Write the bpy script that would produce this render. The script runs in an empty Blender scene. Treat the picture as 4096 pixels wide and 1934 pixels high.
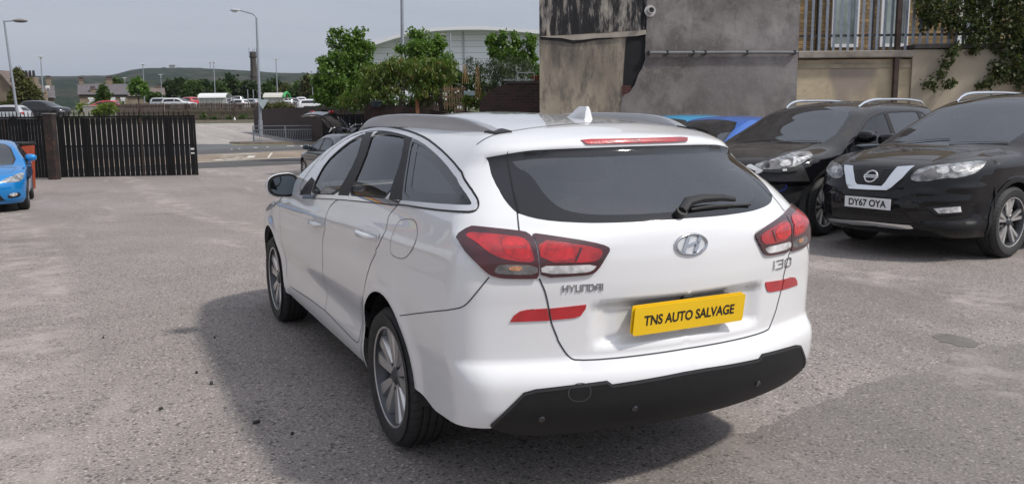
import bpy, bmesh, math, random
import numpy as np
from mathutils import Vector, Matrix
from mathutils.geometry import delaunay_2d_cdt
R_ = math.radians
random.seed(7); rng = np.random.default_rng(7)
SC = bpy.context.scene
COL = SC.collection
# ------------------------------------------------------------------ camera
CAMP = np.array([-1.99315724, -3.54123760, 1.47776014]); YAW, PITCH, ROLL, FPX = -0.457902324, 0.149242683, -0.00951830872, 3373.80563
CUV = (2048.0, 967.0)
def _cam():
    f = np.array([-math.sin(YAW)*math.cos(PITCH), math.cos(YAW)*math.cos(PITCH), -math.sin(PITCH)])
    r = np.cross(f, [0, 0, 1]); r /= np.linalg.norm(r); u = np.cross(r, f)
    c, s = math.cos(ROLL), math.sin(ROLL)
    return np.array([[c, s, 0], [-s, c, 0], [0, 0, 1]]) @ np.array([r, u, -f])
CAMM = _cam()
cd = bpy.data.cameras.new('camera'); cam = bpy.data.objects.new('camera', cd); COL.objects.link(cam); SC.camera = cam
cd.sensor_width = 36; cd.lens = 36*FPX/4096; cd.clip_start = 0.05; cd.clip_end = 12000
cam.matrix_world = Matrix.Translation(CAMP) @ Matrix(CAMM.T.tolist()).to_4x4()
# ------------------------------------------------------------------ light
SUNV = Vector((.57, -.65, 1.0)).normalized()
SUN_EL = math.asin(SUNV.z); SUN_AZ = math.atan2(SUNV.x, SUNV.y)
sd = bpy.data.lights.new('sun', 'SUN'); sd.energy = 3.3; sd.angle = R_(4.5); sd.color = (1, .95, .88)
sun = bpy.data.objects.new('sun', sd); COL.objects.link(sun); sun.rotation_euler = SUNV.to_track_quat('Z', 'Y').to_euler()
SC.view_settings.view_transform = 'Standard'; SC.view_settings.look = 'None'; SC.view_settings.gamma = 1; SC.view_settings.exposure = 0
SC.cycles.max_bounces = 8; SC.cycles.transparent_max_bounces = 16
wd = bpy.data.worlds.new('World'); SC.world = wd; wd.use_nodes = True
def build_world():
    nt = wd.node_tree; N = nt.nodes; L = nt.links; N.clear()
    out = N.new('ShaderNodeOutputWorld'); bg = N.new('ShaderNodeBackground'); L.new(bg.outputs[0], out.inputs[0])
    sky = N.new('ShaderNodeTexSky'); sky.sky_type = 'NISHITA'; sky.sun_disc = False
    sky.sun_elevation = SUN_EL; sky.sun_rotation = SUN_AZ; sky.dust_density = 2.0
    tc = N.new('ShaderNodeTexCoord'); sep = N.new('ShaderNodeSeparateXYZ'); L.new(tc.outputs['Generated'], sep.inputs[0])
    def M(op, a, b=None, clamp=False):
        n = N.new('ShaderNodeMath'); n.operation = op; n.use_clamp = clamp
        for i, v in enumerate([a, b]):
            if v is None: continue
            if isinstance(v, (int, float)): n.inputs[i].default_value = v
            else: L.new(v, n.inputs[i])
        return n.outputs[0]
    z = M('MAXIMUM', sep.outputs[2], 0.0); zz = M('ADD', z, .12)
    cx = M('DIVIDE', sep.outputs[0], zz); cy = M('DIVIDE', sep.outputs[1], zz)
    cmb = N.new('ShaderNodeCombineXYZ'); L.new(cx, cmb.inputs[0]); L.new(cy, cmb.inputs[1])
    mp = N.new('ShaderNodeMapping'); mp.inputs['Rotation'].default_value = (0, 0, R_(20)); mp.inputs['Scale'].default_value = (.55, 1.5, 1)
    L.new(cmb.outputs[0], mp.inputs[0])
    nz = N.new('ShaderNodeTexNoise'); nz.inputs['Scale'].default_value = .55; nz.inputs['Detail'].default_value = 7; nz.inputs['Roughness'].default_value = .55
    L.new(mp.outputs[0], nz.inputs['Vector'])
    cr = N.new('ShaderNodeValToRGB'); e = cr.color_ramp.elements
    e[0].position = .30; e[0].color = (4.6, 5.05, 6.0, 1); e[1].position = .72; e[1].color = (6.3, 6.5, 7.1, 1)
    L.new(nz.outputs[0], cr.inputs[0])
    # thin cloud is brighter round the hidden sun and overhead
    dt = N.new('ShaderNodeVectorMath'); dt.operation = 'DOT_PRODUCT'; L.new(tc.outputs['Generated'], dt.inputs[0]); dt.inputs[1].default_value = SUNV
    g = M('POWER', M('MAXIMUM', dt.outputs['Value'], 0.0), 3.0)
    gl = M('ADD', M('ADD', M('MULTIPLY', g, 1.0), M('MULTIPLY', z, .30)), .92)
    mul = N.new('ShaderNodeVectorMath'); mul.operation = 'SCALE'; L.new(cr.outputs[0], mul.inputs[0]); L.new(gl, mul.inputs['Scale'])
    mix = N.new('ShaderNodeMix'); mix.data_type = 'RGBA'; mix.inputs[0].default_value = .88
    L.new(sky.outputs[0], mix.inputs[6]); L.new(mul.outputs[0], mix.inputs[7])
    L.new(mix.outputs[2], bg.inputs[0]); bg.inputs[1].default_value = .098
build_world()
# ------------------------------------------------------------------ helpers: photograph pixel -> ray -> point at its own distance
def px_dir(uv):
    uv = np.atleast_2d(np.asarray(uv, float))
    d = np.stack([(uv[:, 0]-CUV[0])/FPX, (CUV[1]-uv[:, 1])/FPX, -np.ones(len(uv))], 1) @ CAMM
    return d
D2S = 4096/2575
AX = np.array([-math.sin(YAW), math.cos(YAW), 0.0]); RT = np.array([AX[1], -AX[0], 0.0])
def at(u, v, depth):            # overview-picture pixel at a depth along the level viewing axis
    d = px_dir([(u*D2S, v*D2S)])[0]
    return CAMP + d*(depth/(d @ AX))
def on_z(u, v, z=0.0):
    d = px_dir([(u*D2S, v*D2S)])[0]
    return CAMP + d*((z-CAMP[2])/d[2])
def terr(d, s_=-10.0):            # ground height by distance along / across the viewing axis: the yard falls away to the street, the car park rises beyond
    d = np.asarray(d, float); k = np.clip((np.asarray(s_, float)-1.0)/-3.0, 0, 1); k = np.where(d > 40, 1.0, k*k*(3-2*k))
    t = np.clip((d-7.5)/9.5, 0, 1); drop = -.40*t*t*(3-2*t)*k
    return drop+np.interp(d, [0, 60, 95, 100, 130, 160, 400, 1200, 4000], [0, 0, 1.36, 1.75, 2.6, 3.4, 6, 8, 8])
def tz(P): P = np.asarray(P, float); return float(terr((P[:2]-CAMP[:2]) @ AX[:2], (P[:2]-CAMP[:2]) @ RT[:2]))
def on_g(u, v, dz=0.0):           # overview-picture pixel -> point on the terrain
    d = px_dir([(u*D2S, v*D2S)])[0]; z = 0.0; P = None
    for _ in range(60):
        P = CAMP+d*((z+dz-CAMP[2])/d[2]); z = .5*z+.5*tz(P)
    return P
def dep(P): return float((np.asarray(P)-CAMP) @ AX)
def loc(depth, side, z=0.0):    # point by distance along / across the level viewing axis
    q = CAMP + AX*depth + RT*side; return np.array([q[0], q[1], z])
# ------------------------------------------------------------------ helpers: objects
def link_mesh(name, verts, faces, mat=None, parent=None, normals=None, smooth=False, mats=None, mi=None):
    me = bpy.data.meshes.new(name)
    me.from_pydata([tuple(map(float, v)) for v in verts], [], [tuple(map(int, f)) for f in faces])
    for m in (mats or [mat]): me.materials.append(m)
    if smooth or normals is not None: me.polygons.foreach_set('use_smooth', [True]*len(me.polygons))
    if mi is not None: me.polygons.foreach_set('material_index', list(map(int, mi)))
    me.update()
    if normals is not None: me.normals_split_custom_set_from_vertices([tuple(map(float, n)) for n in normals])
    o = bpy.data.objects.new(name, me); COL.objects.link(o)
    if parent is not None: o.parent = parent
    return o
def tag(o, label=None, cat=None, group=None, kind=None):
    if label: o['label'] = label
    if cat: o['category'] = cat
    if group: o['group'] = group
    if kind: o['kind'] = kind
    return o
def thing(name, label, cat, loc=(0, 0, 0), rz=0.0, group=None):
    o = bpy.data.objects.new(name, None); COL.objects.link(o); o.empty_display_size = .2
    o.location = tuple(map(float, loc)); o.rotation_euler = (0, 0, rz)
    return tag(o, label, cat, group)
class MB:                        # collects simple solids into one mesh
    def __init__(s): s.v = []; s.f = []; s.m = []
    def add(s, V, F, m=0):
        b = len(s.v); s.v += [tuple(map(float, x)) for x in V]; s.f += [tuple(b+i for i in f) for f in F]; s.m += [m]*len(F)
    def box(s, c, d, rot=None, m=0, bev=0.0):
        bm = bmesh.new(); bmesh.ops.create_cube(bm, size=1)
        bmesh.ops.scale(bm, vec=Vector(d), verts=bm.verts)
        if bev > 0: bmesh.ops.bevel(bm, geom=bm.edges[:], offset=bev, segments=2, affect='EDGES', profile=.5)
        Mx = Matrix.Translation(Vector(c)) @ (rot.to_4x4() if rot is not None else Matrix())
        bm.verts.index_update(); V = [Mx @ v.co for v in bm.verts]; F = [[v.index for v in f.verts] for f in bm.faces]; bm.free(); s.add(V, F, m)
    def bar(s, a, b, w, h=None, up=(0, 0, 1), m=0, bev=0.0):
        a = Vector(a); b = Vector(b); d = b-a; h = h or w; y = d.normalized(); x = y.cross(Vector(up))
        if x.length < 1e-4: x = y.cross(Vector((1, 0, 0)))
        x.normalize(); z = x.cross(y); rot = Matrix((x, y, z)).transposed()
        s.box((a+b)/2, (w, d.length, h), rot, m, bev)
    def tube(s, pts, r, n=10, m=0, cap=True):
        pts = [Vector(p) for p in pts]; rr = r if hasattr(r, '__len__') else [r]*len(pts)
        V = []; F = []; prev = None
        for i, p in enumerate(pts):
            t = (pts[min(i+1, len(pts)-1)]-pts[max(i-1, 0)]).normalized()
            if prev is None: x = t.orthogonal().normalized()
            else: x = (prev - t*prev.dot(t)).normalized()
            prev = x; y = t.cross(x)
            for k in range(n):
                a = 2*math.pi*k/n; V.append(p+(x*math.cos(a)+y*math.sin(a))*rr[i])
        for i in range(len(pts)-1):
            for k in range(n): F.append((i*n+k, i*n+(k+1) % n, (i+1)*n+(k+1) % n, (i+1)*n+k))
        if cap: F.append(tuple(range(n-1, -1, -1))); F.append(tuple((len(pts)-1)*n+k for k in range(n)))
        s.add(V, F, m)
    def lathe(s, prof, n=32, M=None, m=0):   # profile (r, x) about the x axis
        V = []; F = []
        for r, x in prof:
            for k in range(n): a = 2*math.pi*k/n; V.append(Vector((x, r*math.cos(a), r*math.sin(a))))
        if M is not None: V = [M @ v for v in V]
        for i in range(len(prof)-1):
            for k in range(n): F.append((i*n+k, i*n+(k+1) % n, (i+1)*n+(k+1) % n, (i+1)*n+k))
        s.add(V, F, m)
    def prism(s, poly, M, t, m=0):           # 2D outline in M's xy plane, thickness t along its z
        n = len(poly); V = [M @ Vector((x, y, 0)) for x, y in poly]+[M @ Vector((x, y, t)) for x, y in poly]
        s.add(V, [tuple(range(n-1, -1, -1)), tuple(range(n, 2*n))]+[(i, (i+1) % n, n+(i+1) % n, n+i) for i in range(n)], m)
    def build(s, name, mat, parent=None, smooth=False, mats=None):
        o = link_mesh(name, s.v, s.f, mat, parent, smooth=smooth, mats=mats, mi=s.m if mats else None)
        if smooth == 'auto':
            me = o.data; bm = bmesh.new(); bm.from_mesh(me)
            bmesh.ops.recalc_face_normals(bm, faces=bm.faces)
            for e in bm.edges:
                if len(e.link_faces) == 2 and e.calc_face_angle(0) > R_(32): e.smooth = False
            bm.to_mesh(me); bm.free()
        else:
            me = o.data; bm = bmesh.new(); bm.from_mesh(me); bmesh.ops.recalc_face_normals(bm, faces=bm.faces); bm.to_mesh(me); bm.free()
        return o
# ------------------------------------------------------------------ materials
MATS = {}
class NT:
    def __init__(s, name):
        s.m = bpy.data.materials.new(name); s.m.use_nodes = True; s.t = s.m.node_tree; s.N = s.t.nodes; s.L = s.t.links
        s.b = s.N['Principled BSDF']; s.out = s.N['Material Output']
        s.tc = s.N.new('ShaderNodeTexCoord')
    def n(s, typ, **kw):
        x = s.N.new('ShaderNode'+typ)
        for k, v in kw.items(): setattr(x, k, v)
        return x
    def lk(s, a, b): s.L.new(a, b)
    def vec(s, scale=(1, 1, 1), rot=(0, 0, 0), src='Object', loc=(0, 0, 0)):
        m = s.n('Mapping'); m.inputs['Scale'].default_value = scale; m.inputs['Rotation'].default_value = rot; m.inputs['Location'].default_value = loc
        s.lk(s.tc.outputs[src], m.inputs[0]); return m.outputs[0]
    def noise(s, scale, detail=4, rough=.55, vec=None, dist=0.0):
        x = s.n('TexNoise'); x.inputs['Scale'].default_value = scale; x.inputs['Detail'].default_value = detail
        x.inputs['Roughness'].default_value = rough; x.inputs['Distortion'].default_value = dist
        s.lk(vec if vec is not None else s.vec(), x.inputs['Vector']); return x.outputs[0]
    def ramp(s, fac, *stops):
        x = s.n('ValToRGB'); e = x.color_ramp.elements
        while len(e) < len(stops): e.new(.5)
        for el, (p, c) in zip(e, stops):
            el.position = p; c = c if hasattr(c, '__len__') else (c, c, c); el.color = (*c, 1)
        s.lk(fac, x.inputs[0]); return x.outputs[0]
    def math(s, op, a, b=None, clamp=False):
        x = s.n('Math', operation=op, use_clamp=clamp)
        for i, v in enumerate([a, b]):
            if v is None: continue
            if isinstance(v, (int, float)): x.inputs[i].default_value = v
            else: s.lk(v, x.inputs[i])
        return x.outputs[0]
    def mix(s, fac, a, b, mode='MIX'):
        x = s.n('Mix', data_type='RGBA', blend_type=mode)
        for i, v in zip((0, 6, 7), (fac, a, b)):
            if isinstance(v, (int, float)): x.inputs[i].default_value = v if i == 0 else (v, v, v, 1)
            elif hasattr(v, '__len__'): x.inputs[i].default_value = (*v, 1)
            else: s.lk(v, x.inputs[i])
        return x.outputs[2]
    def bump(s, h, strength=.3, dist=.01):
        x = s.n('Bump'); x.inputs['Strength'].default_value = strength; x.inputs['Distance'].default_value = dist
        s.lk(h, x.inputs['Height']); s.lk(x.outputs[0], s.b.inputs['Normal']); return x
    def set(s, **kw):
        for k, v in kw.items():
            k = {'color': 'Base Color', 'rough': 'Roughness', 'metal': 'Metallic', 'coat': 'Coat Weight', 'coatr': 'Coat Roughness', 'spec': 'Specular IOR Level',
                 'trans': 'Transmission Weight', 'ior': 'IOR', 'alpha': 'Alpha'}.get(k, k)
            if hasattr(v, 'is_output'): s.lk(v, s.b.inputs[k])
            elif hasattr(v, '__len__') and len(v) == 3: s.b.inputs[k].default_value = (*v, 1)
            else: s.b.inputs[k].default_value = v
        return s.m
def mat(name, color, rough=.5, metal=0.0, var=.12, scale=6.0, coat=0.0, spec=.5, bump=0.0, bscale=60):
    if name in MATS: return MATS[name]
    t = NT(name); c = np.array(color, float)
    f = t.noise(scale, 5)
    t.set(color=t.ramp(f, (.3, tuple(np.clip(c*(1-var), 0, 1))), (.7, tuple(np.clip(c*(1+var), 0, 1)))), rough=rough, metal=metal, coat=coat, spec=spec, coatr=.03)
    if bump: t.bump(t.noise(bscale, 3), bump, .005)
    MATS[name] = t.m; return t.m
def paint(name, color, flake=0.0, dust=0.0, rough=.32):
    if name in MATS: return MATS[name]
    t = NT(name); c = tuple(color)
    col = t.mix(t.noise(2.2, 4), tuple(np.array(c)*.97), tuple(np.clip(np.array(c)*1.03, 0, 1)))
    if dust:
        geo = t.n('NewGeometry'); sep = t.n('SeparateXYZ'); t.lk(geo.outputs['Normal'], sep.inputs[0])
        up = t.math('MULTIPLY', t.math('POWER', t.math('MAXIMUM', sep.outputs[2], 0.0), 2.0), t.ramp(t.noise(3, 6, .65), (.3, .25), (.75, 1.0)))
        f = t.math('MULTIPLY', up, dust)
        col = t.mix(f, col, (.25, .215, .18)); t.set(rough=t.math('ADD', t.math('MULTIPLY', f, 1.0), rough))
        t.set(coat=t.math('SUBTRACT', 1.0, t.math('MULTIPLY', f, 1.4), True)); t.b.inputs['Coat IOR'].default_value = 1.42
    else: t.set(rough=rough, coat=1.0); t.b.inputs['Coat IOR'].default_value = 1.65
    t.set(color=col, metal=flake, coatr=.02, spec=.5 if c[0] > .1 else .04)
    MATS[name] = t.m; return t.m
def glass(name, tint=(.35, .38, .38), ior=1.75, dirt=.02):
    if name in MATS: return MATS[name]
    t = NT(name); N = t.N; N.remove(t.b)
    tr = t.n('BsdfTransparent'); tr.inputs[0].default_value = (*tint, 1)
    gl = t.n('BsdfGlossy'); gl.inputs['Roughness'].default_value = .004; gl.inputs[0].default_value = (.95, .97, 1, 1)
    fr = t.n('Fresnel'); fr.inputs[0].default_value = ior
    mx = t.n('MixShader'); t.lk(fr.outputs[0], mx.inputs[0]); t.lk(tr.outputs[0], mx.inputs[1]); t.lk(gl.outputs[0], mx.inputs[2])
    df = t.n('BsdfDiffuse'); df.inputs[0].default_value = (.5, .48, .45, 1)
    m2 = t.n('MixShader'); t.lk(t.math('MULTIPLY', t.noise(4, 5), dirt*2), m2.inputs[0]); t.lk(mx.outputs[0], m2.inputs[1]); t.lk(df.outputs[0], m2.inputs[2])
    t.lk(m2.outputs[0], t.out.inputs[0]); MATS[name] = t.m; return t.m
def lens(name, color, rough=.08, bscale=140, bump=.25, var=.35):
    if name in MATS: return MATS[name]
    t = NT(name); c = np.array(color)
    v = t.n('TexVoronoi'); v.inputs['Scale'].default_value = bscale; t.lk(t.vec((1, 1, 2.2)), v.inputs['Vector'])
    f = t.noise(16, 3)
    t.set(color=t.ramp(f, (.35, tuple(c*(1-var))), (.65, tuple(np.clip(c*(1+var), 0, 1)))), rough=.3, coat=1.0, coatr=rough*.5, spec=.6)
    t.bump(v.outputs['Distance'], bump, .004); MATS[name] = t.m; return t.m
# ------------------------------------------------------------------ car body surfaces
def pchip(pts):
    pts = sorted(pts); x = np.array([p[0] for p in pts], float); y = np.array([p[1] for p in pts], float)
    h = np.diff(x); dl = np.diff(y)/h; d = np.zeros(len(x))
    for i in range(1, len(x)-1):
        if dl[i-1]*dl[i] > 0:
            w1 = 2*h[i]+h[i-1]; w2 = h[i]+2*h[i-1]; d[i] = (w1+w2)/(w1/dl[i-1]+w2/dl[i])
    d[0] = dl[0]; d[-1] = dl[-1]
    def f(q):
        q = np.asarray(q, float); qc = np.clip(q, x[0], x[-1]); i = np.clip(np.searchsorted(x, qc)-1, 0, len(h)-1)
        t = (qc-x[i])/h[i]; t2 = t*t; t3 = t2*t
        return (2*t3-3*t2+1)*y[i]+(t3-2*t2+t)*h[i]*d[i]+(-2*t3+3*t2)*y[i+1]+(t3-t2)*h[i]*d[i+1]
    return f
def smax(a, b, k):
    h = np.maximum(k-np.abs(a-b), 0)/k
    return np.maximum(a, b)+h*h*k*.25
def sstep(x, a, b):
    t = np.clip((x-a)/(b-a), 0, 1); return t*t*(3-2*t)
def inpoly(P, poly):
    x, y = P[:, 0], P[:, 1]; r = np.zeros(len(P), bool); n = len(poly)
    for i in range(n):
        x0, y0 = poly[i]; x1, y1 = poly[(i+1) % n]
        c = (y0 > y) != (y1 > y)
        with np.errstate(divide='ignore', invalid='ignore'): xi = (x1-x0)*(y-y0)/(y1-y0)+x0
        r ^= c & (x < xi)
    return r
def chaikin(p, n=1, closed=True):
    p = np.asarray(p, float)
    for _ in range(n):
        q = np.roll(p, -1, 0) if closed else p[1:]
        a = p if closed else p[:-1]
        r = np.empty((2*len(a), p.shape[1])); r[0::2] = .75*a+.25*q; r[1::2] = .25*a+.75*q
        p = r if closed else np.vstack([p[:1], r, p[-1:]])
    return p
def subdiv(p, step, closed=True):
    p = np.asarray(p, float); out = []
    n = len(p) if closed else len(p)-1
    for i in range(n):
        a, b = p[i], p[(i+1) % len(p)]; k = max(1, int(math.ceil(np.linalg.norm(b-a)/step)))
        out += [a+(b-a)*j/k for j in range(k)]
    if not closed: out.append(p[-1])
    return np.array(out)
def segdist(P, poly, closed=True):
    d = np.full(len(P), 1e9); n = len(poly) if closed else len(poly)-1
    for i in range(n):
        a = poly[i]; b = poly[(i+1) % len(poly)]; ab = b-a; L = ab @ ab
        t = np.clip(((P-a) @ ab)/max(L, 1e-12), 0, 1); q = a+t[:, None]*ab
        d = np.minimum(d, np.hypot(*(P-q).T))
    return d
def cdt(outline, regions, step, extra=None):
    """triangulate outline with region polygons kept exactly; returns verts, tris, region index per tri (-1 = rest)"""
    outline = np.asarray(outline); regs = [subdiv(r, step) for r in regions]
    lo = outline.min(0); hi = outline.max(0)
    gx = np.arange(lo[0]+step*.5, hi[0], step); gy = np.arange(lo[1]+step*.5, hi[1], step)
    G = np.array([(x+(step*.5 if j % 2 else 0), y) for j, y in enumerate(gy) for x in gx])
    if len(G):
        G = G[inpoly(G, outline)]
        if len(G): G = G[segdist(G, outline) > step*.4]
        for r in regs:
            if len(G): G = G[segdist(G, r) > step*.4]
    V = []; E = []
    for poly in [outline]+regs:
        b = len(V); V += [Vector(map(float, p)) for p in poly]; E += [(b+i, b+(i+1) % len(poly)) for i in range(len(poly))]
    V += [Vector(map(float, p)) for p in G]
    vo, _, fo, *_ = delaunay_2d_cdt(V, E, [], 0, 1e-5)
    vo = np.array([tuple(v) for v in vo]); fo = np.array([f for f in fo if len(f) == 3])
    c = vo[fo].mean(1); keep = inpoly(c, outline); fo = fo[keep]; c = c[keep]
    ri = np.full(len(fo), -1)
    for i, r in enumerate(regs): ri[inpoly(c, r)] = i
    return vo, fo, ri
class Car:
    sA, fan = .45, .42
    def __init__(s, root, P):
        s.root = root; s.P = P; s.bumps = P.get('bumps', [])
        for k in ('W', 'pl', 'pu', 'R', 'cb', 'Fz', 'cf', 'T', 'cr'): setattr(s, k, pchip(P[k]))
        s.kc = P.get('kc', .12); s.kt = pchip(P.get('kt', [(-2, .08), (4, .08)])); s.kr = P.get('kr', .03); s.kf = P.get('kf', .10)
        s.zb = P.get('zb', .2); s.yA = P.get('yA', -.45); s.yF = P['yF']; s.sideL = s.yF-s.yA
        s.zt = P.get('zt', (.95, 1.4)); s.q4 = P.get('q4', 0.0); s.f4 = P.get('f4', 0.0)
        s.Send = s.sA+s.fan*math.pi/2+s.sideL+s.fan*math.pi/2+s.sA
        Mw = root.matrix_basis.inverted(); s.Mi = np.array(Mw)
    def F(s, Q):
        x, y, z = Q[:, 0], Q[:, 1], Q[:, 2]; ax = np.abs(x); x2 = x*x
        t = sstep(z, *s.zt)
        a = ax-s.W(z)*(s.pl(y)*(1-t)+s.pu(y)*t)
        zr = z+s.P.get('zsh', 0.0)*x2*sstep(z, 1.15, 1.3); b = s.R(zr)+s.cb(z)*x2+s.q4*x2*x2-y
        c = y-(s.Fz(z)-s.cf(z)*x2-s.f4*x2*x2)
        d = z-(s.T(y)-s.cr(y)*x2)
        m = smax(a, b, s.kc); m = smax(m, c, s.kf)
        m = smax(m, d, s.kt(y)); m = np.maximum(m, s.zb-z)
        for f in s.bumps: m = m-f(ax, y, z)
        return m
    def normal(s, Q, e=.003):
        g = np.stack([s.F(Q+np.eye(3)[i]*e)-s.F(Q-np.eye(3)[i]*e) for i in range(3)], 1)
        return g/np.maximum(np.linalg.norm(g, axis=1, keepdims=True), 1e-9)
    def bis(s, O, D, lo, hi, n=30):
        lo = np.full(len(O), lo, float) if np.isscalar(lo) else lo.copy(); hi = np.full(len(O), hi, float) if np.isscalar(hi) else hi.copy()
        for _ in range(n):
            m = (lo+hi)/2; i = s.F(O+D*m[:, None]) < 0
            lo = np.where(i, m, lo); hi = np.where(i, hi, m)
        return O+D*((lo+hi)/2)[:, None]
    def wrap(s, S, Z):
        S = np.asarray(S, float); Z = np.asarray(Z, float); S = np.where(S > s.Send, S-2*s.Send, np.where(S < -s.Send, S+2*s.Send, S)); q = math.pi/2*s.fan; sg = np.sign(S)+(S == 0); S = np.abs(S)
        b1 = s.sA; b2 = b1+q; b3 = b2+s.sideL; b4 = b3+q
        th = np.where(S < b1, 0, np.where(S < b2, (S-b1)/s.fan, np.where(S < b3, math.pi/2, np.where(S < b4, math.pi/2+(S-b3)/s.fan, math.pi))))
        ox = np.where(S < b1, S, np.where(S < b4, s.sA, s.sA-(S-b4)))
        oy = np.where(S < b2, s.yA, np.where(S < b3, s.yA+(S-b2), s.yF))
        O = np.stack([-ox*sg, oy, Z], 1); D = np.stack([-np.sin(th)*sg, -np.cos(th), 0*Z], 1)
        return s.bis(O, D, 0.0, 1.6)
    def unwrap(s, Q):
        x, y, z = Q[:, 0], Q[:, 1], Q[:, 2]; sg = np.where(x > 0, -1.0, 1.0); ax = np.abs(x); q = math.pi/2*s.fan
        b2 = s.sA+q; b3 = b2+s.sideL; b4 = b3+q
        S = np.where(y < s.yA, np.where(ax < s.sA, ax, s.sA+s.fan*np.arctan2(ax-s.sA, s.yA-y)),
            np.where(y < s.yF, b2+(y-s.yA), np.where(ax < s.sA, b4+(s.sA-ax), b3+s.fan*(np.arctan2(y-s.yF, np.maximum(ax-s.sA, 1e-6))))))
        return np.stack([S*sg, z], 1)
    def front(s, xz):                                    # (x, z) on the nose -> wrap coordinates
        xz = np.asarray(xz, float); n = len(xz); O = np.stack([xz[:, 0], np.full(n, s.yF-.35), xz[:, 1]], 1)
        return s.unwrap(s.bis(O, np.tile([0, 1.0, 0], (n, 1)), 0.0, 1.6))
    def rear(s, xz):
        xz = np.asarray(xz, float); n = len(xz); O = np.stack([xz[:, 0], np.full(n, s.yA+.3), xz[:, 1]], 1)
        return s.unwrap(s.bis(O, np.tile([0, -1.0, 0], (n, 1)), 0.0, 1.6))
    def sy(s, y, z): return (s.sA+math.pi/2*s.fan+(y-s.yA), z)        # side coordinate -> wrap coordinate
    def top(s, X, Y):
        O = np.stack([X, Y, np.full(len(X), .5)], 1); D = np.tile([0, 0, 1.0], (len(X), 1))
        return s.bis(O, D, 0.0, 2.0)
    def cast(s, uv, zoom=None):
        """photograph pixels -> points on this body (car coordinates)"""
        uv = np.asarray(uv, float)
        if zoom is not None: uv = np.stack([zoom[0]+zoom[2]*uv[:, 0], zoom[1]+zoom[2]*uv[:, 1]], 1)
        O = s.Mi[:3, :3] @ CAMP+s.Mi[:3, 3]; D = px_dir(uv) @ s.Mi[:3, :3].T; D /= np.linalg.norm(D, axis=1, keepdims=True)
        c = np.linalg.norm(O); ts = np.linspace(max(.3, c-4.5), c+4.5, 700)
        Fv = np.stack([s.F(O+D*t) for t in ts], 1); ins = Fv < 0
        hit = ins.any(1); k = np.where(hit, ins.argmax(1), Fv.argmin(1))
        lo = ts[np.maximum(k-1, 0)]; hi = ts[k]
        for _ in range(30):
            m = (lo+hi)/2; i = s.F(O+D*m[:, None]) < 0; hi = np.where(i, m, hi); lo = np.where(i, lo, m)
        Q = O+D*np.where(hit, (lo+hi)/2, ts[k])[:, None]
        return Q
    def tr(s, uv, zoom=None, n=1, closed=True):     # traced outline -> wrap coordinates
        U = s.unwrap(s.cast(uv, zoom))
        if U[:, 0].max()-U[:, 0].min() > s.Send: U[U[:, 0] < 0, 0] += 2*s.Send     # crosses the middle of the nose
        return chaikin(U, n, closed)
    def trt(s, uv, zoom=None, n=1, closed=True):    # traced outline -> roof/bonnet coordinates (x, y)
        return chaikin(s.cast(uv, zoom)[:, :2], n, closed)
    def border(s, ds=.04, nzt=None):
        nzt = nzt or s.P.get('nzt', .70)
        S = np.linspace(0, s.Send, int(s.Send/ds)+1); Zs = np.arange(.62, 1.9, .006); zc = np.zeros(len(S))
        for i, sv in enumerate(S):
            P = s.wrap(np.full(len(Zs), sv), Zs); nz = s.normal(P)[:, 2]; ok = s.F(P) > -.02
            z0 = float(np.interp(sv, *s.P['zs'])) if 'zs' in s.P else .6
            bad = ((nz > nzt) & (Zs > z0)) | ~np.isfinite(nz) | ((np.abs(s.F(P)) > .01) & (Zs > z0)); k = np.argmax(bad) if bad.any() else len(Zs)-1; zc[i] = Zs[max(k-1, 0)]
        z2 = zc.copy()
        for _ in range(2): z2[1:-1] = np.minimum(z2[1:-1], .25*z2[:-2]+.5*z2[1:-1]+.25*z2[2:])
        s.bS, s.bZ = S, z2
        return S, z2
    def part(s, name, kind, uv, fo, mt, parent=None, off=0.0, mirror=None, skirt=0.0, mi=None, mats=None):
        """faces fo over parameter points uv mapped on the body; mirror: None, 'only', 'both'"""
        if len(fo) == 0: print('EMPTY', name, mirror); return None
        used = np.unique(fo); remap = {u: i for i, u in enumerate(used)}; P2 = uv[used]
        Q = s.wrap(P2[:, 0], P2[:, 1]) if kind == 'W' else s.top(P2[:, 0], P2[:, 1])
        Nn = s.normal(Q); Q = Q+Nn*off
        f = np.vectorize(remap.get)(fo)
        # orient
        a = np.cross(Q[f[:, 1]]-Q[f[:, 0]], Q[f[:, 2]]-Q[f[:, 0]]); flip = (a*Nn[f[:, 0]]).sum(1) < 0
        f[flip] = f[flip][:, ::-1]
        F = [tuple(t) for t in f]
        if skirt > 0:
            from collections import Counter
            cnt = {}
            for t in F:
                for i in range(3):
                    e = (t[i], t[(i+1) % 3]); k = tuple(sorted(e)); cnt.setdefault(k, []).append(e)
            bd = [v[0] for v in cnt.values() if len(v) == 1]
            n0 = len(Q); ids = {}; addQ = []; addN = []
            for e in bd:
                for q in e:
                    for lev in (0, 1):
                        if (q, lev) not in ids: ids[(q, lev)] = n0+len(addQ); addQ.append(Q[q]-Nn[q]*skirt*lev); addN.append(None)
            Ff = [(ids[(b, 0)], ids[(a_, 0)], ids[(a_, 1)], ids[(b, 1)]) for a_, b in bd]
            # outward normals of the skirt
            acc = np.zeros((len(addQ), 3))
            allQ = np.vstack([Q, addQ])
            for q4 in Ff:
                nn = np.cross(allQ[q4[1]]-allQ[q4[0]], allQ[q4[2]]-allQ[q4[0]])
                for k in q4: acc[k-n0] += nn
            acc /= np.maximum(np.linalg.norm(acc, axis=1, keepdims=True), 1e-9)
            Q = allQ; Nn = np.vstack([Nn, acc]); F = F+Ff
        mi = list(mi) if mi is not None else None
        if mi is not None and len(F) > len(mi): mi = mi+[0]*(len(F)-len(mi))
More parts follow.
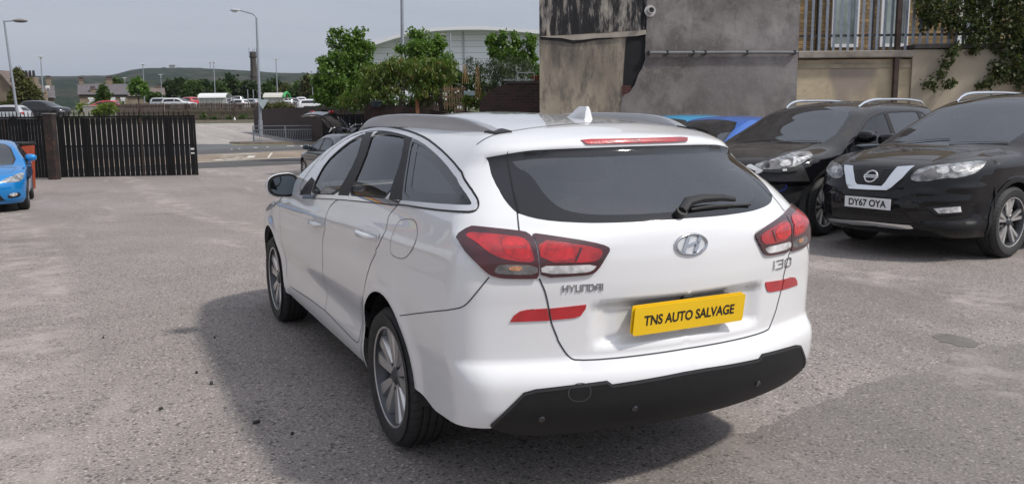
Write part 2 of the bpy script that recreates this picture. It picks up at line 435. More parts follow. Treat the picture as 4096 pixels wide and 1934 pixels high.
        mx = np.array([-1, 1, 1])
        if mirror == 'both':
            n0 = len(Q); Q = np.vstack([Q, Q*mx]); Nn = np.vstack([Nn, Nn*mx]); F = F+[tuple(n0+i for i in t[::-1]) for t in F]
            if mi is not None: mi = mi+mi
        elif mirror == 'only':
            Q = Q*mx; Nn = Nn*mx; F = [t[::-1] for t in F]
        return link_mesh(name, Q, F, mt, parent or s.root, normals=Nn, mi=mi, mats=mats)
    def patch(s, name, kind, poly, mt, parent=None, off=.003, skirt=.004, step=.03, mirror=None):
        poly = np.asarray(poly, float)
        vo, fo, ri = cdt(subdiv(poly, step), [], step)
        if len(fo) == 0: return None
        return s.part(name, kind, vo, fo, mt, parent, off, mirror, skirt)
    def sym(s, name, kind, poly, mt, parent=None, **kw):   # the patch and its mirrored twin, two objects
        return [s.patch(name, kind, poly, mt, parent, **kw), s.patch(name, kind, poly, mt, parent, mirror='only', **kw)]
    def line(s, name, kind, pts, w, mt, parent=None, off=.0015, step=.03, mirror=None, closed=False, w2=None):
        """a ribbon of width w laid along a polyline on the body (shut lines, trims, seals)"""
        p = subdiv(np.asarray(pts, float), step, closed); n = len(p)
        tg = (np.roll(p, -1, 0)-np.roll(p, 1, 0)) if closed else np.gradient(p, axis=0)
        tg /= np.maximum(np.linalg.norm(tg, axis=1, keepdims=True), 1e-9); nr = np.stack([-tg[:, 1], tg[:, 0]], 1)
        ww = np.linspace(w, w2 or w, n)[:, None]*.5
        V = np.vstack([p+nr*ww, p-nr*ww]); F = []
        for i in range(n if closed else n-1):
            j = (i+1) % n; F += [(i, j, n+j), (i, n+j, n+i)]
        return s.part(name, kind, V, np.array(F), mt, parent, off, mirror)
    def frame(s, kind, P):
        """point(s) in parameter space -> (position, matrix with z = outward normal, x = along the body to the viewer's right)"""
        Q = (s.wrap([P[0]], [P[1]]) if kind == 'W' else s.top(np.array([P[0]]), np.array([P[1]]))); n = s.normal(Q)[0]; q = Q[0]
        up = Vector((0, 0, 1)) if abs(n[2]) < .9 else Vector((0, 1, 0)); z = Vector(n); x = up.cross(z).normalized(); y = z.cross(x)
        M = Matrix((x, y, z)).transposed().to_4x4(); M.translation = Vector(q); return M
    def shell(s, paint_m, regions, step=.05, zlow=None, topregions=(), extra_body=None):
        """regions: list of (key, wrap polygon). returns faces per region on the left half; builds nothing"""
        S, Z = s.border(); zl = zlow or (lambda q: np.full(len(q), s.zb+.004))
        lowS = np.linspace(s.Send, 0, int(s.Send/step)); low = np.stack([lowS, zl(lowS)], 1)
        outline = np.vstack([np.stack([S, Z], 1), low])
        vo, fo, ri = cdt(subdiv(outline, step*1.01), [r[1] for r in regions], step)
        s.w = (vo, fo, ri)
        B = s.wrap(S, Z); pl = np.vstack([B[:, :2], (B[:, :2]*[-1, 1])[::-1][1:-1]])
        tv, tf, ti = cdt(pl, [r[1] for r in topregions], step)
        s.t = (tv, tf, ti)
    def take(s, kind, idx):
        vo, fo, ri = s.w if kind == 'W' else s.t
        return vo, fo[np.isin(ri, idx)]
def circ(cy, cz, r, n=40): return [(cy+r*math.cos(a), cz+r*math.sin(a)) for a in np.linspace(0, 2*math.pi, n, endpoint=False)]
# ------------------------------------------------------------------ wheels
def wheel(parent, x, y, r, rim, width, style, side, steer=0.0):
    """side=-1 left, +1 right; the outer face looks to that side"""
    w = bpy.data.objects.new('wheel', None); COL.objects.link(w); w.parent = parent; w.location = (x, y, r); w.rotation_euler = (0, 0, steer); w.empty_display_size = .1
    h = width/2; b = MB(); s = side
    prof = [(rim-.006, -h*.75), (rim+.01, -h*.95), ((r+rim)/2, -h*1.04), (r-.035, -h*.98), (r-.012, -h*.86), (r-.002, -h*.72)]
    for g in (-.5, -.17, .17, .5): prof += [(r, h*(g-.05)), (r-.007, h*(g-.035)), (r-.007, h*(g+.035)), (r, h*(g+.05))]
    prof += [(r-.002, h*.72), (r-.012, h*.86), (r-.035, h*.98), ((r+rim)/2+.02, h*1.05), ((r+rim)/2-.01, h*1.045), (rim+.014, h*.97), (rim-.004, h*.86), (rim-.012, h*.7)]
    b.lathe([(q, t*s) for q, t in prof], 56)
    t = b.build('tyre', TYRE, w, smooth='auto')
    b = MB(); fx = h*.86
    b.lathe([(rim+.008, fx*s), (rim+.006, (fx+.008)*s), (rim-.006, (fx+.006)*s), (rim-.014, (fx-.012)*s), (rim-.028, 0), (rim-.03, -h*.7*s)], 56)
    spk = MB(); cut = MB()
    face = fx-.004
    def blade(a0, a1, w0, w1, r0, r1, d0, d1, mb, th=.03, m=0):
        p0 = Vector((0, math.cos(a0), math.sin(a0)))*r0; p1 = Vector((0, math.cos(a1), math.sin(a1)))*r1
        dr = (p1-p0).normalized(); nr = Vector((1, 0, 0)).cross(dr); V = []
        for p, ww, dd in ((p0, w0, d0), (p1, w1, d1)):
            for sx in (-1, 1): V.append(p+nr*ww*.5*sx+Vector((dd*s, 0, 0)))
            for sx in (-1, 1): V.append(p+nr*ww*.75*sx+Vector(((dd-th)*s, 0, 0)))
        mb.add(V, [(0, 1, 5, 4), (0, 4, 6, 2), (1, 3, 7, 5), (2, 6, 7, 3), (0, 2, 3, 1), (4, 5, 7, 6)], m)
    if style == 'twin5':
        for k in range(5):
            a = 2*math.pi*k/5+R_(90)+.12
            for sg in (-1, 1): blade(a+sg*.30, a+sg*.250, .024, .058, .040, rim+.002, face-.016, face-.001, cut, .04)
            blade(a, a, .03, .06, .045, rim-.008, face-.032, face-.030, spk, .02)
    elif style == 'star5':
        for k in range(5):
            a = 2*math.pi*k/5+R_(90)
            for sg in (-1, 1): blade(a+sg*.10, a+sg*.17, .020, .034, .05, rim-.006, face-.02, face-.004, cut)
            blade(a, a, .03, .05, .05, rim-.01, face-.035, face-.03, spk, .02)
            blade(a+.628, a+.628, .05, .02, .04, rim*.6, face-.035, face-.04, spk, .02)
    else:
        for k in range(10):
            a = 2*math.pi*k/10; blade(a, a, .026, .034, .045, rim-.006, face-.02, face-.004, cut)
    ro = b.build('rim', ALLOYD, w, smooth='auto')
    lp = MB(); lp.lathe([(rim+.0085, (fx+.001)*s), (rim+.0065, (fx+.0095)*s), (rim-.002, (fx+.0085)*s), (rim-.005, (fx+.003)*s)], 56); lp.build('rim_lip', ALLOY, w, smooth='auto')
    hub = MB(); hub.lathe([(.001, (face-.006)*s), (.027, (face-.006)*s), (.031, (face-.010)*s), (.052, (face-.022)*s), (.062, (face-.045)*s)], 24)
    for k in range(5):
        a = 2*math.pi*(k+.5)/5+R_(90); hub.lathe([(.001, (face-.012)*s), (.009, (face-.012)*s), (.009, (face-.04)*s)], 8, Matrix.Translation((0, .056*math.cos(a), .056*math.sin(a))))
    if len(spk.v): spk.build('spoke_web', ALLOYD, w)
    cut.build('spoke', ALLOY, w)
    hub.build('hub_cap', ALLOYD, w, smooth='auto')
    d = MB(); d.lathe([(.001, (face-.07)*s), (rim*.72, (face-.07)*s), (rim*.72, (face-.09)*s), (.001, (face-.09)*s)], 40); d.build('brake_disc', STEELD, w, smooth='auto')
    bk = MB(); bk.lathe([(.001, (face-.1)*s), (rim-.03, (face-.1)*s), (rim-.03, -h*.7*s)], 40); bk.build('wheel_back', BLACKPL, w)
    return w
def wheelset(root, r, rim, width, style, wb, hx, sides=(-1, 1), steer=0.0):
    for y in (0, wb):
        for sd in sides: wheel(root, sd*(hx-width/2), y, r, rim, width, style, sd, steer if y else 0.0)
def liners(root, wb, r, hx):
    for y in (0, wb):
        for sd in (-1, 1):
            b = MB(); n = 20; V = []; F = []
            for k in range(n+1):
                a = math.pi*(k/n*1.06-.03)
                for xx in (hx-.012, hx-.34): V.append((sd*xx, y+(r+.012)*math.cos(a), r*.9+(r+.012)*math.sin(a)))
            F = [(2*k, 2*k+1, 2*k+3, 2*k+2) for k in range(n)]
            F.append(tuple(2*k+1 for k in range(n+1)))
            b.add(V, F); b.build('wheel_arch_liner', BLACKPL, root)
def text_mesh(txt, size, font=None, depth=.002, bold=0.0, align='CENTER', space=1.0):
    cu = bpy.data.curves.new('t', 'FONT'); cu.body = txt; cu.size = size; cu.extrude = depth; cu.offset = bold; cu.align_x = align; cu.align_y = 'CENTER'; cu.space_character = space
    o = bpy.data.objects.new('t', cu); COL.objects.link(o); dg = bpy.context.evaluated_depsgraph_get(); dg.update()
    me = bpy.data.meshes.new_from_object(o.evaluated_get(dg)); bpy.data.objects.remove(o); bpy.data.curves.remove(cu)
    return me
def put_text(name, txt, M, w, h, mt, parent, depth=.001, bold=0.0, space=1.0, shear=0.0):
    me = text_mesh(txt, 1.0, depth=0.02, bold=bold, space=space); me.name = name
    co = np.array([v.co for v in me.vertices]); lo = co.min(0); hi = co.max(0); c = (lo+hi)/2; sc = np.array([w/(hi[0]-lo[0]), h/(hi[1]-lo[1]), depth/.04])
    for v, p in zip(me.vertices, (co-c)*sc): v.co = M @ Vector((p[0]+shear*p[1], p[1], p[2]))
    me.materials.clear(); me.materials.append(mt)
    o = bpy.data.objects.new(name, me); COL.objects.link(o); o.parent = parent; return o
def strokes(name, lines, M, w, h, t, mt, parent, depth=.0018):
    """lettering from straight strokes: lines in a unit box"""
    b = MB()
    for pl in lines:
        P = [M @ Vector((x*w, y*h, 0)) for x, y in pl]; up = M.to_3x3() @ Vector((0, 0, 1))
        for a, c in zip(P[:-1], P[1:]):
            d = (c-a).normalized(); b.bar(a-d*t*.5, c+d*t*.5, t, depth*2, up=up)
    return b.build(name, mt, parent)
# shared materials
def tyre_mat():
    t = NT('tyre_rubber'); sep = t.n('SeparateXYZ'); t.lk(t.tc.outputs['Object'], sep.inputs[0])
    an = t.math('ARCTAN2', sep.outputs[1], sep.outputs[2]); rr = t.math('SQRT', t.math('ADD', t.math('MULTIPLY', sep.outputs[1], sep.outputs[1]), t.math('MULTIPLY', sep.outputs[2], sep.outputs[2])))
    sh = t.math('ADD', t.math('MULTIPLY', an, 48/6.2832), t.math('MULTIPLY', t.math('ABSOLUTE', sep.outputs[0]), 9.0))
    cut = t.math('MULTIPLY', t.math('LESS_THAN', t.math('FRACT', sh), .22), t.math('GREATER_THAN', rr, .296)); cut = t.math('MULTIPLY', cut, t.math('GREATER_THAN', t.math('ABSOLUTE', sep.outputs[0]), .045))
    t.set(color=t.mix(cut, t.ramp(t.noise(30, 4), (.3, .017), (.75, .032)), (.008, .008, .008)), rough=.72)
    t.bump(t.math('SUBTRACT', t.math('MULTIPLY', t.noise(200, 2), .15), cut), .6, .006); return t.m
TYRE = tyre_mat()
BLACKPL = mat('black_plastic', (.016, .016, .017), .6, var=.2, scale=40)
GRAINPL = mat('grained_bumper_plastic', (.011, .0112, .012), .5, spec=.3, var=.12, scale=25, bump=.25, bscale=900)
TRIMB = mat('satin_black_trim', (.012, .0115, .012), .5, var=.1, spec=.3)
GLOSSB = mat('gloss_black_trim', (.010, .010, .012), .08, coat=1.0, var=.1)
GAP = mat('shut_line_shadow_gap', (.055, .055, .058), .9, var=.1)
DKCHROME = mat('badge_chrome', (.48, .485, .50), .12, metal=1.0, var=.03)
CHROME = mat('chrome', (.82, .83, .85), .07, metal=1.0, var=.03)
SATIN = mat('satin_aluminium', (.72, .72, .73), .33, metal=.6, var=.04, scale=3)
ALLOY = mat('machined_alloy', (.62, .61, .60), .28, metal=.85, var=.06)
ALLOYD = mat('dark_grey_alloy', (.075, .078, .085), .35, metal=.6, var=.1)
STEELD = mat('brake_steel', (.20, .19, .18), .45, metal=.8, var=.2, scale=20)
SEATM = mat('dark_seat_cloth', (.035, .035, .038), .85, var=.25, scale=40)
CABIN = mat('cabin_plastic', (.05, .05, .054), .7, var=.15)
PLATEY = mat('yellow_plate', (.85, .53, .005), .35, var=.03, coat=.4)
PLATEW = mat('white_plate', (.72, .73, .76), .35, var=.03, coat=.4)
INK = mat('plate_black', (.012, .012, .014), .4, var=.1)
WGLASS = glass('side_glass', (.56, .61, .60), 1.52)
SCREENG = glass('windscreen_glass', (.42, .46, .45), 2.35)
PGLASS = glass('privacy_glass', (.30, .34, .34), 2.05)
FRIT = mat('black_ceramic_glass', (.008, .0085, .0095), .07, spec=.35, coat=.5, var=.05)
RED1 = lens('red_lens', (.33, .004, .008)); REDD = lens('dark_red_lens', (.045, .002, .005), bump=.05)
CLEARL = lens('clear_lens', (.50, .49, .49), var=.5); SMOKE = lens('smoked_lens', (.10, .095, .095), var=.6); REFLR = lens('red_reflector', (.42, .008, .014), bscale=260, bump=.15, var=.12)
# ------------------------------------------------------------------ the white estate car
Z1 = (1050, 400, .4935); Z2 = (1050, 900, .7399); Z3 = (1900, 400, .5241); Z4 = (1750, 850, .7402); Z8 = (1750, 850, .4112)
def estate_profile():
    def flare(ax, y, z):
        o = 0
        for yc in (0, 2.65):
            r = np.hypot(y-yc, z-.33); o = o+.010*np.exp(-((r-.385)/.045)**2)*(ax > .6)*(z < .85)
        return o
    def recess(ax, y, z):
        return -.034*sstep(ax, .42, .32)*sstep(z, .615, .66)*(1-sstep(z, .775, .797))*(y < -.7)
    def scallop(ax, y, z):   # hollow above the sill, shoulder line along the doors
        k = sstep(y, -.1, .5)*(1-sstep(y, 2.1, 2.5))*(ax > .6)
        return -.016*np.exp(-((z-.50-.03*(y-1.2))/.085)**2)*k
    def shoulder(ax, y, z):
        k = sstep(y, -.95, -.5)*(1-sstep(y, 2.9, 3.2))*(ax > .6); zc = .945-.028*(y-.4)+.02*(y < -.2)*0
        return .010*np.exp(-((z-zc)/.04)**2)*k
    return dict(
        W=[(.15, .78), (.2, .82), (.26, .855), (.33, .872), (.42, .876), (.52, .882), (.62, .891), (.72, .893), (.80, .890), (.90, .878), (1.0, .858), (1.08, .838), (1.15, .808), (1.22, .768), (1.30, .715), (1.38, .655), (1.45, .585)],
        pl=[(-1.05, .955), (-.7, .985), (-.2, 1.0), (2.4, 1.0), (2.9, .985), (3.3, .93), (3.6, .84)],
        pu=[(-1.0, .86), (-.6, .885), (0, .955), (.6, .995), (1.2, 1.0), (1.7, .975), (2.4, .93)],
        R=[(.15, -.86), (.22, -.92), (.28, -.965), (.34, -1.02), (.42, -1.056), (.50, -1.062), (.535, -1.055), (.56, -1.040), (.582, -1.018), (.605, -1.010), (.66, -1.012), (.74, -1.016), (.80, -1.020), (.86, -1.026), (.93, -1.027), (1.0, -1.021), (1.045, -1.012), (1.085, -.990), (1.11, -.967), (1.2, -.865), (1.28, -.772), (1.335, -.706), (1.346, -.698), (1.352, -.698), (1.365, -.701), (1.378, -.698), (1.39, -.685), (1.41, -.64), (1.5, -.4)],
        cb=[(.15, .30), (.5, .29), (1.0, .30), (1.08, .42), (1.3, .46), (1.4, .42)], q4=0.0,
        Fz=[(.15, 3.3), (.3, 3.48), (.5, 3.54), (.65, 3.52), (.8, 3.4), (1.0, 3.1)], cf=[(0, .35), (1, .45)], f4=.1,
        T=[(-.9, 1.30), (-.72, 1.375), (-.60, 1.405), (-.42, 1.442), (-.16, 1.463), (.3, 1.487), (.75, 1.497), (1.05, 1.488), (1.35, 1.450), (1.6, 1.385), (1.9, 1.245), (2.25, 1.06), (2.5, .965), (2.7, .94), (3.1, .875), (3.4, .77), (3.6, .6)],
        cr=[(-1, .17), (1.2, .16), (2.0, .10), (2.5, .09), (3.5, .12)], kt=[(-.9, .035), (-.5, .05), (-.2, .09), (1, .10), (2.2, .08), (3, .08)],
        kc=.10, kf=.14, zb=.17, nzt=.86, zsh=.12, yF=2.95, zs=([0, .45, .95, 1.3, 3.0, 3.2, 9], [1.355, 1.325, 1.25, 1.15, 1.1, .6, .6]), bumps=[flare, recess, scallop, shoulder])
def seat(parent, x, y, mt, w=.50):
    s = bpy.data.objects.new('seat', None); COL.objects.link(s); s.parent = parent; s.location = (x, y, .3)
    b = MB(); b.box((0, .1, .08), (w, .5, .14), bev=.05); b.box((0, -.2, .40), (w*.96, .13, .62), Matrix.Rotation(R_(14), 3, 'X'), bev=.05)
    b.build('cushion', mt, s, smooth='auto')
    h = MB(); h.box((0, -.295, .79), (.27, .1, .20), Matrix.Rotation(R_(10), 3, 'X'), bev=.045); h.bar((-.06, -.29, .6), (-.06, -.29, .72), .014); h.bar((.06, -.29, .6), (.06, -.29, .72), .014)
    h.build('headrest', mt, s, smooth='auto')
    return s
def cabin(root, wb, rear_y, w=.62, floor=.28, dash_y=1.95, belt=.95, rows=2):
    b = MB(); b.box((0, (dash_y+rear_y)/2, floor), (w*2.3, dash_y-rear_y, .04))
    b.build('cabin_floor', CABIN, root)
    d = MB(); d.box((0, dash_y, belt-.16), (w*2.3, .34, .26), bev=.08); d.build('dashboard', CABIN, root, smooth='auto')
    for sx in (-1, 1):
        seat(root, sx*.36, 1.05, SEATM); seat(root, sx*.36, .15, SEATM, .56)
        l = MB(); l.box((sx*(w+.135), .5, belt-.30), (.03, 2.6, .40), bev=.01); l.build('door_lining', CABIN, root)
    st = MB(); M = Matrix.Translation((.36, dash_y-.30, belt-.08)) @ Matrix.Rotation(R_(-25), 4, 'X'); V = []
    pts = [M @ Vector((.185*math.cos(a), 0, .185*math.sin(a))) for a in np.linspace(0, 2*math.pi, 25)]
    st.tube(pts, .014, 8, cap=False); st.bar(M @ Vector((-.18, 0, 0)), M @ Vector((.18, 0, 0)), .05, .03); st.build('steering_wheel', CABIN, root)
def estate_car():
    root = thing('estate_car', 'white estate car with red tail lamps and yellow rear plate, nearest the camera', 'car')
    C = Car(root, estate_profile()); Wt = paint('white_car_paint', (.72, .72, .725), rough=.22); C.Wt = Wt
    T = C.tr
    # --- traced outlines (left side)
    outer = T([(300, 705), (350, 620), (450, 490), (560, 370), (700, 280), (800, 240), (880, 222), (980, 215), (1100, 230), (1220, 262), (1330, 310), (1430, 385), (1530, 480), (1620, 600), (1690, 710), (1740, 790), (1757, 840), (1745, 885), (1700, 908), (1600, 905), (1400, 890), (1110, 846), (620, 796), (330, 786)], Z1)
    gF = T([(395, 768), (440, 640), (520, 500), (620, 405), (730, 322), (835, 272), (795, 400), (715, 580), (610, 772)], Z1)
    gR = T([(905, 262), (1000, 264), (1100, 276), (1182, 298), (1130, 500), (1025, 802), (860, 788), (698, 778), (775, 600), (850, 410)], Z1)
    gQ = T([(1218, 306), (1290, 333), (1380, 392), (1470, 472), (1560, 592), (1640, 712), (1686, 795), (1680, 834), (1650, 852), (1500, 848), (1300, 836), (1132, 814), (1148, 640), (1178, 450)], Z1)
    sF = T([(620, 797), (560, 845), (532, 890), (510, 1000), (490, 1110), (484, 1216)], Z1, 1, False)
    sF2 = T([(325, 150), (326, 220), (338, 320), (352, 370), (345, 420), (340, 462)], Z2, 1, False)
    sR = T([(1105, 846), (1045, 905), (1018, 955), (1010, 1010), (992, 1080), (940, 1180), (917, 1216)], Z1, 1, False)
    sR2 = T([(615, 150), (600, 175), (572, 245), (552, 330), (541, 450), (532, 560), (524, 625), (510, 634)], Z2, 1, False)
    sill = T([(510, 634), (480, 606), (420, 545), (340, 462)], Z2, 1, False); sill2 = T([(340, 462), (250, 395), (150, 330)], Z2, 0, False)
    arcF = circ(*C.sy(2.65, .335), .372); arcR = circ(*C.sy(0, .335), .372)
    iy = lambda y, z: np.array([C.sy(y, z)])
    # doors: from the window line down to the sill
    top_front = outer[(outer[:, 0] > gF[:, 0].min()-.12) & (outer[:, 1] > 1.0) & (outer[:, 0] > sF[0, 0])]
    i0 = np.argmin(np.hypot(*(outer-sF[0]).T)); i1 = np.argmin(np.hypot(*(outer-sR[0]).T))
    bF = (gF[np.argmax(gF[:, 1])]+gR[np.argmin(np.abs(gR[:, 0]-gR[:, 0].max())+np.abs(gR[:, 1]-1.36))])/2
    # B and C pillar feet on the outer line
    def near(y): 
        k = [i for i in range(len(outer)) if outer[i, 1] > 1.2]; return outer[min(k, key=lambda i: abs(outer[i, 0]-C.sy(y, 0)[0]))]
    pB = T([(882, 235)], Z1, 0)[0]; pC = T([(1222, 272)], Z1, 0)[0]
    up = outer[outer[:, 1] > .9]; arc = up[np.argsort(-up[:, 0])]
    segF = [q for q in arc if q[0] > pB[0] and q[1] > 1.03]; segR = [q for q in arc if pC[0] < q[0] <= pB[0] and q[1] > 1.2]
    beltF = T([(330, 786)], Z1, 0)[0]
    doorF = np.vstack([sF, sF2, sill2, iy(2.20, .40), iy(2.235, .62), iy(2.26, .90), [beltF], segF, [pB]])
    doorR = np.vstack([sR, sR2, sill[1:], sF2[::-1], sF[::-1], [pB], segR, [pC]])
    # --- rear
    def endc(p): p = p[p[:, 0] > .006]; return np.vstack([p, [(0, p[-1, 1])]])
    gate_l = T([(775, -30), (782, 60), (795, 185)], Z8, 1, False)
    gate_m = T([(990, 640), (1012, 690), (1040, 750), (1062, 830), (1078, 905), (1100, 1050), (1130, 1130), (1165, 1216)], Z8, 1, False)
    gate_b = T([(616, 600), (640, 670), (680, 740), (715, 783), (750, 797), (900, 791), (1200, 756), (1345, 733)], Z4, 1, False)
    gate_b = endc(gate_b)
    trimO = T([(82, 440), (110, 500), (170, 650), (240, 780), (300, 845), (325, 862)], Z3, 1, False)
    gbot = T([(325, 862), (440, 900), (600, 925), (850, 938), (1000, 937), (1300, 927), (1500, 913), (1612, 902)], Z3, 1, False); gbot = endc(gbot)
    gtopz = 1.349
    def topline(z=gtopz, n=14): return np.array([(sv, z) for sv in np.linspace(0, trimO[0, 0], n)])
    tl = topline(); tl[:, 1] = gtopz-(gtopz-trimO[0, 1])*np.linspace(0, 1, 14)**2
    rearblack = np.vstack([tl, trimO, gbot[1:]])            # half outline of everything black on the tailgate
    clr = T([(285, 525), (290, 600), (420, 545), (455, 600), (520, 700), (600, 790), (700, 845), (850, 872), (1000, 878), (1300, 870), (1500, 855), (1612, 845)], Z3, 0)
    clr = T([(285, 470), (330, 520), (400, 550), (455, 605), (520, 705), (600, 790), (700, 845), (850, 870), (1000, 876), (1300, 868), (1500, 853), (1612, 845)], Z3, 1, False); clr = endc(clr)
    clr = np.vstack([[(0, gtopz-.035)], [(clr[0, 0]*.6, gtopz-.04)], clr])
    bblack = T([(288, 1140), (465, 970), (530, 952), (700, 932), (915, 905), (945, 925), (1150, 893), (1330, 858)], Z4, 0, False); bblack = endc(bblack)
    print('low edge', C.cast([(862, 905), (915, 1003), (1235, 1085)], Z2).round(3).tolist(), C.cast([(288, 1140), (320, 1165), (500, 1185), (750, 1170), (1100, 1130), (1400, 1070), (1750, 975)], Z4).round(3).tolist())
    sarc = C.sy(-.36, 0)[0]
    def zlow(s_):
        y = s_-C.sy(0, 0)[0]
        return np.where(y > -.2, .262+.01*y, np.where(s_ > bblack[0, 0], np.interp(-y, [.37, .42, .55, .86], [.375, .37, .335, .345]), .325))
    # --- shell
    gate_poly = np.vstack([[(0, C_top := 1.36)], gate_b[::-1][:1]*0+[(0, gate_b[-1, 1])], gate_b[::-1][1:], gate_m[::-1], gate_l[::-1]])
    gate_poly = np.vstack([gate_b[::-1], gate_m[::-1][2:], [(gate_m[0]+gate_l[-1])/2], gate_l[::-1], trimO[::-1], tl[::-1]])
    windscreen = [(-.60, 2.28), (-.52, 1.62), (0, 1.56), (.52, 1.62), (.60, 2.28), (0, 2.52)]
    C.shell(Wt, [('doorF', doorF), ('doorR', doorR), ('gate', gate_poly), ('gF', gF), ('gR', gR), ('gQ', gQ), ('rb', rearblack), ('clr', clr), ('aF', arcF), ('aR', arcR)], step=.03, zlow=zlow,
            topregions=[('ws', windscreen), ('bonnet', [(-.70, 2.56), (0, 2.62), (.70, 2.56), (.62, 3.3), (0, 3.42), (-.62, 3.3)])])
    C.part('body', 'W', *C.take('W', [-1]), Wt, mirror='both')
    C.part('roof', 'T', *C.take('T', [-1]), Wt)
    C.part('bonnet', 'T', *C.take('T', [1]), Wt)
    C.part('windscreen', 'T', *C.take('T', [0]), WGLASS)
    gate = C.part('tailgate', 'W', *C.take('W', [2]), Wt, mirror='both')
    for mir in (None, 'only'):
        d1 = C.part('door', 'W', *C.take('W', [0]), Wt, mirror=mir); d2 = C.part('door', 'W', *C.take('W', [1]), Wt, mirror=mir)
        C.part('window', 'W', *C.take('W', [3]), WGLASS, d1, -.004, mir); C.part('window', 'W', *C.take('W', [4]), WGLASS, d2, -.004, mir)
        C.part('quarter_window', 'W', *C.take('W', [5]), PGLASS, None, -.003, mir)
        kw = dict(mirror=mir)
        # pillars, seals, bright window strip
        C.patch('pillar_trim', 'W', T([(838, 262), (900, 258), (850, 400), (775, 590), (695, 790), (608, 782), (715, 575), (795, 395)], Z1, 0), TRIMB, d2, .0015, .004, **kw)
        C.patch('pillar_trim', 'W', T([(1180, 285), (1220, 300), (1180, 450), (1148, 640), (1130, 822), (1023, 808), (1130, 500)], Z1, 0), TRIMB, d2, .0015, .004, **kw)
        C.patch('mirror_sail', 'W', T([(300, 765), (345, 690), (400, 625), (425, 655), (388, 775)], Z1, 0), TRIMB, d1, .002, .004, **kw)
        # black seal between glass and bright strip
        C.line('window_seal', 'W', gF, .016, TRIMB, d1, .001, closed=True, **kw)
        C.line('window_seal', 'W', gR, .016, TRIMB, d2, .001, closed=True, **kw)
        frit = np.vstack([gQ]); C.line('window_frit', 'W', gQ, .028, FRIT, None, .0008, closed=True, **kw)
        cen = gQ.mean(0); inner = cen+(gQ-cen)*.86; C.line('window_frit', 'W', inner, .055, FRIT, None, -.0015, closed=True, **kw)
        bel = T([(330, 779), (480, 781), (620, 787), (860, 806), (1108, 832)], Z1, 1, False)
        C.line('belt_strip', 'W', bel, .020, CHROME, None, .004, **kw)
        C.line('belt_seal', 'W', bel-[0, .011], .006, TRIMB, None, .003, **kw)
        C.line('window_surround', 'W', outer, .0065, TRIMB, None, .0025, closed=True, **kw)
        strip = T([(470, 490), (575, 382), (710, 295), (805, 256), (885, 238), (980, 233), (1095, 248), (1212, 280), (1312, 326), (1405, 397), (1500, 492), (1590, 610), (1665, 715), (1715, 795), (1722, 850), (1690, 880), (1600, 878), (1400, 865), (1112, 838)], Z1, 1, False)
        C.line('window_bright_strip', 'W', strip, .014, SATIN, None, .002, w2=.026, **kw)
        for nm, pts in (('door_gap', np.vstack([sF, sF2])), ('door_gap', np.vstack([sR, sR2, sill[1:]])), ('door_gap', sill2),
                        ('panel_gap', T([(742, 488), (900, 470), (1060, 450), (1100, 430), (1140, 385), (1225, 280)], Z2, 1, False)),
                        ('door_gap', np.vstack([iy(2.20, .40), iy(2.235, .62), iy(2.26, .90), iy(2.3, .96)]))):
            C.line(nm, 'W', pts, .0042, GAP, None, .0012, **kw)
        C.line('tailgate_gap', 'W', np.vstack([trimO[-2:], gate_l]), .0055, GAP, None, .0012, **kw)
        C.line('tailgate_gap', 'W', np.vstack([gate_m, gate_b[3:]]), .0055, GAP, None, .0012, **kw)
        # --- lamps
        lo = T([(183, 235), (320, 140), (400, 142), (800, 188), (880, 205), (945, 275), (985, 500), (982, 636), (900, 640), (640, 638), (540, 615), (490, 590), (350, 450), (230, 300)], Z8, 1)
        li = T([(903, 208), (1100, 232), (1500, 290), (1650, 325), (1675, 360), (1640, 420), (1550, 560), (1490, 598), (1380, 610), (1002, 632), (995, 500), (965, 280)], Z8, 1)
        a = C.patch('tail_lamp', 'W', lo, REDD, None, .010, .014, step=.02, **kw); b = C.patch('tail_lamp', 'W', li, REDD, gate, .010, .014, step=.02, **kw)
        C.patch('red_lens', 'W', T([(275, 238), (330, 202), (560, 225), (870, 256), (930, 400), (938, 478), (800, 474), (620, 445), (520, 395), (380, 295)], Z8), RED1, a, .0115, .002, step=.02, **kw)
        C.patch('indicator_lens', 'W', T([(545, 582), (575, 520), (620, 500), (970, 508), (972, 598), (700, 597)], Z8), SMOKE, a, .0115, .002, step=.02, **kw)
        C.patch('bulb', 'W', T([(690, 520), (820, 515), (822, 560), (700, 560)], Z8), mat('amber_bulb', (.45, .22, .12), .3, var=.5, scale=90), a, .0125, .001, step=.02, **kw)
        C.patch('red_lens', 'W', T([(962, 268), (1360, 312), (1560, 345), (1600, 370), (1585, 440), (1500, 482), (1005, 482)], Z8), RED1, b, .0115, .002, step=.02, **kw)
        C.patch('lamp_reflector', 'W', T([(640, 260), (760, 250), (870, 270), (905, 400), (900, 455), (760, 450), (660, 400), (625, 330)], Z8, 2), mat('bright_red_reflector', (.46, .008, .010), .12, coat=1.0, var=.35, scale=40), a, .0125, .001, step=.02, **kw)
        C.patch('lamp_reflector', 'W', T([(985, 300), (1180, 318), (1330, 345), (1310, 460), (1010, 465)], Z8, 1), MATS['bright_red_reflector'], b, .0125, .001, step=.02, **kw)
        C.patch('lamp_shade', 'W', T([(1375, 345), (1400, 338), (1345, 470), (1325, 470)], Z8, 0), REDD, b, .0130, .001, step=.02, **kw)
        C.patch('reversing_lens', 'W', T([(1005, 514), (1200, 512), (1550, 500), (1500, 562), (1400, 582), (1010, 592)], Z8), CLEARL, b, .0115, .002, step=.02, **kw)
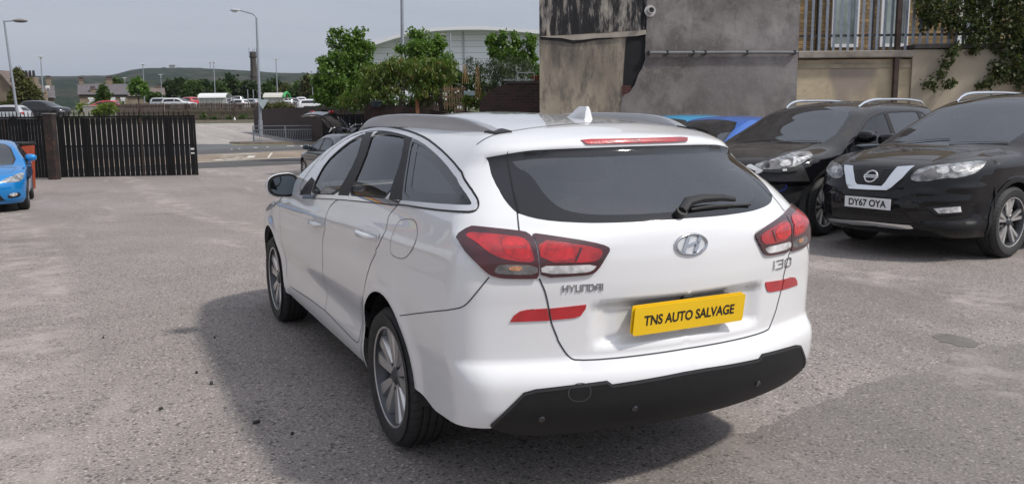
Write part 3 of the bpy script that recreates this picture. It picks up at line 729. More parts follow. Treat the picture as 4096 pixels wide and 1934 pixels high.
        for nm, pts, pr in (('reflector', [(705, 1060), (740, 1000), (800, 957), (870, 941), (1068, 928), (1090, 1045), (900, 1054)], None), ('reflector', [(1088, 930), (1445, 890), (1440, 930), (1390, 1000), (1330, 1020), (1112, 1042)], gate)):
            C.patch(nm, 'W', T(pts, Z8, 0), REFLR, pr, .004, .008, step=.03, **kw)
        # --- sill, fuel flap, handles
        for dd, pts in ((d1, [(395, 972), (440, 962), (497, 975), (492, 1005), (470, 1022), (400, 1000)]), (d2, [(775, 1058), (830, 1048), (943, 1075), (935, 1105), (905, 1132), (790, 1095)])):
            cup = np.array(pts, float); c0 = cup.mean(0)
            C.patch('handle_recess', 'W', T(c0+(cup-c0)*[1.0, 1.9]+[10, -5], Z1, 2), paint('white_recess', (.66, .66, .66)), dd, .0012, .001, **kw)
            hp = T(pts, Z1, 1); y0, y1 = hp[:, 0].min(), hp[:, 0].max(); zm = hp[:, 1].mean()
            Q = C.wrap(np.linspace(y0+.005, y1-.005, 9), np.full(9, zm)+np.linspace(0, -.006, 9)); n_ = C.normal(Q); out = .034*np.sin(np.linspace(.25, math.pi-.25, 9))**.6
            Q = Q+n_*out[:, None]
            if mir: Q = Q*[-1, 1, 1]
            h = MB(); h.tube([tuple(q) for q in Q], [.007, .012, .014, .015, .015, .015, .015, .014, .008], 10); ho = h.build('door_handle', Wt, dd, smooth='auto')
    fl = T([(1108, 972), (1135, 962), (1185, 962), (1230, 975), (1250, 995), (1258, 1060), (1250, 1130), (1235, 1230), (1180, 1300), (1130, 1295), (1050, 1250), (1030, 1200), (1045, 1130), (1070, 1060)], Z1, 0)
    fl = C.tr([(1597, 880), (1640, 874), (1664, 884), (1671, 920), (1667, 955), (1655, 990), (1632, 1022), (1611, 1036), (1578, 1026), (1560, 1008), (1565, 960), (1580, 915)], None, 1)
    ff = C.patch('fuel_flap', 'W', chaikin(fl, 1), Wt, None, .0012, .001); C.line('flap_gap', 'W', chaikin(fl, 1), .0032, mat('soft_gap', (.16, .16, .165), .9), ff, .0016, closed=True)
    # --- rear glass: black ceramic, clear field is cut through; lip spoiler lamp; wiper
    ring = np.vstack([rearblack])
    rw = C.part('rear_window_surround', 'W', *C.take('W', [6]), FRIT, gate, 0.0, 'both')
    C.part('rear_window', 'W', *C.take('W', [7]), PGLASS, gate, 0.0, 'both')
    for mir in (None, 'only'): C.line('glass_edge', 'W', T([(250, 395), (246, 470), (262, 530), (280, 620), (312, 770), (335, 862)], Z3, 1, False), .007, TRIMB, gate, .005, mirror=mir)
    bl = C.patch('brake_lamp', 'W', np.array([(-.245, 1.3605), (.245, 1.3605), (.262, 1.3745), (.22, 1.3775), (-.22, 1.3775), (-.262, 1.3745)]), RED1, gate, .004, .008, step=.02)
    # bumper
    low = np.array([(sv, .232) for sv in np.linspace(0, bblack[0, 0]-.0, 20)])
    low[:, 1] = .298; low[-3:, 1] = [.304, .322, .348]
    bb = np.vstack([bblack[::-1], low[::-1]])
    vo, fo, ri = cdt(subdiv(bb, .03), [], .03)
    bo = C.part('bumper_lower', 'W', vo, fo, GRAINPL, None, .004, 'both', .012)
    for mir in (None, 'only'): C.line('bevel_highlight_strip', 'W', bblack-[0, .007], .010, mat('painted_bevel_highlight', (.030, .030, .032), .45, spec=.5), bo, .006, mirror=mir)  # lighter strip: the bevel's highlight is put into the colour
    for uv in ((562, 1108), (1064, 1052), (1725, 917)):
        q = C.unwrap(C.cast([uv], Z4))[0]; M = C.frame('W', q); b = MB(); b.lathe([(.001, .010), (.011, .010), (.013, .007), (.013, -.01)], 20, M @ Matrix.Rotation(R_(-90), 4, 'Y')); b.build('parking_sensor', GLOSSB, bo, smooth='auto')
    q = C.unwrap(C.cast([(770, 968)], Z4))[0]; C.line('tow_cover_gap', 'W', [(q[0]+.034*math.cos(t), q[1]+.034*math.sin(t)) for t in np.linspace(0, 6.283, 24)], .003, GAP, bo, .0055, step=.01)
    # plate, badges
    ctr = np.array([0, -1.030, .722]); tilt = R_(8)
    M = Matrix.Translation(ctr) @ Matrix.Rotation(R_(90)-tilt*0+R_(10), 4, 'X'); M = Matrix.Translation(ctr) @ Matrix.Rotation(R_(90)+R_(8), 4, 'X')
    def rrect(w, h, r, n=5):
        o = []
        for cx, cy, a0 in ((w/2-r, h/2-r, 0), (-w/2+r, h/2-r, 90), (-w/2+r, -h/2+r, 180), (w/2-r, -h/2+r, 270)):
            o += [(cx+r*math.cos(R_(a0+90*k/n)), cy+r*math.sin(R_(a0+90*k/n))) for k in range(n+1)]
        return o
    pk = MB(); pk.prism(rrect(.46, .09, .008), M @ Matrix.Translation((0, 0, -.055)), .046); pk.build('plate_bracket', BLACKPL, gate)
    under = MB(); under.prism(rrect(.521, .111, .010), M @ Matrix.Translation((-.007, .006, -.010)), .004); under.build('spare_plate', PLATEY, gate)
    pb = MB(); pb.prism(rrect(.520, .111, .010), M @ Matrix.Translation((0, 0, -.002)), .004); po = pb.build('number_plate', PLATEY, gate)
    put_text('plate_lettering', 'TNS AUTO SALVAGE', M @ Matrix.Translation((-.003, 0, .0026)), .425, .040, INK, po, .0012, bold=.022)
    qb = C.unwrap(C.cast([(1337, 447)], Z4))[0]; M = C.frame('W', (0, .772)); b = MB(); b.box((0, -1.0, .783), (.05, .03, .026), bev=.008); b.build('reversing_camera', BLACKPL, gate)
    M = C.frame('W', (0, .990)); zl = M
    lg = MB(); ring = [M @ Vector((.0715*math.cos(t), .0375*math.sin(t), .004)) for t in np.linspace(0, 2*math.pi, 41)]
    lg.prism([(.079*math.cos(t), .045*math.sin(t)) for t in np.linspace(0, 2*math.pi, 40, endpoint=False)], M @ Matrix.Translation((0, 0, -.012)), .014)
    bg = lg.build('badge', SATIN, gate)
    lg = MB(); lg.tube(ring, .0055, 8, cap=False)
    up = M.to_3x3() @ Vector((0, 0, 1))
    def st(a, b, w, d=.006): lg.bar(M @ Vector((*a, .006)), M @ Vector((*b, .006)), w, d, up=up)
    st((-.040, -.026), (-.013, .029), .013); st((.013, -.029), (.040, .026), .013); st((-.028, -.006), (.0, .002), .010); st((0, .002), (.030, .007), .010)
    lg.build('badge_emblem', DKCHROME, bg)
    q = C.unwrap(C.cast([(787, 405)], Z4))[0]; M = C.frame('W', q) @ Matrix.Translation((0, 0, .0012))
    def word(glyphs, M, w, h, t, gap, nm):
        n = len(glyphs); gw = [g[0] for g in glyphs]; tot = sum(gw)+gap*(n-1); x = -tot/2; L = []
        for wd_, sts in glyphs:
            for sline in sts: L.append([((x+px_*wd_)/tot, py_-.5) for px_, py_ in sline])
            x += wd_+gap
        strokes(nm, L, M, w, h, t, DKCHROME, gate)
    H = (.8, [[(0, 0), (0, 1)], [(1, 0), (1, 1)], [(0, .5), (1, .5)]]); Yg = (.8, [[(0, 1), (.5, .5)], [(1, 1), (.5, .5)], [(.5, .5), (.5, 0)]])
    U = (.8, [[(0, 1), (0, 0), (1, 0), (1, 1)]]); Ng = (.8, [[(0, 0), (0, 1), (1, 1), (1, 0)]]); Dg = (.8, [[(0, 0), (0, 1), (.7, 1), (1, .7), (1, .3), (.7, 0), (0, 0)]])
    A = (.8, [[(0, 0), (0, .65), (.35, 1), (1, 1), (1, 0)], [(0, .42), (1, .42)]]); I = (.12, [[(.5, 0), (.5, 1)]])
    word([H, Yg, U, Ng, Dg, A, I], M, .150, .022, .0037, .34, 'make_lettering')
    q = C.unwrap(C.cast([(1862, 275)], Z4))[0]; M = C.frame('W', q) @ Matrix.Translation((0, 0, .0012))
    fac = 1.0; vx = np.array(M.col[0][:3]); dv = np.array(M.translation)-CAMP; dv /= np.linalg.norm(dv); fac = math.sqrt(max(.05, 1-(vx @ dv)**2)); print('foreshort', fac)
    word([(.1, [[(.5, 0), (.5, .62)], [(.5, .85), (.5, 1)]]), (.8, [[(0, 1), (1, 1), (1, 0), (0, 0)], [(.35, .55), (1, .55)]]), (.8, [[(0, .15), (0, .85), (.2, 1), (.8, 1), (1, .85), (1, .15), (.8, 0), (.2, 0), (0, .15)]])], M, .070/fac, .034, .0052, .34, 'model_lettering')
    # wiper
    w0 = C.cast([(1560, 872), (1600, 815), (1700, 795), (1850, 783), (1950, 790), (2080, 805)], Z3); nn = C.normal(w0)
    b = MB(); w1 = w0+nn*np.array([.012, .03, .034, .03, .026, .018])[:, None]
    P = [Vector(p) for p in w1]
    b.tube([P[0]-Vector(nn[0])*.02, P[0]+Vector(nn[0])*.012], .022, 14); b.tube([P[0]+Vector(nn[0])*.01, P[1], P[2], P[3], P[4]], [.018, .020, .017, .014, .010], 8)
    blade0 = C.cast([(1640, 845), (1800, 822), (2090, 806)], Z3); nb = C.normal(blade0); b.tube([tuple(v) for v in blade0+nb*.008], [.006, .008, .006], 6); b.build('wiper', BLACKPL, gate, smooth='auto')
    # roof: rails, fin, seams
    for sx in (-1, 1):
        pts = []; rr = []
        ys = np.linspace(-.36, 1.55, 26)
        for i, y in enumerate(ys):
            x = np.interp(y, [-.36, 0, .8, 1.2, 1.55], [.478, .535, .565, .555, .52]); z = float(C.top(np.array([x]), np.array([y]))[0, 2])
            pts.append((sx*x, y, z)); 
        e = np.minimum(np.clip((ys-ys[0])/.42, 0, 1), np.clip((ys[-1]-ys)/.80, 0, 1)); lift = .053*np.sin(math.pi/2*e)**.85
        V = []; F = []; n = 8
        for (x, y, z), lf in zip(pts, lift):
            w = .023
            for ox, oz in ((-w, -.012), (-w*.92, lf*.70), (-w*.62, lf), (0, lf+.002), (w*.62, lf), (w*.92, lf*.70), (w, -.012), (0, -.014)): V.append((x+ox, y, z+oz))
        for i in range(len(pts)-1):
            for k in range(n): F.append((i*n+k, i*n+(k+1) % n, (i+1)*n+(k+1) % n, (i+1)*n+k))
        F += [tuple(range(n)), tuple((len(pts)-1)*n+k for k in range(n))]
        b = MB(); b.add(V, F); b.build('roof_rail', mat('rail_aluminium', (.46, .465, .48), .36, metal=.6, var=.04, scale=3), root, smooth='auto')
        C.patch('rail_foot', 'T', [(sx*.45, -.42), (sx*.51, -.40), (sx*.52, -.30), (sx*.45, -.33)], BLACKPL, None, .006, .01)
        C.line('roof_gap', 'T', [(sx*.47, -.36), (sx*.53, 0), (sx*.60, .8), (sx*.60, 1.3)], .006, GAP, None, .001)
    C.line('tailgate_gap', 'T', [(-.60, -.40), (-.48, -.395), (-.2, -.42), (0, -.424), (.2, -.42), (.48, -.395), (.60, -.40)], .007, GAP, None, .0015)
    prof = [(-.245, 0), (-.235, .012), (-.225, .055), (-.215, .062), (-.195, .066), (-.185, .063), (-.13, .040), (-.085, .018), (-.055, 0)]   # profile, sharp rear edge
    b = MB(); V = []; F = []
    for y, h, wb, wt in [(-.282, .0, .026, .020), (-.281, .02, .025, .015), (-.277, .058, .024, .007), (-.270, .064, .023, .006), (-.215, .064, .023, .0055), (-.200, .060, .023, .0055), (-.165, .042, .022, .006), (-.13, .024, .019, .007), (-.09, .008, .014, .008), (-.07, .0, .004, .004)]:
        z0 = 1.447+.03*(y+.3)
        for ox, t in ((-wb, 0), (-(wb*.75+wt*.25), .25), (-(wb*.35+wt*.65), .75), (-wt, 1.0), (wt, 1.0), (wb*.35+wt*.65, .75), (wb*.75+wt*.25, .25), (wb, 0)): V.append((ox, y, z0+h*t))
    n = 8
    for i in range(9):
        for k in range(n-1): F.append((i*n+k, i*n+k+1, (i+1)*n+k+1, (i+1)*n+k))
    F.append(tuple(range(n))); b.add(V, F); b.build('roof_antenna', Wt, root, smooth='auto')
    # mirrors
    for sx in (-1, 1):
        m = bpy.data.objects.new('door_mirror', None); COL.objects.link(m); m.parent = root; m.location = (sx*.915, 1.98, 1.045)
        bm = bmesh.new(); bmesh.ops.create_icosphere(bm, subdivisions=4, radius=1)
        for v in bm.verts:
            x, y, z = v.co; y2 = max(y, -.12)
            f = lambda t, p: math.copysign(abs(t)**p, t)
            x2 = f(x, .72); z2 = f(z, .75)
            v.co = (x2*.106*(1-.08*z), y2*.085, z2*.078*(1-.18*x2*sx*(-1)*0+.10*x2*(-sx)))
        bmesh.ops.rotate(bm, verts=bm.verts, cent=(0, 0, 0), matrix=Matrix.Rotation(R_(-8*sx), 3, 'Z'))
        me = bpy.data.meshes.new('mirror_housing'); bm.to_mesh(me); bm.free(); me.materials.append(Wt); me.polygons.foreach_set('use_smooth', [True]*len(me.polygons)); o = bpy.data.objects.new('mirror_housing', me); COL.objects.link(o); o.parent = m
        R8 = Matrix.Rotation(R_(-8*sx), 4, 'Z')
        ol = [(math.copysign(abs(math.cos(t))**.72, math.cos(t))*.102, math.copysign(abs(math.sin(t))**.75, math.sin(t))*.074) for t in np.linspace(0, 2*math.pi, 44, endpoint=False)]
        b = MB(); b.prism([(x, z*(1+.10*(x/.118)*(-sx))) for x, z in ol], R8 @ Matrix.Translation((0, -.0115, 0)) @ Matrix.Rotation(R_(90), 4, 'X'), .006); b.build('mirror_bezel', TRIMB, m)
        b = MB(); b.prism([(x*.84, z*.80*(1+.10*(x/.118)*(-sx))) for x, z in ol], R8 @ Matrix.Translation((0, -.0178, 0)) @ Matrix.Rotation(R_(90), 4, 'X'), .002); b.build('mirror_glass', mat('mirror', (.16, .18, .20), .01, metal=1.0, var=.01), m)
        b = MB(); b.bar((-sx*.08, .02, -.055), (-sx*.16, .0, -.045), .06, .035, bev=.008); b.build('mirror_arm', TRIMB, m)
        b = MB(); b.box((sx*.100, .015, .005), (.012, .05, .022), bev=.004); b.build('side_repeater', CLEARL, m)
    b = MB(); b.box((0, 1.35, .24), (1.4, 3.6, .03)); b.box((0, -.55, .36), (1.3, .5, .03)); b.build('underbody', BLACKPL, root)
    liners(root, 2.65, .36, .872)
    wheelset(root, .316, .222, .205, 'twin5', 2.65, .878)
    cabin(root, 2.65, -.85, .60, .33, 1.95, .98)
    b = MB(); b.box((0, -.5, .62), (1.3, .75, .04)); b.build('load_cover', CABIN, root)
    return C
ESTATE = estate_car()
# ------------------------------------------------------------------ ground, roads, hills
def zt(P): return tz(P)
def tarmac_mat(name, base, spk=.5, lo=.75, seed=0.0, stains=True):
    t = NT(name); v = t.vec(loc=(seed, seed, 0))
    big = t.noise(.22, 5, .6, v); mid = t.noise(1.7, 6, .65, v); fine = t.noise(78, 4, .75, v); grit = t.noise(160, 2, .6, v)
    c = np.array(base)
    col = t.ramp(big, (.32, tuple(c*lo)), (.62, tuple(c*1.06)))
    col = t.mix(t.ramp(mid, (.35, .55), (.62, 0.0)), col, tuple(c*.74))
    sp = t.ramp(fine, (.36, .52), (.5, 1.0), (.66, 1.55)); col = t.mix(min(spk, 1.0), col, t.mix(1.0, col, sp, 'MULTIPLY'))
    vo = t.n('TexVoronoi'); vo.inputs['Scale'].default_value = 88; t.lk(v, vo.inputs['Vector'])
    st = t.ramp(vo.outputs['Color'], (.80, 0.0), (.86, .8)); col = t.mix(t.math('MULTIPLY', st, spk*.75), col, tuple(np.clip(c*2.0, 0, 1)))
    dk = t.n('TexVoronoi'); dk.inputs['Scale'].default_value = 66; t.lk(t.vec(loc=(3.1, 1.7, 0)), dk.inputs['Vector'])
    col = t.mix(t.math('MULTIPLY', t.ramp(dk.outputs['Color'], (.76, 0.0), (.84, .85)), spk), col, tuple(c*.32))
    if stains:
        s2 = t.noise(.55, 3, .5, t.vec(loc=(9+seed, 4, 0), scale=(1, .45, 1)), .6)
        col = t.mix(t.ramp(s2, (.61, 0.0), (.70, .45)), col, tuple(c*.45))
        s3 = t.noise(.9, 6, .75, t.vec(loc=(2, 11+seed, 0), scale=(1.6, .25, 1)), .8)
        col = t.mix(t.ramp(s3, (.58, 0.0), (.72, .6)), col, tuple(np.clip(c*1.5, 0, 1)))
        w = t.n('TexWave'); w.wave_type = 'BANDS'; w.bands_direction = 'X'; w.inputs['Scale'].default_value = .095; w.inputs['Distortion'].default_value = 3.2; w.inputs['Detail'].default_value = 3; w.inputs['Detail Scale'].default_value = .5
        t.lk(t.vec(rot=(0, 0, R_(-4)), loc=(seed+.9, 0, 0)), w.inputs['Vector'])
        tk = t.math('MULTIPLY', t.ramp(w.outputs['Color'], (.86, 0.0), (.97, 1.0)), t.ramp(t.noise(2.2, 5, .75), (.46, 0.0), (.68, .75)))
        col = t.mix(tk, col, tuple(np.clip(c*1.55, 0, 1)))
    t.set(color=col, rough=.88, spec=.25)
    t.bump(t.math('ADD', t.math('MULTIPLY', fine, .6), t.math('MULTIPLY', grit, .5)), .9*spk+.1, .006)
    return t.m
LOTM = tarmac_mat('worn_tarmac', (.282, .251, .233), .98)
PATCHM = tarmac_mat('smooth_tarmac_patch', (.228, .204, .191), .7, seed=5)
ROADM = tarmac_mat('grey_road_asphalt', (.13, .135, .135), .4, seed=2, stains=False)
ROADD = tarmac_mat('dark_road_asphalt', (.105, .10, .10), .4, seed=3, stains=False)
BAYM = tarmac_mat('buff_road_surface', (.27, .215, .165), .4, seed=4)
CONCM = tarmac_mat('pale_concrete', (.33, .30, .28), .3, lo=.85, seed=6)
PAVEM = tarmac_mat('pavement_slabs', (.22, .20, .185), .4, seed=7)
def zfree(P, dz): return (P[0], P[1], tz(P)+dz)
def build_ground():
    ds = np.concatenate([[-60, -20, -4, 4], np.arange(6, 19, .75), [20, 30, 38, 40, 42, 50, 58], np.linspace(60, 180, 31), [250, 400, 800, 1200, 2500, 6000]]); ss = np.concatenate([[-4000, -1200, -400, -150, -80, -50, -30, -20, -12, -8, -5], np.arange(-3, 3, .5), [3, 5, 8, 12, 20, 30, 50, 80, 150], [400, 1200, 4000]])
    V = [loc(d, s_, float(terr(d, s_))) for d in ds for s_ in ss]; n = len(ss)
    F = [(i*n+j, i*n+j+1, (i+1)*n+j+1, (i+1)*n+j) for i in range(len(ds)-1) for j in range(n-1)]
    grass = NT('rough_grass'); g = grass.noise(.15, 5); grass.set(color=grass.ramp(g, (.3, (.045, .065, .022)), (.7, (.085, .095, .035))), rough=.95)
    mi = [0 if ds[i] < 90 else 1 for i in range(len(ds)-1) for j in range(n-1)]
    o = link_mesh('ground', V, F, mats=[LOTM, grass.m], mi=mi); tag(o, kind='structure')
    def sheet(name, poly, m, dz, kind='structure'):
        P = subdiv(np.array([(p[0], p[1]) for p in poly]), 3.0); vs = [Vector((x, y)) for x, y in P]
        lo = P.min(0); hi = P.max(0); G = []
        st = max(3.0, (hi-lo).max()/40)
        G = np.array([(x, y) for x in np.arange(lo[0], hi[0], st) for y in np.arange(lo[1], hi[1], st)])
        if len(G): G = G[inpoly(G, P)]
        vo, _, fo, *_ = delaunay_2d_cdt(vs+[Vector(map(float, g)) for g in G], [(i, (i+1) % len(P)) for i in range(len(P))], [], 0, 1e-5)
        vo = np.array([tuple(v) for v in vo]); fo = np.array(fo); fo = fo[inpoly(vo[fo].mean(1), P)]
        z = terr((vo-CAMP[:2]) @ AX[:2], (vo-CAMP[:2]) @ RT[:2])+dz
        o = link_mesh(name, np.column_stack([vo, z]), [tuple(f) for f in fo], m)
        if kind: tag(o, kind=kind)
        return o
    u = np.array([.955, .297]); 
    def band(p, w0, w1, L=90): # strip parallel to the street through p; w0..w1 measured across
        p = np.array(p[:2]); nn = np.array([-u[1], u[0]])
        return [p-u*L+nn*w0, p+u*L+nn*w0, p+u*L+nn*w1, p-u*L+nn*w1]
    # edges read from the photograph on the level ground
    def seg(a, b, ext=70):
        a = np.array(on_g(a[0]/D2S, a[1]/D2S)[:2]); b = np.array(on_g(b[0]/D2S, b[1]/D2S)[:2]); d = (b-a)/np.linalg.norm(b-a)
        return a-d*ext, b+d*ext
    e0 = seg((802, 674), (1193, 657)); e1 = seg((802, 650), (1223, 629.6)); e2 = seg((799, 620.4), (1213, 601.6)); e3 = seg((799, 600), (1213, 590)); e4 = seg((930, 577), (1266, 577))
    e3 = (e2[0]*.55+e4[0]*.45, e2[1]*.55+e4[1]*.45)
    sheet('road', [e0[0], e0[1], e1[1], e1[0]], ROADD, .004)
    sheet('bus_bay', [e1[0], e1[1], e2[1], e2[0]], BAYM, .005)
    sheet('road', [e2[0], e2[1], e3[1], e3[0]], ROADD, .0045)
    sheet('road', [e3[0], e3[1], e4[1], e4[0]], ROADM, .004)
    wp = mat('worn_road_paint', (.55, .53, .47), .7, var=.3, scale=5); yp = mat('yellow_road_paint', (.50, .40, .12), .7, var=.25, scale=5)
    def pxp(name, pts, m, dz=.012):
        P = [on_g(x/D2S, y/D2S) for x, y in pts]; o = link_mesh(name, [(p[0], p[1], tz(p)+dz) for p in P], [tuple(range(len(P)))], m); tag(o, kind='structure'); return o
    q = lambda x, y: (700+.329*x, 350+.329*y)
    d1 = (e1[1]-e1[0]); nrm = np.array([-d1[1], d1[0]])/np.linalg.norm(d1)
    link = [e1[0]+nrm*0, e1[1]+nrm*0, e1[1]+nrm*.22, e1[0]+nrm*.22]; tag(link_mesh('road_marking', [(*p, -.4+.013) for p in link], [(0, 1, 2, 3)], wp), kind='structure')
    link = [e2[0]+nrm*0, e2[1]+nrm*0, e2[1]+nrm*.16, e2[0]+nrm*.16]; tag(link_mesh('road_marking', [(*p, -.4+.013) for p in link], [(0, 1, 2, 3)], wp), kind='structure')
    for pts in ([(1118, 858), (1140, 858), (1190, 795), (1165, 795)],):
        pxp('road_marking', [q(*p) for p in pts], wp)
    # worn lettering in the bay: strokes only, as worn as in the photograph
    for a, b in [((500, 886), (560, 876)), ((560, 876), (700, 868)), ((545, 850), (650, 845)), ((580, 825), (700, 818)), ((700, 818), (900, 805)), ((760, 842), (800, 838)), ((720, 866), (780, 858)), ((800, 860), (910, 856)), ((910, 856), (940, 832)), ((860, 812), (985, 803)), ((640, 880), (760, 876)), ((820, 866), (900, 868))]:
        p = np.array(on_g(*(np.array(q(*a))/D2S))); r = np.array(on_g(*(np.array(q(*b))/D2S))); d = (r-p)[:2]; n_ = np.array([-d[1], d[0]])/np.linalg.norm(d)*.17
        tag(link_mesh('road_marking', [(*(p[:2]-n_), -.389), (*(r[:2]-n_), -.389), (*(r[:2]+n_), -.389), (*(p[:2]+n_), -.389)], [(0, 1, 2, 3)], wp), kind='structure')
    for x0, x1, y in ((680, 700, 752), (770, 795, 744), (960, 1000, 732), (1110, 1140, 725), (1360, 1450, 712), (1525, 1590, 708), (1600, 1660, 704), (1525, 1650, 714)):
        pxp('road_marking', [q(x0, y+3), q(x1, y+2), q(x1, y-3), q(x0, y-3)], wp)
    # yellow lines round the corner kerb, kerb and pavement beyond
    for off in (0, 26):
        c = [q(660+off, 652), q(612+off, 660), q(596+off, 672), (q(615+off, 686)), q(700+off, 694-off*.05), q(900, 697-off*.14), q(1300, 694-off*.14), q(1720, 690-off*.14)]
        P = [np.array(on_g(x/D2S, y/D2S)) for x, y in c]; P = chaikin(np.array(P)[:, :2], 2, False); tgt = np.gradient(P, axis=0); nr = np.stack([-tgt[:, 1], tgt[:, 0]], 1)/np.linalg.norm(tgt, axis=1, keepdims=True)*.11
        V = np.vstack([P+nr, P-nr]); n = len(P); tag(link_mesh('road_marking', np.column_stack([V, np.full(2*n, -.386)]), [(i, i+1, n+i+1, n+i) for i in range(n-1)], yp), kind='structure')
    kp = [q(960, 640), q(760, 640), q(700, 652), q(680, 668), q(690, 682), q(800, 690), q(1000, 690), q(1400, 689), q(1720, 688), q(2300, 686)]
    K = np.array([on_g(x/D2S, y/D2S)[:2] for x, y in kp]); far = [K[-1]+np.array([4, 16.0]), np.array(loc(72, -10.5)[:2])]
    poly = np.vstack([K, far]); mb = MB(); n = len(poly)
    V = [(*p, -.45) for p in poly]+[(*p, -.26) for p in poly]; mb.add(V, [tuple(range(n, 2*n))]+[(i, (i+1) % n, n+(i+1) % n, n+i) for i in range(n)])
    o = mb.build('pavement', PAVEM); tag(o, kind='structure')
    kb = MB()
    for a, b in zip(K[1:-1], K[2:]): kb.bar((*a, -.33), (*b, -.33), .16, .17)
    o = kb.build('kerb', mat('kerb_stone', (.24, .20, .17), .85, scale=2, var=.2)); tag(o, kind='structure')
    # pale concrete ramp rising to the car park
    R1 = [loc(60, -60)[:2], loc(60.5, -9.2)[:2], loc(72, -10.8)[:2], loc(95.0, -12.4)[:2], loc(95.0, -66)[:2]]
    sheet('ramp', R1, CONCM, .006)
    vg = NT('verge_grass'); vg.set(color=vg.ramp(vg.noise(.9, 6, .7), (.3, (.05, .075, .02)), (.5, (.10, .085, .035)), (.7, (.16, .08, .03))), rough=.95)
    sheet('verge', [loc(95.0, -66)[:2], loc(95.0, -12.4)[:2], loc(98, -12.8)[:2], loc(98, -66)[:2]], vg.m, .02)
    mb = MB(); mb.bar(zfree(loc(95, -66), .1), zfree(loc(95, -12.4), .1), .3, .35); o = mb.build('kerb', MATS['kerb_stone']); tag(o, kind='structure')
    # smoother, darker tarmac in the right foreground
    pt = [(1450, 1500), (1540, 1240), (1640, 1172), (1760, 1122), (1870, 1088), (1960, 1056), (2010, 1030), (2060, 1012), (2120, 985), (2165, 968), (2230, 950), (2300, 935), (2340, 922), (2400, 885), (2470, 868), (2575, 865), (2760, 850), (2900, 1250), (2300, 1400)]
    P = [on_g(x, y)[:2] for x, y in pt]; P = chaikin(np.array(P), 1); r2 = np.random.default_rng(3); P = subdiv(P, .12); P = P+r2.normal(0, .018, P.shape)
    sheet('tarmac_patch', P, PATCHM, .0012)
    pm = NT('dark_oil_stain'); f = pm.noise(5, 5, .7); pm.set(color=pm.ramp(f, (.3, (.10, .09, .075)), (.7, (.18, .165, .15))), rough=.7)
    P = [on_g(x, y)[:2] for x, y in [(2330, 842), (2370, 838), (2420, 845), (2470, 862), (2455, 874), (2400, 868), (2360, 855)]]; sheet('oil_stain', subdiv(chaikin(np.array(P), 2), .06)+np.random.default_rng(5).normal(0, .012, subdiv(chaikin(np.array(P), 2), .06).shape), pm.m, .0022)
    # small dark debris lying about
    r3 = np.random.default_rng(11); dbm = mat('dark_debris', (.03, .03, .032), .7); dl = [(645, 1063, .05), (532, 965, .045), (495, 938, .03), (405, 1029, .03), (735, 1092, .025), (540, 850, .02), (260, 850, .02)]
    for u_, v_, sz in dl:
        p = on_g(u_, v_); b = MB(); b.box((p[0], p[1], p[2]+.008), (sz*.7, sz*.4, .014), Matrix.Rotation(r3.uniform(0, 3), 3, 'Z'), bev=.004)
        o = b.build('debris', dbm); tag(o, {645: 'largest black fragment lying on the tarmac below the rear left wheel'}.get(u_, 'small dark fragment lying on the tarmac beside the white estate car'), 'debris', 'loose fragments on the tarmac')
    # far hills
    ridge = [(-900, 194), (-300, 192), (0, 190), (77, 190.6), (109, 191.5), (171, 192.4), (220, 190), (272, 189.8), (290, 186.4), (306, 182), (331, 176), (359, 171.5), (406, 171), (437, 169.8), (487, 170.6), (537, 173), (592, 176), (632, 178.8), (665, 180.6), (701, 183.4), (784, 184.5), (1000, 190), (1500, 200), (2600, 215)]
    D = 2400; xs = np.linspace(-900, 2600, 260); rv = np.interp(xs, [r[0] for r in ridge], [r[1] for r in ridge]); r4 = np.random.default_rng(4)
    rows = np.linspace(0, 1, 26); V = []; F = []
    for i, t in enumerate(rows):
        d = 1150+(D-1150)*t
        for x, v in zip(xs, rv):
            top = at(x, v, D); s_ = (top-CAMP) @ RT; h = (top[2]-6)*(t**.72)+6
            V.append(loc(d, s_*d/D, h+(r4.normal(0, 1.5) if 0 < t < .96 else (r4.normal(0, .4)))))
    for t in (1.25, ):
        for x, v in zip(xs, rv): top = at(x, v, D); s_ = (top-CAMP) @ RT; V.append(loc(D*1.25, s_*1.25, top[2]*.6))
    n = len(xs); F = [(i*n+j, i*n+j+1, (i+1)*n+j+1, (i+1)*n+j) for i in range(len(rows)) for j in range(n-1)]
    t = NT('wooded_moor'); w = t.noise(.012, 8, .7, t.vec((1, 1, 1))); fld = t.noise(.004, 3, .5)
    vo = t.n('TexVoronoi'); vo.inputs['Scale'].default_value = .045; t.lk(t.vec((1, 1, 1.6)), vo.inputs['Vector'])
    col = t.ramp(w, (.40, (.008, .018, .010)), (.5, (.022, .032, .015)), (.60, (.060, .055, .036)))
    col = t.mix(t.ramp(fld, (.55, 0.0), (.66, .75)), col, (.065, .055, .045)); col = t.mix(t.ramp(vo.outputs['Distance'], (.1, .55), (.7, 0.0)), col, (.012, .024, .014))
    t.set(color=col, rough=1.0, spec=0.0); t.bump(t.noise(.05, 4), 1.0, 8)
    tag(link_mesh('hills', V, F, t.m, smooth=True), kind='structure')
    D2 = 5500; xs = np.linspace(-1500, 1200, 40); V = []
    for x in xs: p = at(x, 190.5+1.0*math.sin(x*.01), D2); V += [(p[0], p[1], -20), tuple(p)]
    for x in xs: p = at(x, 192, D2*1.3); V += [(p[0], p[1], p[2]*.7)]
    n = len(xs); F = [(2*i, 2*i+2, 2*i+3, 2*i+1) for i in range(n-1)]+[(2*i+1, 2*i+3, 2*n+i+1, 2*n+i) for i in range(n-1)]
    tag(link_mesh('far_hills', V, F, mat('far_moor', (.05, .06, .045), 1.0, scale=.003, var=.3)), kind='structure')
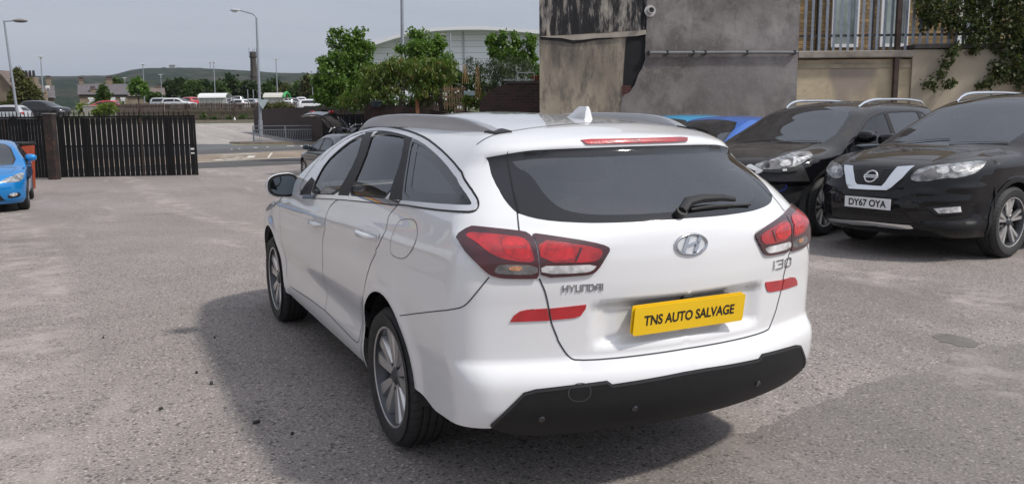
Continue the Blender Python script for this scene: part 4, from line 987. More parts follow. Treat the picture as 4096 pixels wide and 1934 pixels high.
    # a farm and cottages on the hill, trees along its skyline
    cot = mat('pale_cottage_wall', (.45, .43, .40), .9); roofm = mat('dark_slate', (.07, .065, .07), .8)
    def cottage(u_, v_, d, w, h, nm, lab):
        p = at(u_, v_, d); r = thing(nm, lab, 'house', p, YAW); b = MB(); b.box((0, 0, 0), (w, 8, h)); b.build('wall', cot, r)
        b = MB(); b.prism([(-5, 0), (5, 0), (0, 4)], Matrix.Translation((-w/2-.5, 0, h/2)) @ Matrix.Rotation(R_(90), 4, 'Z') @ Matrix.Rotation(R_(90), 4, 'X'), w+1); b.build('roof', roofm, r)
    for k, (u_, v_, w, lab) in enumerate([(433, 169.8, 14, 'stone farmhouse on the hilltop skyline'), (588, 178.8+6, 22, 'left one of two white cottages on the upper hillside'), (600.5, 184.8, 14, 'right one of two white cottages on the upper hillside'), (730, 203.5, 18, 'left white house low on the wooded hillside'), (745, 203.5, 15, 'right white house low on the wooded hillside')]):
        cottage(u_, v_, 2300 if k else 2390, w, 5 if k else 6, 'cottage', lab)
    b = MB(); p = at(529, 172, 2395); b.tube([p, p+Vector((0, 0, 16))], .7, 6); b.tube([p+Vector((0, 0, 13)), p+Vector((0, 0, 17))], 1.3, 6); tag(b.build('mast', roofm), 'thin mast standing on the distant hill skyline', 'mast')
    return sheet
SHEET = build_ground()
# ------------------------------------------------------------------ foliage
def leaf_mat(name, a, b, c=None):
    t = NT(name); f = t.noise(1.1, 4, .7); r = t.noise(26, 2, .5)
    col = t.mix(.5, t.ramp(f, (.3, a), (.7, b)), t.ramp(r, (.3, a), (.7, b)))
    if c: col = t.mix(t.ramp(t.noise(5, 3), (.58, 0.0), (.70, .8)), col, c)
    t.set(color=col, rough=.5, spec=.3)
    tl = t.n('BsdfTranslucent'); t.lk(t.mix(1.0, col, (1.5, 1.7, .6), 'MULTIPLY'), tl.inputs[0]); mx = t.n('MixShader'); mx.inputs[0].default_value = .25
    t.lk(t.b.outputs[0], mx.inputs[1]); t.lk(tl.outputs[0], mx.inputs[2]); t.lk(mx.outputs[0], t.out.inputs[0]); return t.m
BARK = mat('bark', (.085, .065, .05), .95, scale=8, var=.3, bump=.5, bscale=20)
LEAF = {'maple': leaf_mat('maple_leaves', (.050, .105, .016), (.125, .215, .036)), 'cherry': leaf_mat('cherry_leaves', (.055, .100, .018), (.135, .185, .036), (.24, .10, .045)),
        'dark': leaf_mat('dark_leaves', (.016, .032, .010), (.040, .062, .018)), 'mid': leaf_mat('mid_leaves', (.032, .062, .015), (.075, .115, .028)), 'olive': leaf_mat('olive_leaves', (.045, .055, .018), (.10, .10, .03), (.16, .10, .03)),
        'grey': leaf_mat('grey_green_leaves', (.035, .055, .028), (.075, .10, .05)), 'lime': leaf_mat('lime_leaves', (.07, .11, .015), (.15, .19, .035)), 'ivy': leaf_mat('ivy_leaves', (.026, .040, .012), (.070, .090, .026), (.13, .085, .03))}
def leaves(name, blobs, n, size, m, parent, seed=0, aspect=.55, droop=.3, shell=.55, lump=.0):
    """blobs (cx, cy, cz, rx, ry, rz): n small leaf blades through their volumes, denser outside"""
    r = np.random.default_rng(seed); B = np.array(blobs, float); w = (B[:, 3]*B[:, 4]*B[:, 5])**.66; k = r.choice(len(B), n, p=w/w.sum())
    u = r.normal(size=(n, 3)); u /= np.linalg.norm(u, axis=1, keepdims=True); rad = np.where(r.random(n) < shell, r.uniform(.82, 1.08, n), r.random(n)**.5)
    C = B[k, :3]+u*B[k, 3:]*rad[:, None]
    # gather into sprigs so that gaps open between
    ns = max(4, n//22); sp = C[r.choice(n, ns)]; ii = r.integers(0, ns, n); mixf = r.random(n) < .84
    spread = B[k, 3:].mean(1)*.16+size*.8
    C = np.where(mixf[:, None], sp[ii]+r.normal(size=(n, 3))*spread[:, None]*.45, C)
    out = C-B[k, :3]; out /= np.maximum(np.linalg.norm(out, axis=1, keepdims=True), 1e-6)
    t = r.normal(size=(n, 3))+out*.6; t[:, 2] -= droop*2.2; t /= np.linalg.norm(t, axis=1, keepdims=True)
    nn = np.cross(t, r.normal(size=(n, 3))+[0, 0, .2]); nn /= np.maximum(np.linalg.norm(nn, axis=1, keepdims=True), 1e-6); bb = np.cross(nn, t)
    L = size*r.uniform(.6, 1.35, n)[:, None]; Wd = L*aspect*.5
    P0 = C; P1 = C+t*L*.45+bb*Wd+nn*L*.08; P2 = C+t*L; P3 = C+t*L*.45-bb*Wd+nn*L*.08
    V = np.stack([P0, P1, P2, P3], 1).reshape(-1, 3)
    me = bpy.data.meshes.new(name); me.vertices.add(4*n); me.vertices.foreach_set('co', V.ravel()); me.loops.add(4*n); me.loops.foreach_set('vertex_index', np.arange(4*n))
    me.polygons.add(n); me.polygons.foreach_set('loop_start', np.arange(n)*4); me.polygons.foreach_set('loop_total', np.full(n, 4)); me.materials.append(m); me.update(); me.validate()
    o = bpy.data.objects.new(name, me); COL.objects.link(o); o.parent = parent; return o
def tree(name, label, cat, d, crowns, n, size, lm, base_v=None, base_u=None, seed=0, trunk=.16, group=None, thick=.8, droop=.3, aspect=.55):
    """crowns: list of (u, v, ru, rv) in overview pixels at depth d; real depth thickness"""
    s = d/2121.0; ub = base_u if base_u is not None else np.mean([c[0] for c in crowns])
    q = at(ub, 280, d); z0 = tz(q) if base_v is None else at(ub, base_v, d)[2]; root = thing(name, label, cat, (q[0], q[1], z0), 0, group)
    r = np.random.default_rng(seed+100); bl = []
    for (u, v, ru, rv) in crowns:
        p = at(u, v, d)+AX*r.uniform(-.5, .5)*ru*s*thick; p = p-np.array([q[0], q[1], z0])
        bl.append((*p, ru*s, ru*s*thick, rv*s))
    # irregular: scatter smaller lumps on the big ones
    big = list(bl)
    for (x, y, z, a, b, c) in big:
        for _ in range(7):
            w = r.normal(size=3); w /= np.linalg.norm(w); f = r.uniform(.28, .5); bl.append((x+w[0]*a*.85, y+w[1]*b*.85, z+w[2]*c*.85, a*f, b*f, c*f))
    leaves('crown', bl, n, size, lm, root, seed, aspect, droop)
    mb = MB(); top = np.mean([b[:3] for b in big], 0)
    mb.tube([(0, 0, -.2), (top[0]*.2, top[1]*.2, top[2]*.35), (top[0]*.7, top[1]*.7, top[2]*.75), tuple(top)], [trunk, trunk*.8, trunk*.55, trunk*.25], 8)
    for b in big[:10]:
        a = np.array([top[0]*.3, top[1]*.3, top[2]*.45]); e = np.array(b[:3]); mb.tube([tuple(a), tuple((a+e)/2+[0, 0, .1*b[5]]), tuple(e)], [trunk*.5, trunk*.32, trunk*.12], 6)
    mb.build('trunk', BARK, root, smooth=True)
    return root
# ------------------------------------------------------------------ gates and fences
GATEM = NT('chipped_black_gate_paint'); _n = GATEM.noise(9, 6, .7); GATEM.set(color=GATEM.ramp(_n, (.5, (.007, .007, .008)), (.70, (.012, .011, .011)), (.78, (.05, .024, .016))), rough=.6, spec=.25); GATEM = GATEM.m
RUSTM = NT('rusty_post_paint'); _n = RUSTM.noise(5, 6, .7); RUSTM.set(color=RUSTM.ramp(_n, (.42, (.016, .014, .014)), (.58, (.045, .026, .02)), (.72, (.13, .05, .028))), rough=.75); RUSTM = RUSTM.m
WOODD = NT('dark_stained_wood'); _n = WOODD.noise(3, 6, .7, WOODD.vec((14, 14, .7))); WOODD.set(color=WOODD.ramp(_n, (.3, (.020, .012, .010)), (.7, (.055, .034, .028))), rough=.85); WOODD = WOODD.m
WOODB = NT('weathered_brown_wood'); _n = WOODB.noise(2, 6, .75, WOODB.vec((9, 9, .5))); WOODB.set(color=WOODB.ramp(_n, (.3, (.038, .022, .017)), (.52, (.085, .055, .042)), (.72, (.19, .15, .125))), rough=.9); WOODB = WOODB.m
GALV = mat('galvanised_steel', (.20, .225, .26), .45, metal=.35, var=.18, scale=14)
GREYPOST = mat('grey_painted_steel', (.27, .29, .32), .45, metal=.2, var=.08)
def wall_frame(A, B):
    A = np.array(A, float); B = np.array(B, float); d = B-A; L = np.hypot(d[0], d[1]); x = Vector((d[0]/L, d[1]/L, 0)); z = Vector((0, 0, 1)); y = z.cross(x)
    M = Matrix((x, y, z)).transposed().to_4x4(); return M, L
def gate(name, label, A, B, h, nb, root_group=None, spikes=True, latch=False):
    """sheet-and-bar gate leaf from A to B on the ground"""
    M, L = wall_frame(A, B); r = thing(name, label, 'gate', (A[0], A[1], A[2]-.05), math.atan2(B[1]-A[1], B[0]-A[0]), root_group); g = .0
    b = MB(); b.box((L/2, 0, g+.03), (L, .05, .06)); b.box((L/2, 0, h-.03), (L, .05, .06)); b.box((.03, 0, (h+g)/2), (.06, .055, h-g-.004)); b.box((L-.03, 0, (h+g)/2), (.06, .055, h-g-.004)); b.box((L/2, .028, h*.52), (L-.14, .02, .05)); b.build('gate_frame', GATEM, r)
    b = MB(); w = (L-.12)/nb
    for k in range(nb): b.box((.06+(k+.5)*w, -.002, (h+g)/2), (w*.885, .012, h-g-.13))
    b.build('slat_panel', GATEM, r)
    for k in range(1, 5): 
        b = MB(); b.box((L*k/5, -.02, (h+g)/2), (.05, .02, h-g-.13)); b.build('stiffener', RUSTM if k == 3 else GATEM, r)
    if spikes:
        for k in range(int(L/.155)):
            b = MB(); x = .08+k*.155; b.prism([(-.016, 0), (.016, 0), (.016, .10), (0, .17), (-.016, .10)], Matrix.Translation((x, .006, h)) @ Matrix.Rotation(R_(90), 4, 'X'), .012); b.build('spike', GATEM, r)
    if latch:
        pm = mat('white_latch_plate', (.62, .62, .60), .4)
        for z in (.66, .56): b = MB(); b.box((L-.13, -.032, z*h/1.45), (.11, .006, .065 if z > .6 else .05)); b.build('latch_plate', pm, r)
        b = MB(); b.bar((L-.04, 0, .02), (L-.04, 0, .5), .025); b.build('drop_bolt', RUSTM, r)
    return r
gA = on_g(155, 446); gB = on_g(499, 440); gate('metal_gate', 'black slatted metal gate leaf with white latch plate, right of the rusty post', gA, gB, 2.02, 26, latch=True)
gC = on_g(-120, 444); gD = on_g(126, 448); gate('metal_gate', 'black slatted metal gate leaf behind the orange bin, cut by the left edge', gC, gD, 2.02, 30)
p = on_g(138, 451); r = thing('gate_post', 'thick rusty dark gate post between the two black gate leaves', 'post', p, YAW); b = MB(); b.box((0, 0, 1.0), (.27, .27, 2.07), bev=.01); b.build('post', RUSTM, r); b = MB(); b.box((0, 0, 2.05), (.30, .30, .03), bev=.005); b.build('post_cap', mat('flaking_cap', (.2, .18, .17), .8, var=.3), r)
# the yard's right-hand gate leaf and post, nearly hidden by the white car
gE = loc(28.6, -5.85, -.4); gF_ = loc(26.5, -2.6, -.4); gate('metal_gate', 'black slatted gate leaf behind the open tailgate, seen above the white roof', gE, gF_, 2.0, 14, spikes=False)
r = thing('gate_post', 'square black gate post with cap beside the brown board fence', 'post', loc(28.7, -6.15, -.4), YAW); b = MB(); b.box((0, 0, 1.04), (.34, .34, 2.08), bev=.01); b.build('post', GATEM, r); b = MB(); b.box((0, 0, 2.10), (.40, .40, .04), bev=.01); b.build('post_cap', GATEM, r)
def board_fence(name, label, A, B, h, m, w=.12, posts=2.4, rails=(.25, .78), jitter=.02, gap=.015, seed=0, zA=None, zB=None, th=.022, pm=None, railm=None, rside=-1):
    r_ = np.random.default_rng(seed); M, L = wall_frame(A, B); zA = zt(A) if zA is None else zA; zB = zt(B) if zB is None else zB
    r = thing(name, label, 'fence', (A[0], A[1], zA), math.atan2(B[1]-A[1], B[0]-A[0])); sl = (zB-zA)/L
    b = MB(); n = int(L/w)
    for k in range(n):
        x = (k+.5)*L/n; hh = h+r_.uniform(-jitter, jitter); b.box((x, 0, x*sl+hh/2+.02), (L/n-gap, th, hh), Matrix.Rotation(r_.normal(0, .012), 3, 'Y'))
    b.build('fence_boards', m, r)
    for f in rails:
        b = MB(); b.bar((0, rside*.05, h*f), (L, rside*.05, h*f+L*sl), .05, .09); b.build('fence_rail', railm or m, r)
    if posts:
        for k in range(int(L/posts)+1):
            x = min(k*posts, L); b = MB(); b.box((x, rside*.075, x*sl+h*.52), (.11, .10, h*1.06)); b.build('fence_post', pm or m, r)
    return r
board_fence('board_fence', 'long weathered brown board fence above the verge along the car park', loc(97.6, -45), loc(97.6, -26.0), 1.95, WOODB, .13, 2.7, (.12, .5, .9), .05, .03, 1)
board_fence('board_fence', 'weathered brown board fence right of the lamp column, topped by a straggly bush', loc(97.6, -25.9), loc(99, -15.5), 1.92, WOODB, .13, 2.7, (.12, .5, .9), .05, .03, 2)
board_fence('board_fence', 'tall dark brown close-boarded fence behind the grey guard railing', loc(75, -22.6), loc(62, -15.0), 2.45, WOODD, .14, 0, (.2,), .01, .004, 3, zA=-.3, zB=-.3)
board_fence('board_fence', 'dark brown boards showing above the black gate behind the open tailgate', loc(62, -15.0), loc(46, -6.6), 2.5, WOODD, .14, 0, (.2,), .03, .01, 4, zA=-.3, zB=-.3)
board_fence('board_fence', 'short pale grey picket panel between the parked cars and the maple', loc(78, -17.5), loc(77, -10.6), 1.5, mat('silvered_wood', (.30, .27, .25), .9, var=.2, scale=3), .16, 0, (.3,), .02, .02, 5, zA=.7, zB=.7)
# lean-to with a sloping dark roof behind the fence
r = thing('shed_roof', 'low dark sloping shed roof behind the brown fence', 'shed', at(1135, 262, 75), YAW); b = MB(); b.prism([(-3.2, -.5), (3.4, -1.0), (3.4, -.9), (-2.4, .05), (-3.2, .05)], Matrix.Rotation(R_(90), 4, 'X'), 2.5); b.build('roof', WOODD, r)
# pedestrian guard railing on the far pavement
def railing():
    A = on_g(638, 357, .14); B = on_g(880, 354.5, .14); M, L = wall_frame(A, B)
    r = thing('guard_railing', 'grey pedestrian guard railing along the far pavement', 'railing', (A[0], A[1], A[2]), math.atan2(B[1]-A[1], B[0]-A[0])); h = 1.12
    npan = 3
    for k in range(npan+1):
        b = MB(); b.box((L*k/npan, 0, h/2), (.075, .075, h)); b.build('railing_post', GALV, r)
    for z, nm in ((h, 'top_rail'), (h*.76, 'middle_rail'), (.12, 'bottom_rail')):
        b = MB(); b.bar((0, .002, z), (L, .002, z), .05, .05); b.build(nm, GALV, r)
    b = MB(); n = 56
    for k in range(n): x = L*(k+.5)/n; b.box((x, .004, h*.44), (.028, .02, h*.60))
    b.build('railing_bars', GALV, r)
railing()
# ------------------------------------------------------------------ lamp columns
def lamp_column(label, base, top_uv, d, kind, arm=None, r0=.09, group='lamp columns'):
    top = at(*top_uv, d); b0 = np.array(base, float); r = thing('street_lamp', label, 'street lamp', b0, 0, group); T = top-b0
    mb = MB(); mb.tube([(0, 0, 0), (0, 0, 1.3)], r0*1.35, 12); mb.tube([(0, 0, 1.3), (T[0], T[1], T[2])], [r0, r0*.62], 12); mb.build('column', GREYPOST, r, smooth='auto')
    hm = mat('lamp_head_grey', (.42, .43, .45), .45)
    if kind == 'arm':
        e = at(*arm, d)-b0; c = Vector(T)+Vector((0, 0, .0)); E = Vector(e); k = (E-c)*.25
        m2 = MB(); m2.tube([c-Vector((0, 0, .4)), c+Vector((0, 0, .0)), c+k*.25+Vector((0, 0, .12)), c+k+Vector((0, 0, .16)), E], [r0*.6, r0*.55, r0*.5, r0*.45, r0*.4], 10); m2.build('bracket_arm', GREYPOST, r, smooth='auto')
        dirn = (E-c); dirn.z = 0; dirn.normalize(); hb = MB(); bm = bmesh.new(); bmesh.ops.create_uvsphere(bm, u_segments=20, v_segments=10, radius=1)
        Mx = Matrix.Translation(E+dirn*.32) @ dirn.to_track_quat('X', 'Z').to_matrix().to_4x4()
        up = [(Mx @ Vector((v.co.x*.42*(1 if v.co.x > 0 else 1), v.co.y*.17, max(v.co.z*.12, -.03)))) for v in bm.verts]; bm.verts.index_update(); hb.add(up, [[v.index for v in f.verts] for f in bm.faces]); hb.build('lamp_head', hm, r, smooth='auto')
        gb = MB(); gb.add([(Mx @ Vector((v.co.x*.26+.05, v.co.y*.13, min(v.co.z, 0)*.13-.032))) for v in bm.verts], [[v.index for v in f.verts] for f in bm.faces]); gb.build('lamp_glass', CLEARL, r, smooth='auto'); bm.free()
    elif kind == 'flat':
        e = at(*arm, d)-b0; c = Vector(T); E = Vector(e); dirn = (E-c).normalized(); m2 = MB(); m2.bar(c-Vector((0, 0, .05)), c+(E-c)*.5, .05); m2.build('bracket_arm', GREYPOST, r)
        hb = MB(); bm = bmesh.new(); bmesh.ops.create_uvsphere(bm, u_segments=16, v_segments=8, radius=1); L = (E-c).length*.32; Mx = Matrix.Translation(c+(E-c)*.68) @ dirn.to_track_quat('X', 'Z').to_matrix().to_4x4()
        hb.add([Mx @ Vector((v.co.x*L, v.co.y*.17, v.co.z*.10)) for v in bm.verts], [[v.index for v in f.verts] for f in bm.faces]); bm.free(); hb.build('lamp_head', mat('lamp_head_dark', (.20, .19, .18), .5), r, smooth='auto')
    elif kind == 'disc':
        hb = MB(); hb.lathe([(.05, -.55), (.11, -.25), (.06, -.1), (.28, -.02), (.46, .0), (.30, .05), (.001, .07)], 16, Matrix.Translation(Vector(T)) @ Matrix.Rotation(R_(-90), 4, 'Y')); hb.build('lamp_head', mat('white_lamp_head', (.7, .7, .7), .4), r, smooth='auto')
    return r
def gpt(u, v, d): q = at(u, v, d); return np.array([q[0], q[1], tz(q)])
b1 = loc(44, (at(47, 300, 44)-CAMP) @ RT, -.4); lamp_column('tall leaning lamp column with a flat dark head, at the far left', b1, (10, 52), 44, 'flat', (70, 52.5), .075)
b2 = on_g(657, 345, .14); lamp_column('tall grey lamp column with swan-neck arm and bowl lantern beside the guard railing', b2, (645, 45), dep(b2), 'arm', (602, 26), .12)
b3 = gpt(1013, 275, 38); b3[2] = -.4; lamp_column('thick grey lamp column rising out of the picture behind the maples', b3, (1010, -60), 38, 'plain', None, .10)
b4 = gpt(1132, 150, 62); b4[2] = 0.4; lamp_column('dark lamp column with a flat head in front of the white building', b4, (1132, 84), 62, 'flat', (1102, 90), .09)
for k, (u, vt, vb, d, lab) in enumerate([(102, 143, 270, 105, 'car park lamp left of the chimneyed houses'), (359, 162, 252, 140, 'car park lamp beside the small round tree'), (537, 156, 245, 135, 'car park lamp above the white trolley shelter'), (694, 148, 248, 120, 'car park lamp beside the green-roofed trolley shelter'), (783, 178, 248, 155, 'car park lamp at the edge of the maple crown'), (404, 188, 250, 150, 'car park lamp at the left end of the dark tree row'), (313, 196, 245, 170, 'thin short car park lamp left of the round tree')]):
    lamp_column('grey '+lab, gpt(u+(8 if k in (0,) else 4), vb, d), (u, vt), d, 'disc', None, .09, 'car park lamp columns')
# ------------------------------------------------------------------ big rendered building, retaining wall, palisade
DW = 20.0
def wp(u, v, d=DW): q = at(u, v, d); return np.array([(q-CAMP) @ RT, q[2]])
WX0 = wp(1357, 200)[0]; WX1 = wp(1999, 200)[0]
def wall_mat(kind):
    t = NT('wall_'+kind); v = t.vec()
    if kind == 'tar':
        st = t.noise(2.6, 8, .75, t.vec((2.4, 2.4, .55))); bl = t.noise(.55, 3, .6, t.vec((1.4, 1, .4)))
        f = t.math('ADD', t.math('MULTIPLY', st, .62), t.math('MULTIPLY', bl, .38))
        t.set(color=t.ramp(f, (.45, (.010, .010, .011)), (.50, (.028, .026, .027)), (.535, (.16, .145, .13)), (.60, (.34, .305, .26))), rough=.9); t.bump(st, .5, .03)
    elif kind == 'beige':
        a = t.noise(.9, 6, .65, t.vec((1.3, 1.3, .6))); b = t.noise(3, 6, .7, t.vec((1.6, 1.6, .6)))
        col = t.ramp(a, (.3, (.21, .175, .135)), (.5, (.31, .265, .205)), (.7, (.40, .345, .265))); col = t.mix(t.ramp(b, (.48, 0.0), (.64, .75)), col, (.10, .088, .078))
        sep = t.n('SeparateXYZ'); t.lk(t.tc.outputs['Object'], sep.inputs[0]); run = t.math('MULTIPLY', t.math('MULTIPLY', t.math('SUBTRACT', sep.outputs[2], 1.7), .9, True), t.ramp(t.noise(1.6, 7, .75, t.vec((2.2, 2.2, .4), loc=(3, 0, 0))), (.40, 0.0), (.58, 1.0)))
        col = t.mix(t.math('MULTIPLY', run, .6), col, (.060, .054, .050))
        t.set(color=col, rough=.92); t.bump(b, .35, .02)
    elif kind == 'grey':
        a = t.noise(.55, 7, .62); b = t.noise(2.6, 6, .7, t.vec((1, 1, .7))); c = t.noise(.35, 3, .5, t.vec(loc=(4, 2, 1)))
        col = t.ramp(a, (.36, (.115, .100, .094)), (.5, (.200, .182, .172)), (.64, (.29, .268, .252))); col = t.mix(t.ramp(b, (.46, 0.0), (.62, .7)), col, (.10, .086, .082)); col = t.mix(t.ramp(t.noise(14, 5, .7), (.5, 0.0), (.7, .5)), col, (.26, .24, .23)); col = t.mix(t.ramp(c, (.52, 0.0), (.62, .35)), col, (.27, .25, .25))
        sep = t.n('SeparateXYZ'); t.lk(t.tc.outputs['Object'], sep.inputs[0]); low_dark = t.math('MULTIPLY', t.math('SUBTRACT', 1.0, t.math('MULTIPLY', t.math('ADD', sep.outputs[2], t.math('MULTIPLY', a, -1.6)), .55), True), t.ramp(b, (.35, .4), (.6, 1.0)))  # mottled tone, darker towards the bottom of the wall
        col = t.mix(t.math('MULTIPLY', low_dark, .6), col, (.085, .075, .068))
        t.set(color=col, rough=.9); t.bump(t.math('ADD', a, t.math('MULTIPLY', b, .5)), .5, .05)
    elif kind == 'retain':
        a = t.noise(.7, 6, .65); b = t.noise(4, 6, .7); p = t.noise(.45, 2, .4, t.vec(loc=(2.2, 0, .7)))
        col = t.ramp(a, (.3, (.31, .25, .165)), (.6, (.50, .42, .29))); col = t.mix(t.ramp(b, (.55, 0.0), (.70, .5)), col, (.17, .14, .11)); col = t.mix(t.ramp(p, (.56, 0.0), (.59, .75)), col, (.23, .19, .17))
        t.set(color=col, rough=.92); t.bump(b, .4, .015)
    return t.m
def big_wall():
    o0 = loc(DW, 0); root = thing('rendered_building', 'tall windowless building side in grey render with a tar-streaked left part', 'building', (o0[0], o0[1], 0), math.atan2(RT[1], RT[0]))
    W = lambda u, v: tuple(wp(u, v))
    mP = Matrix.Rotation(R_(90), 4, 'X')       # polygon in (side, z): prism grows toward the camera by t (local -y)
    def slab(name, pts, m, t, off=0.0):
        b = MB(); b.prism(pts, Matrix.Translation((0, -off, 0)) @ mP, t); return b.build(name, m, root)
    H = 8.5; xm = W(1622, 100)[0]
    b = MB(); b.prism([(WX0, .05), (WX1, .05), (WX1, 6), (WX0+3.4, 6)], Matrix.Translation((0, 0, -.1)), H); b.build('core', wall_mat('grey'), root)
    ledL = W(1358, 93); ledR = W(1612, 77)
    sl = (ledR[1]-ledL[1])/(ledR[0]-ledL[0]); zl = lambda x: ledL[1]+(x-ledL[0])*sl
    slab('tar_stained_wall', [(WX0-.002, zl(WX0)), (xm+.3, zl(xm+.3)), (xm+.3, H), (WX0-.002, H)], wall_mat('tar'), .06, .05)
    lw = [(WX0-.002, -.1), (xm+.5, -.1), (xm+.5, zl(xm+.5)), (WX0-.002, zl(WX0))]
    slab('beige_lower_wall', lw, wall_mat('beige'), .055, .05)
    led = [(1358, 93), (1440, 90), (1530, 85), (1622, 77), (1622, 88), (1600, 92), (1540, 96), (1500, 97), (1470, 101), (1440, 103), (1410, 97), (1380, 96), (1358, 93.5)]
    slab('ledge', [W(*q) for q in led], mat('pale_ledge', (.33, .29, .245), .9, scale=3, var=.2, bump=.4, bscale=15), .05, .105)
    # dark broken edge under the ledge, black tar stripe
    dk = [(1358, 93.5), (1380, 96), (1410, 97), (1440, 103), (1470, 101), (1500, 97), (1540, 96), (1540, 99), (1500, 102), (1470, 108), (1440, 112), (1415, 106), (1385, 103), (1358, 101)]
    slab('dark_stain', [W(*q) for q in dk], mat('black_stain', (.035, .033, .032), .9, scale=9, var=.4), .004, .105)
    zq = lambda x, y: ((2100+.4464*x)/D2S, .4464*y/D2S)
    tar = [(905, 330), (960, 318), (1078, 290), (1082, 400), (1085, 560), (1060, 640), (1030, 700), (1000, 790), (940, 812), (905, 790), (872, 762), (878, 650), (888, 520), (895, 400)]
    slab('tar_stripe', [W(*zq(*q)) for q in tar], mat('black_tar', (.008, .008, .009), .9, scale=4, var=.4), .006, .105)
    # the newer grey render coat with its ragged lower left edge
    gr = [(1085, -300), (1083, 0), (1080, 280), (1070, 340), (1072, 400), (1066, 470), (1070, 540), (1048, 590), (1040, 620), (1015, 655), (1000, 690), (985, 735), (972, 770), (955, 790), (930, 830), (885, 850), (865, 880), (852, 940), (848, 1000), (845, 1200)]
    P = [W(*zq(*q)) for q in gr]; P = [(P[0][0], H)]+P[1:]+[(P[-1][0], -.1), (WX1+.002, -.1), (WX1+.002, H)]
    slab('grey_render', P, wall_mat('grey'), .05, .10)
    br = MB(); c = W(*zq(902, 808)); br.box((c[0], -.118, c[1]), (.20, .03, .20)); bo = br.build('air_brick', mat('red_brick', (.11, .03, .024), .85, var=.2), root)
    b = MB()
    for i in range(3):
        for j in (-1, 1): b.box((c[0]+j*.048, -.134, c[1]+(i-1)*.06), (.07, .004, .028))
    b.build('air_slots', BLACKPL, bo)
    a = W(1628, 134.5); e = W(1998, 133.5); b = MB(); n = 9
    b.tube([(a[0]+(e[0]-a[0])*k/n, -.215, a[1]+(e[1]-a[1])*k/n) for k in range(n+1)], .035, 10); po = b.build('waste_pipe', mat('grey_pipe', (.16, .16, .165), .5), root, smooth='auto')
    for k in (0, .125, .3, .38, .66, .98):
        b = MB(); x = a[0]+(e[0]-a[0])*k; b.box((x, -.20, a[1]+(e[1]-a[1])*k), (.05, .10, .10), bev=.01); b.build('pipe_bracket', BLACKPL, po)
    f = W(1632, 30); b = MB(); b.lathe([(.001, .16), (.10, .16), (.13, .165), (.13, .15), (.085, .14)], 20, Matrix.Translation((f[0], 0, f[1])) @ Matrix.Rotation(R_(-90), 4, 'Z')); b.lathe([(.075, .14), (.075, .36), (.06, .36), (.06, .2)], 20, Matrix.Translation((f[0], 0, f[1])) @ Matrix.Rotation(R_(-90), 4, 'Z') ); fo = b.build('flue_terminal', mat('flue_plastic', (.5, .48, .46), .5), root, smooth='auto')
    return root
big_wall()
STONE = NT('coursed_sandstone')
def _stone():
    t = STONE; bt = t.n('TexBrick'); bt.inputs['Scale'].default_value = 1.0; bt.offset = .5
    for k, v in (('Brick Width', .42), ('Row Height', .115), ('Mortar Size', .012), ('Mortar Smooth', .3), ('Bias', 0)): bt.inputs[k].default_value = v
    mp = t.n('Mapping'); mp.inputs['Rotation'].default_value = (R_(90), 0, 0); t.lk(t.tc.outputs['Object'], mp.inputs[0]); t.lk(mp.outputs[0], bt.inputs['Vector'])
    bt.inputs['Color1'].default_value = (.34, .23, .10, 1); bt.inputs['Color2'].default_value = (.17, .115, .06, 1); bt.inputs['Mortar'].default_value = (.10, .085, .065, 1)
    col = t.mix(t.ramp(t.noise(5, 5), (.45, 0.0), (.65, .6)), bt.outputs[0], (.10, .075, .05)); t.set(color=col, rough=.9); t.bump(bt.outputs['Fac'], -.6, .02)
_stone(); STONE = STONE.m
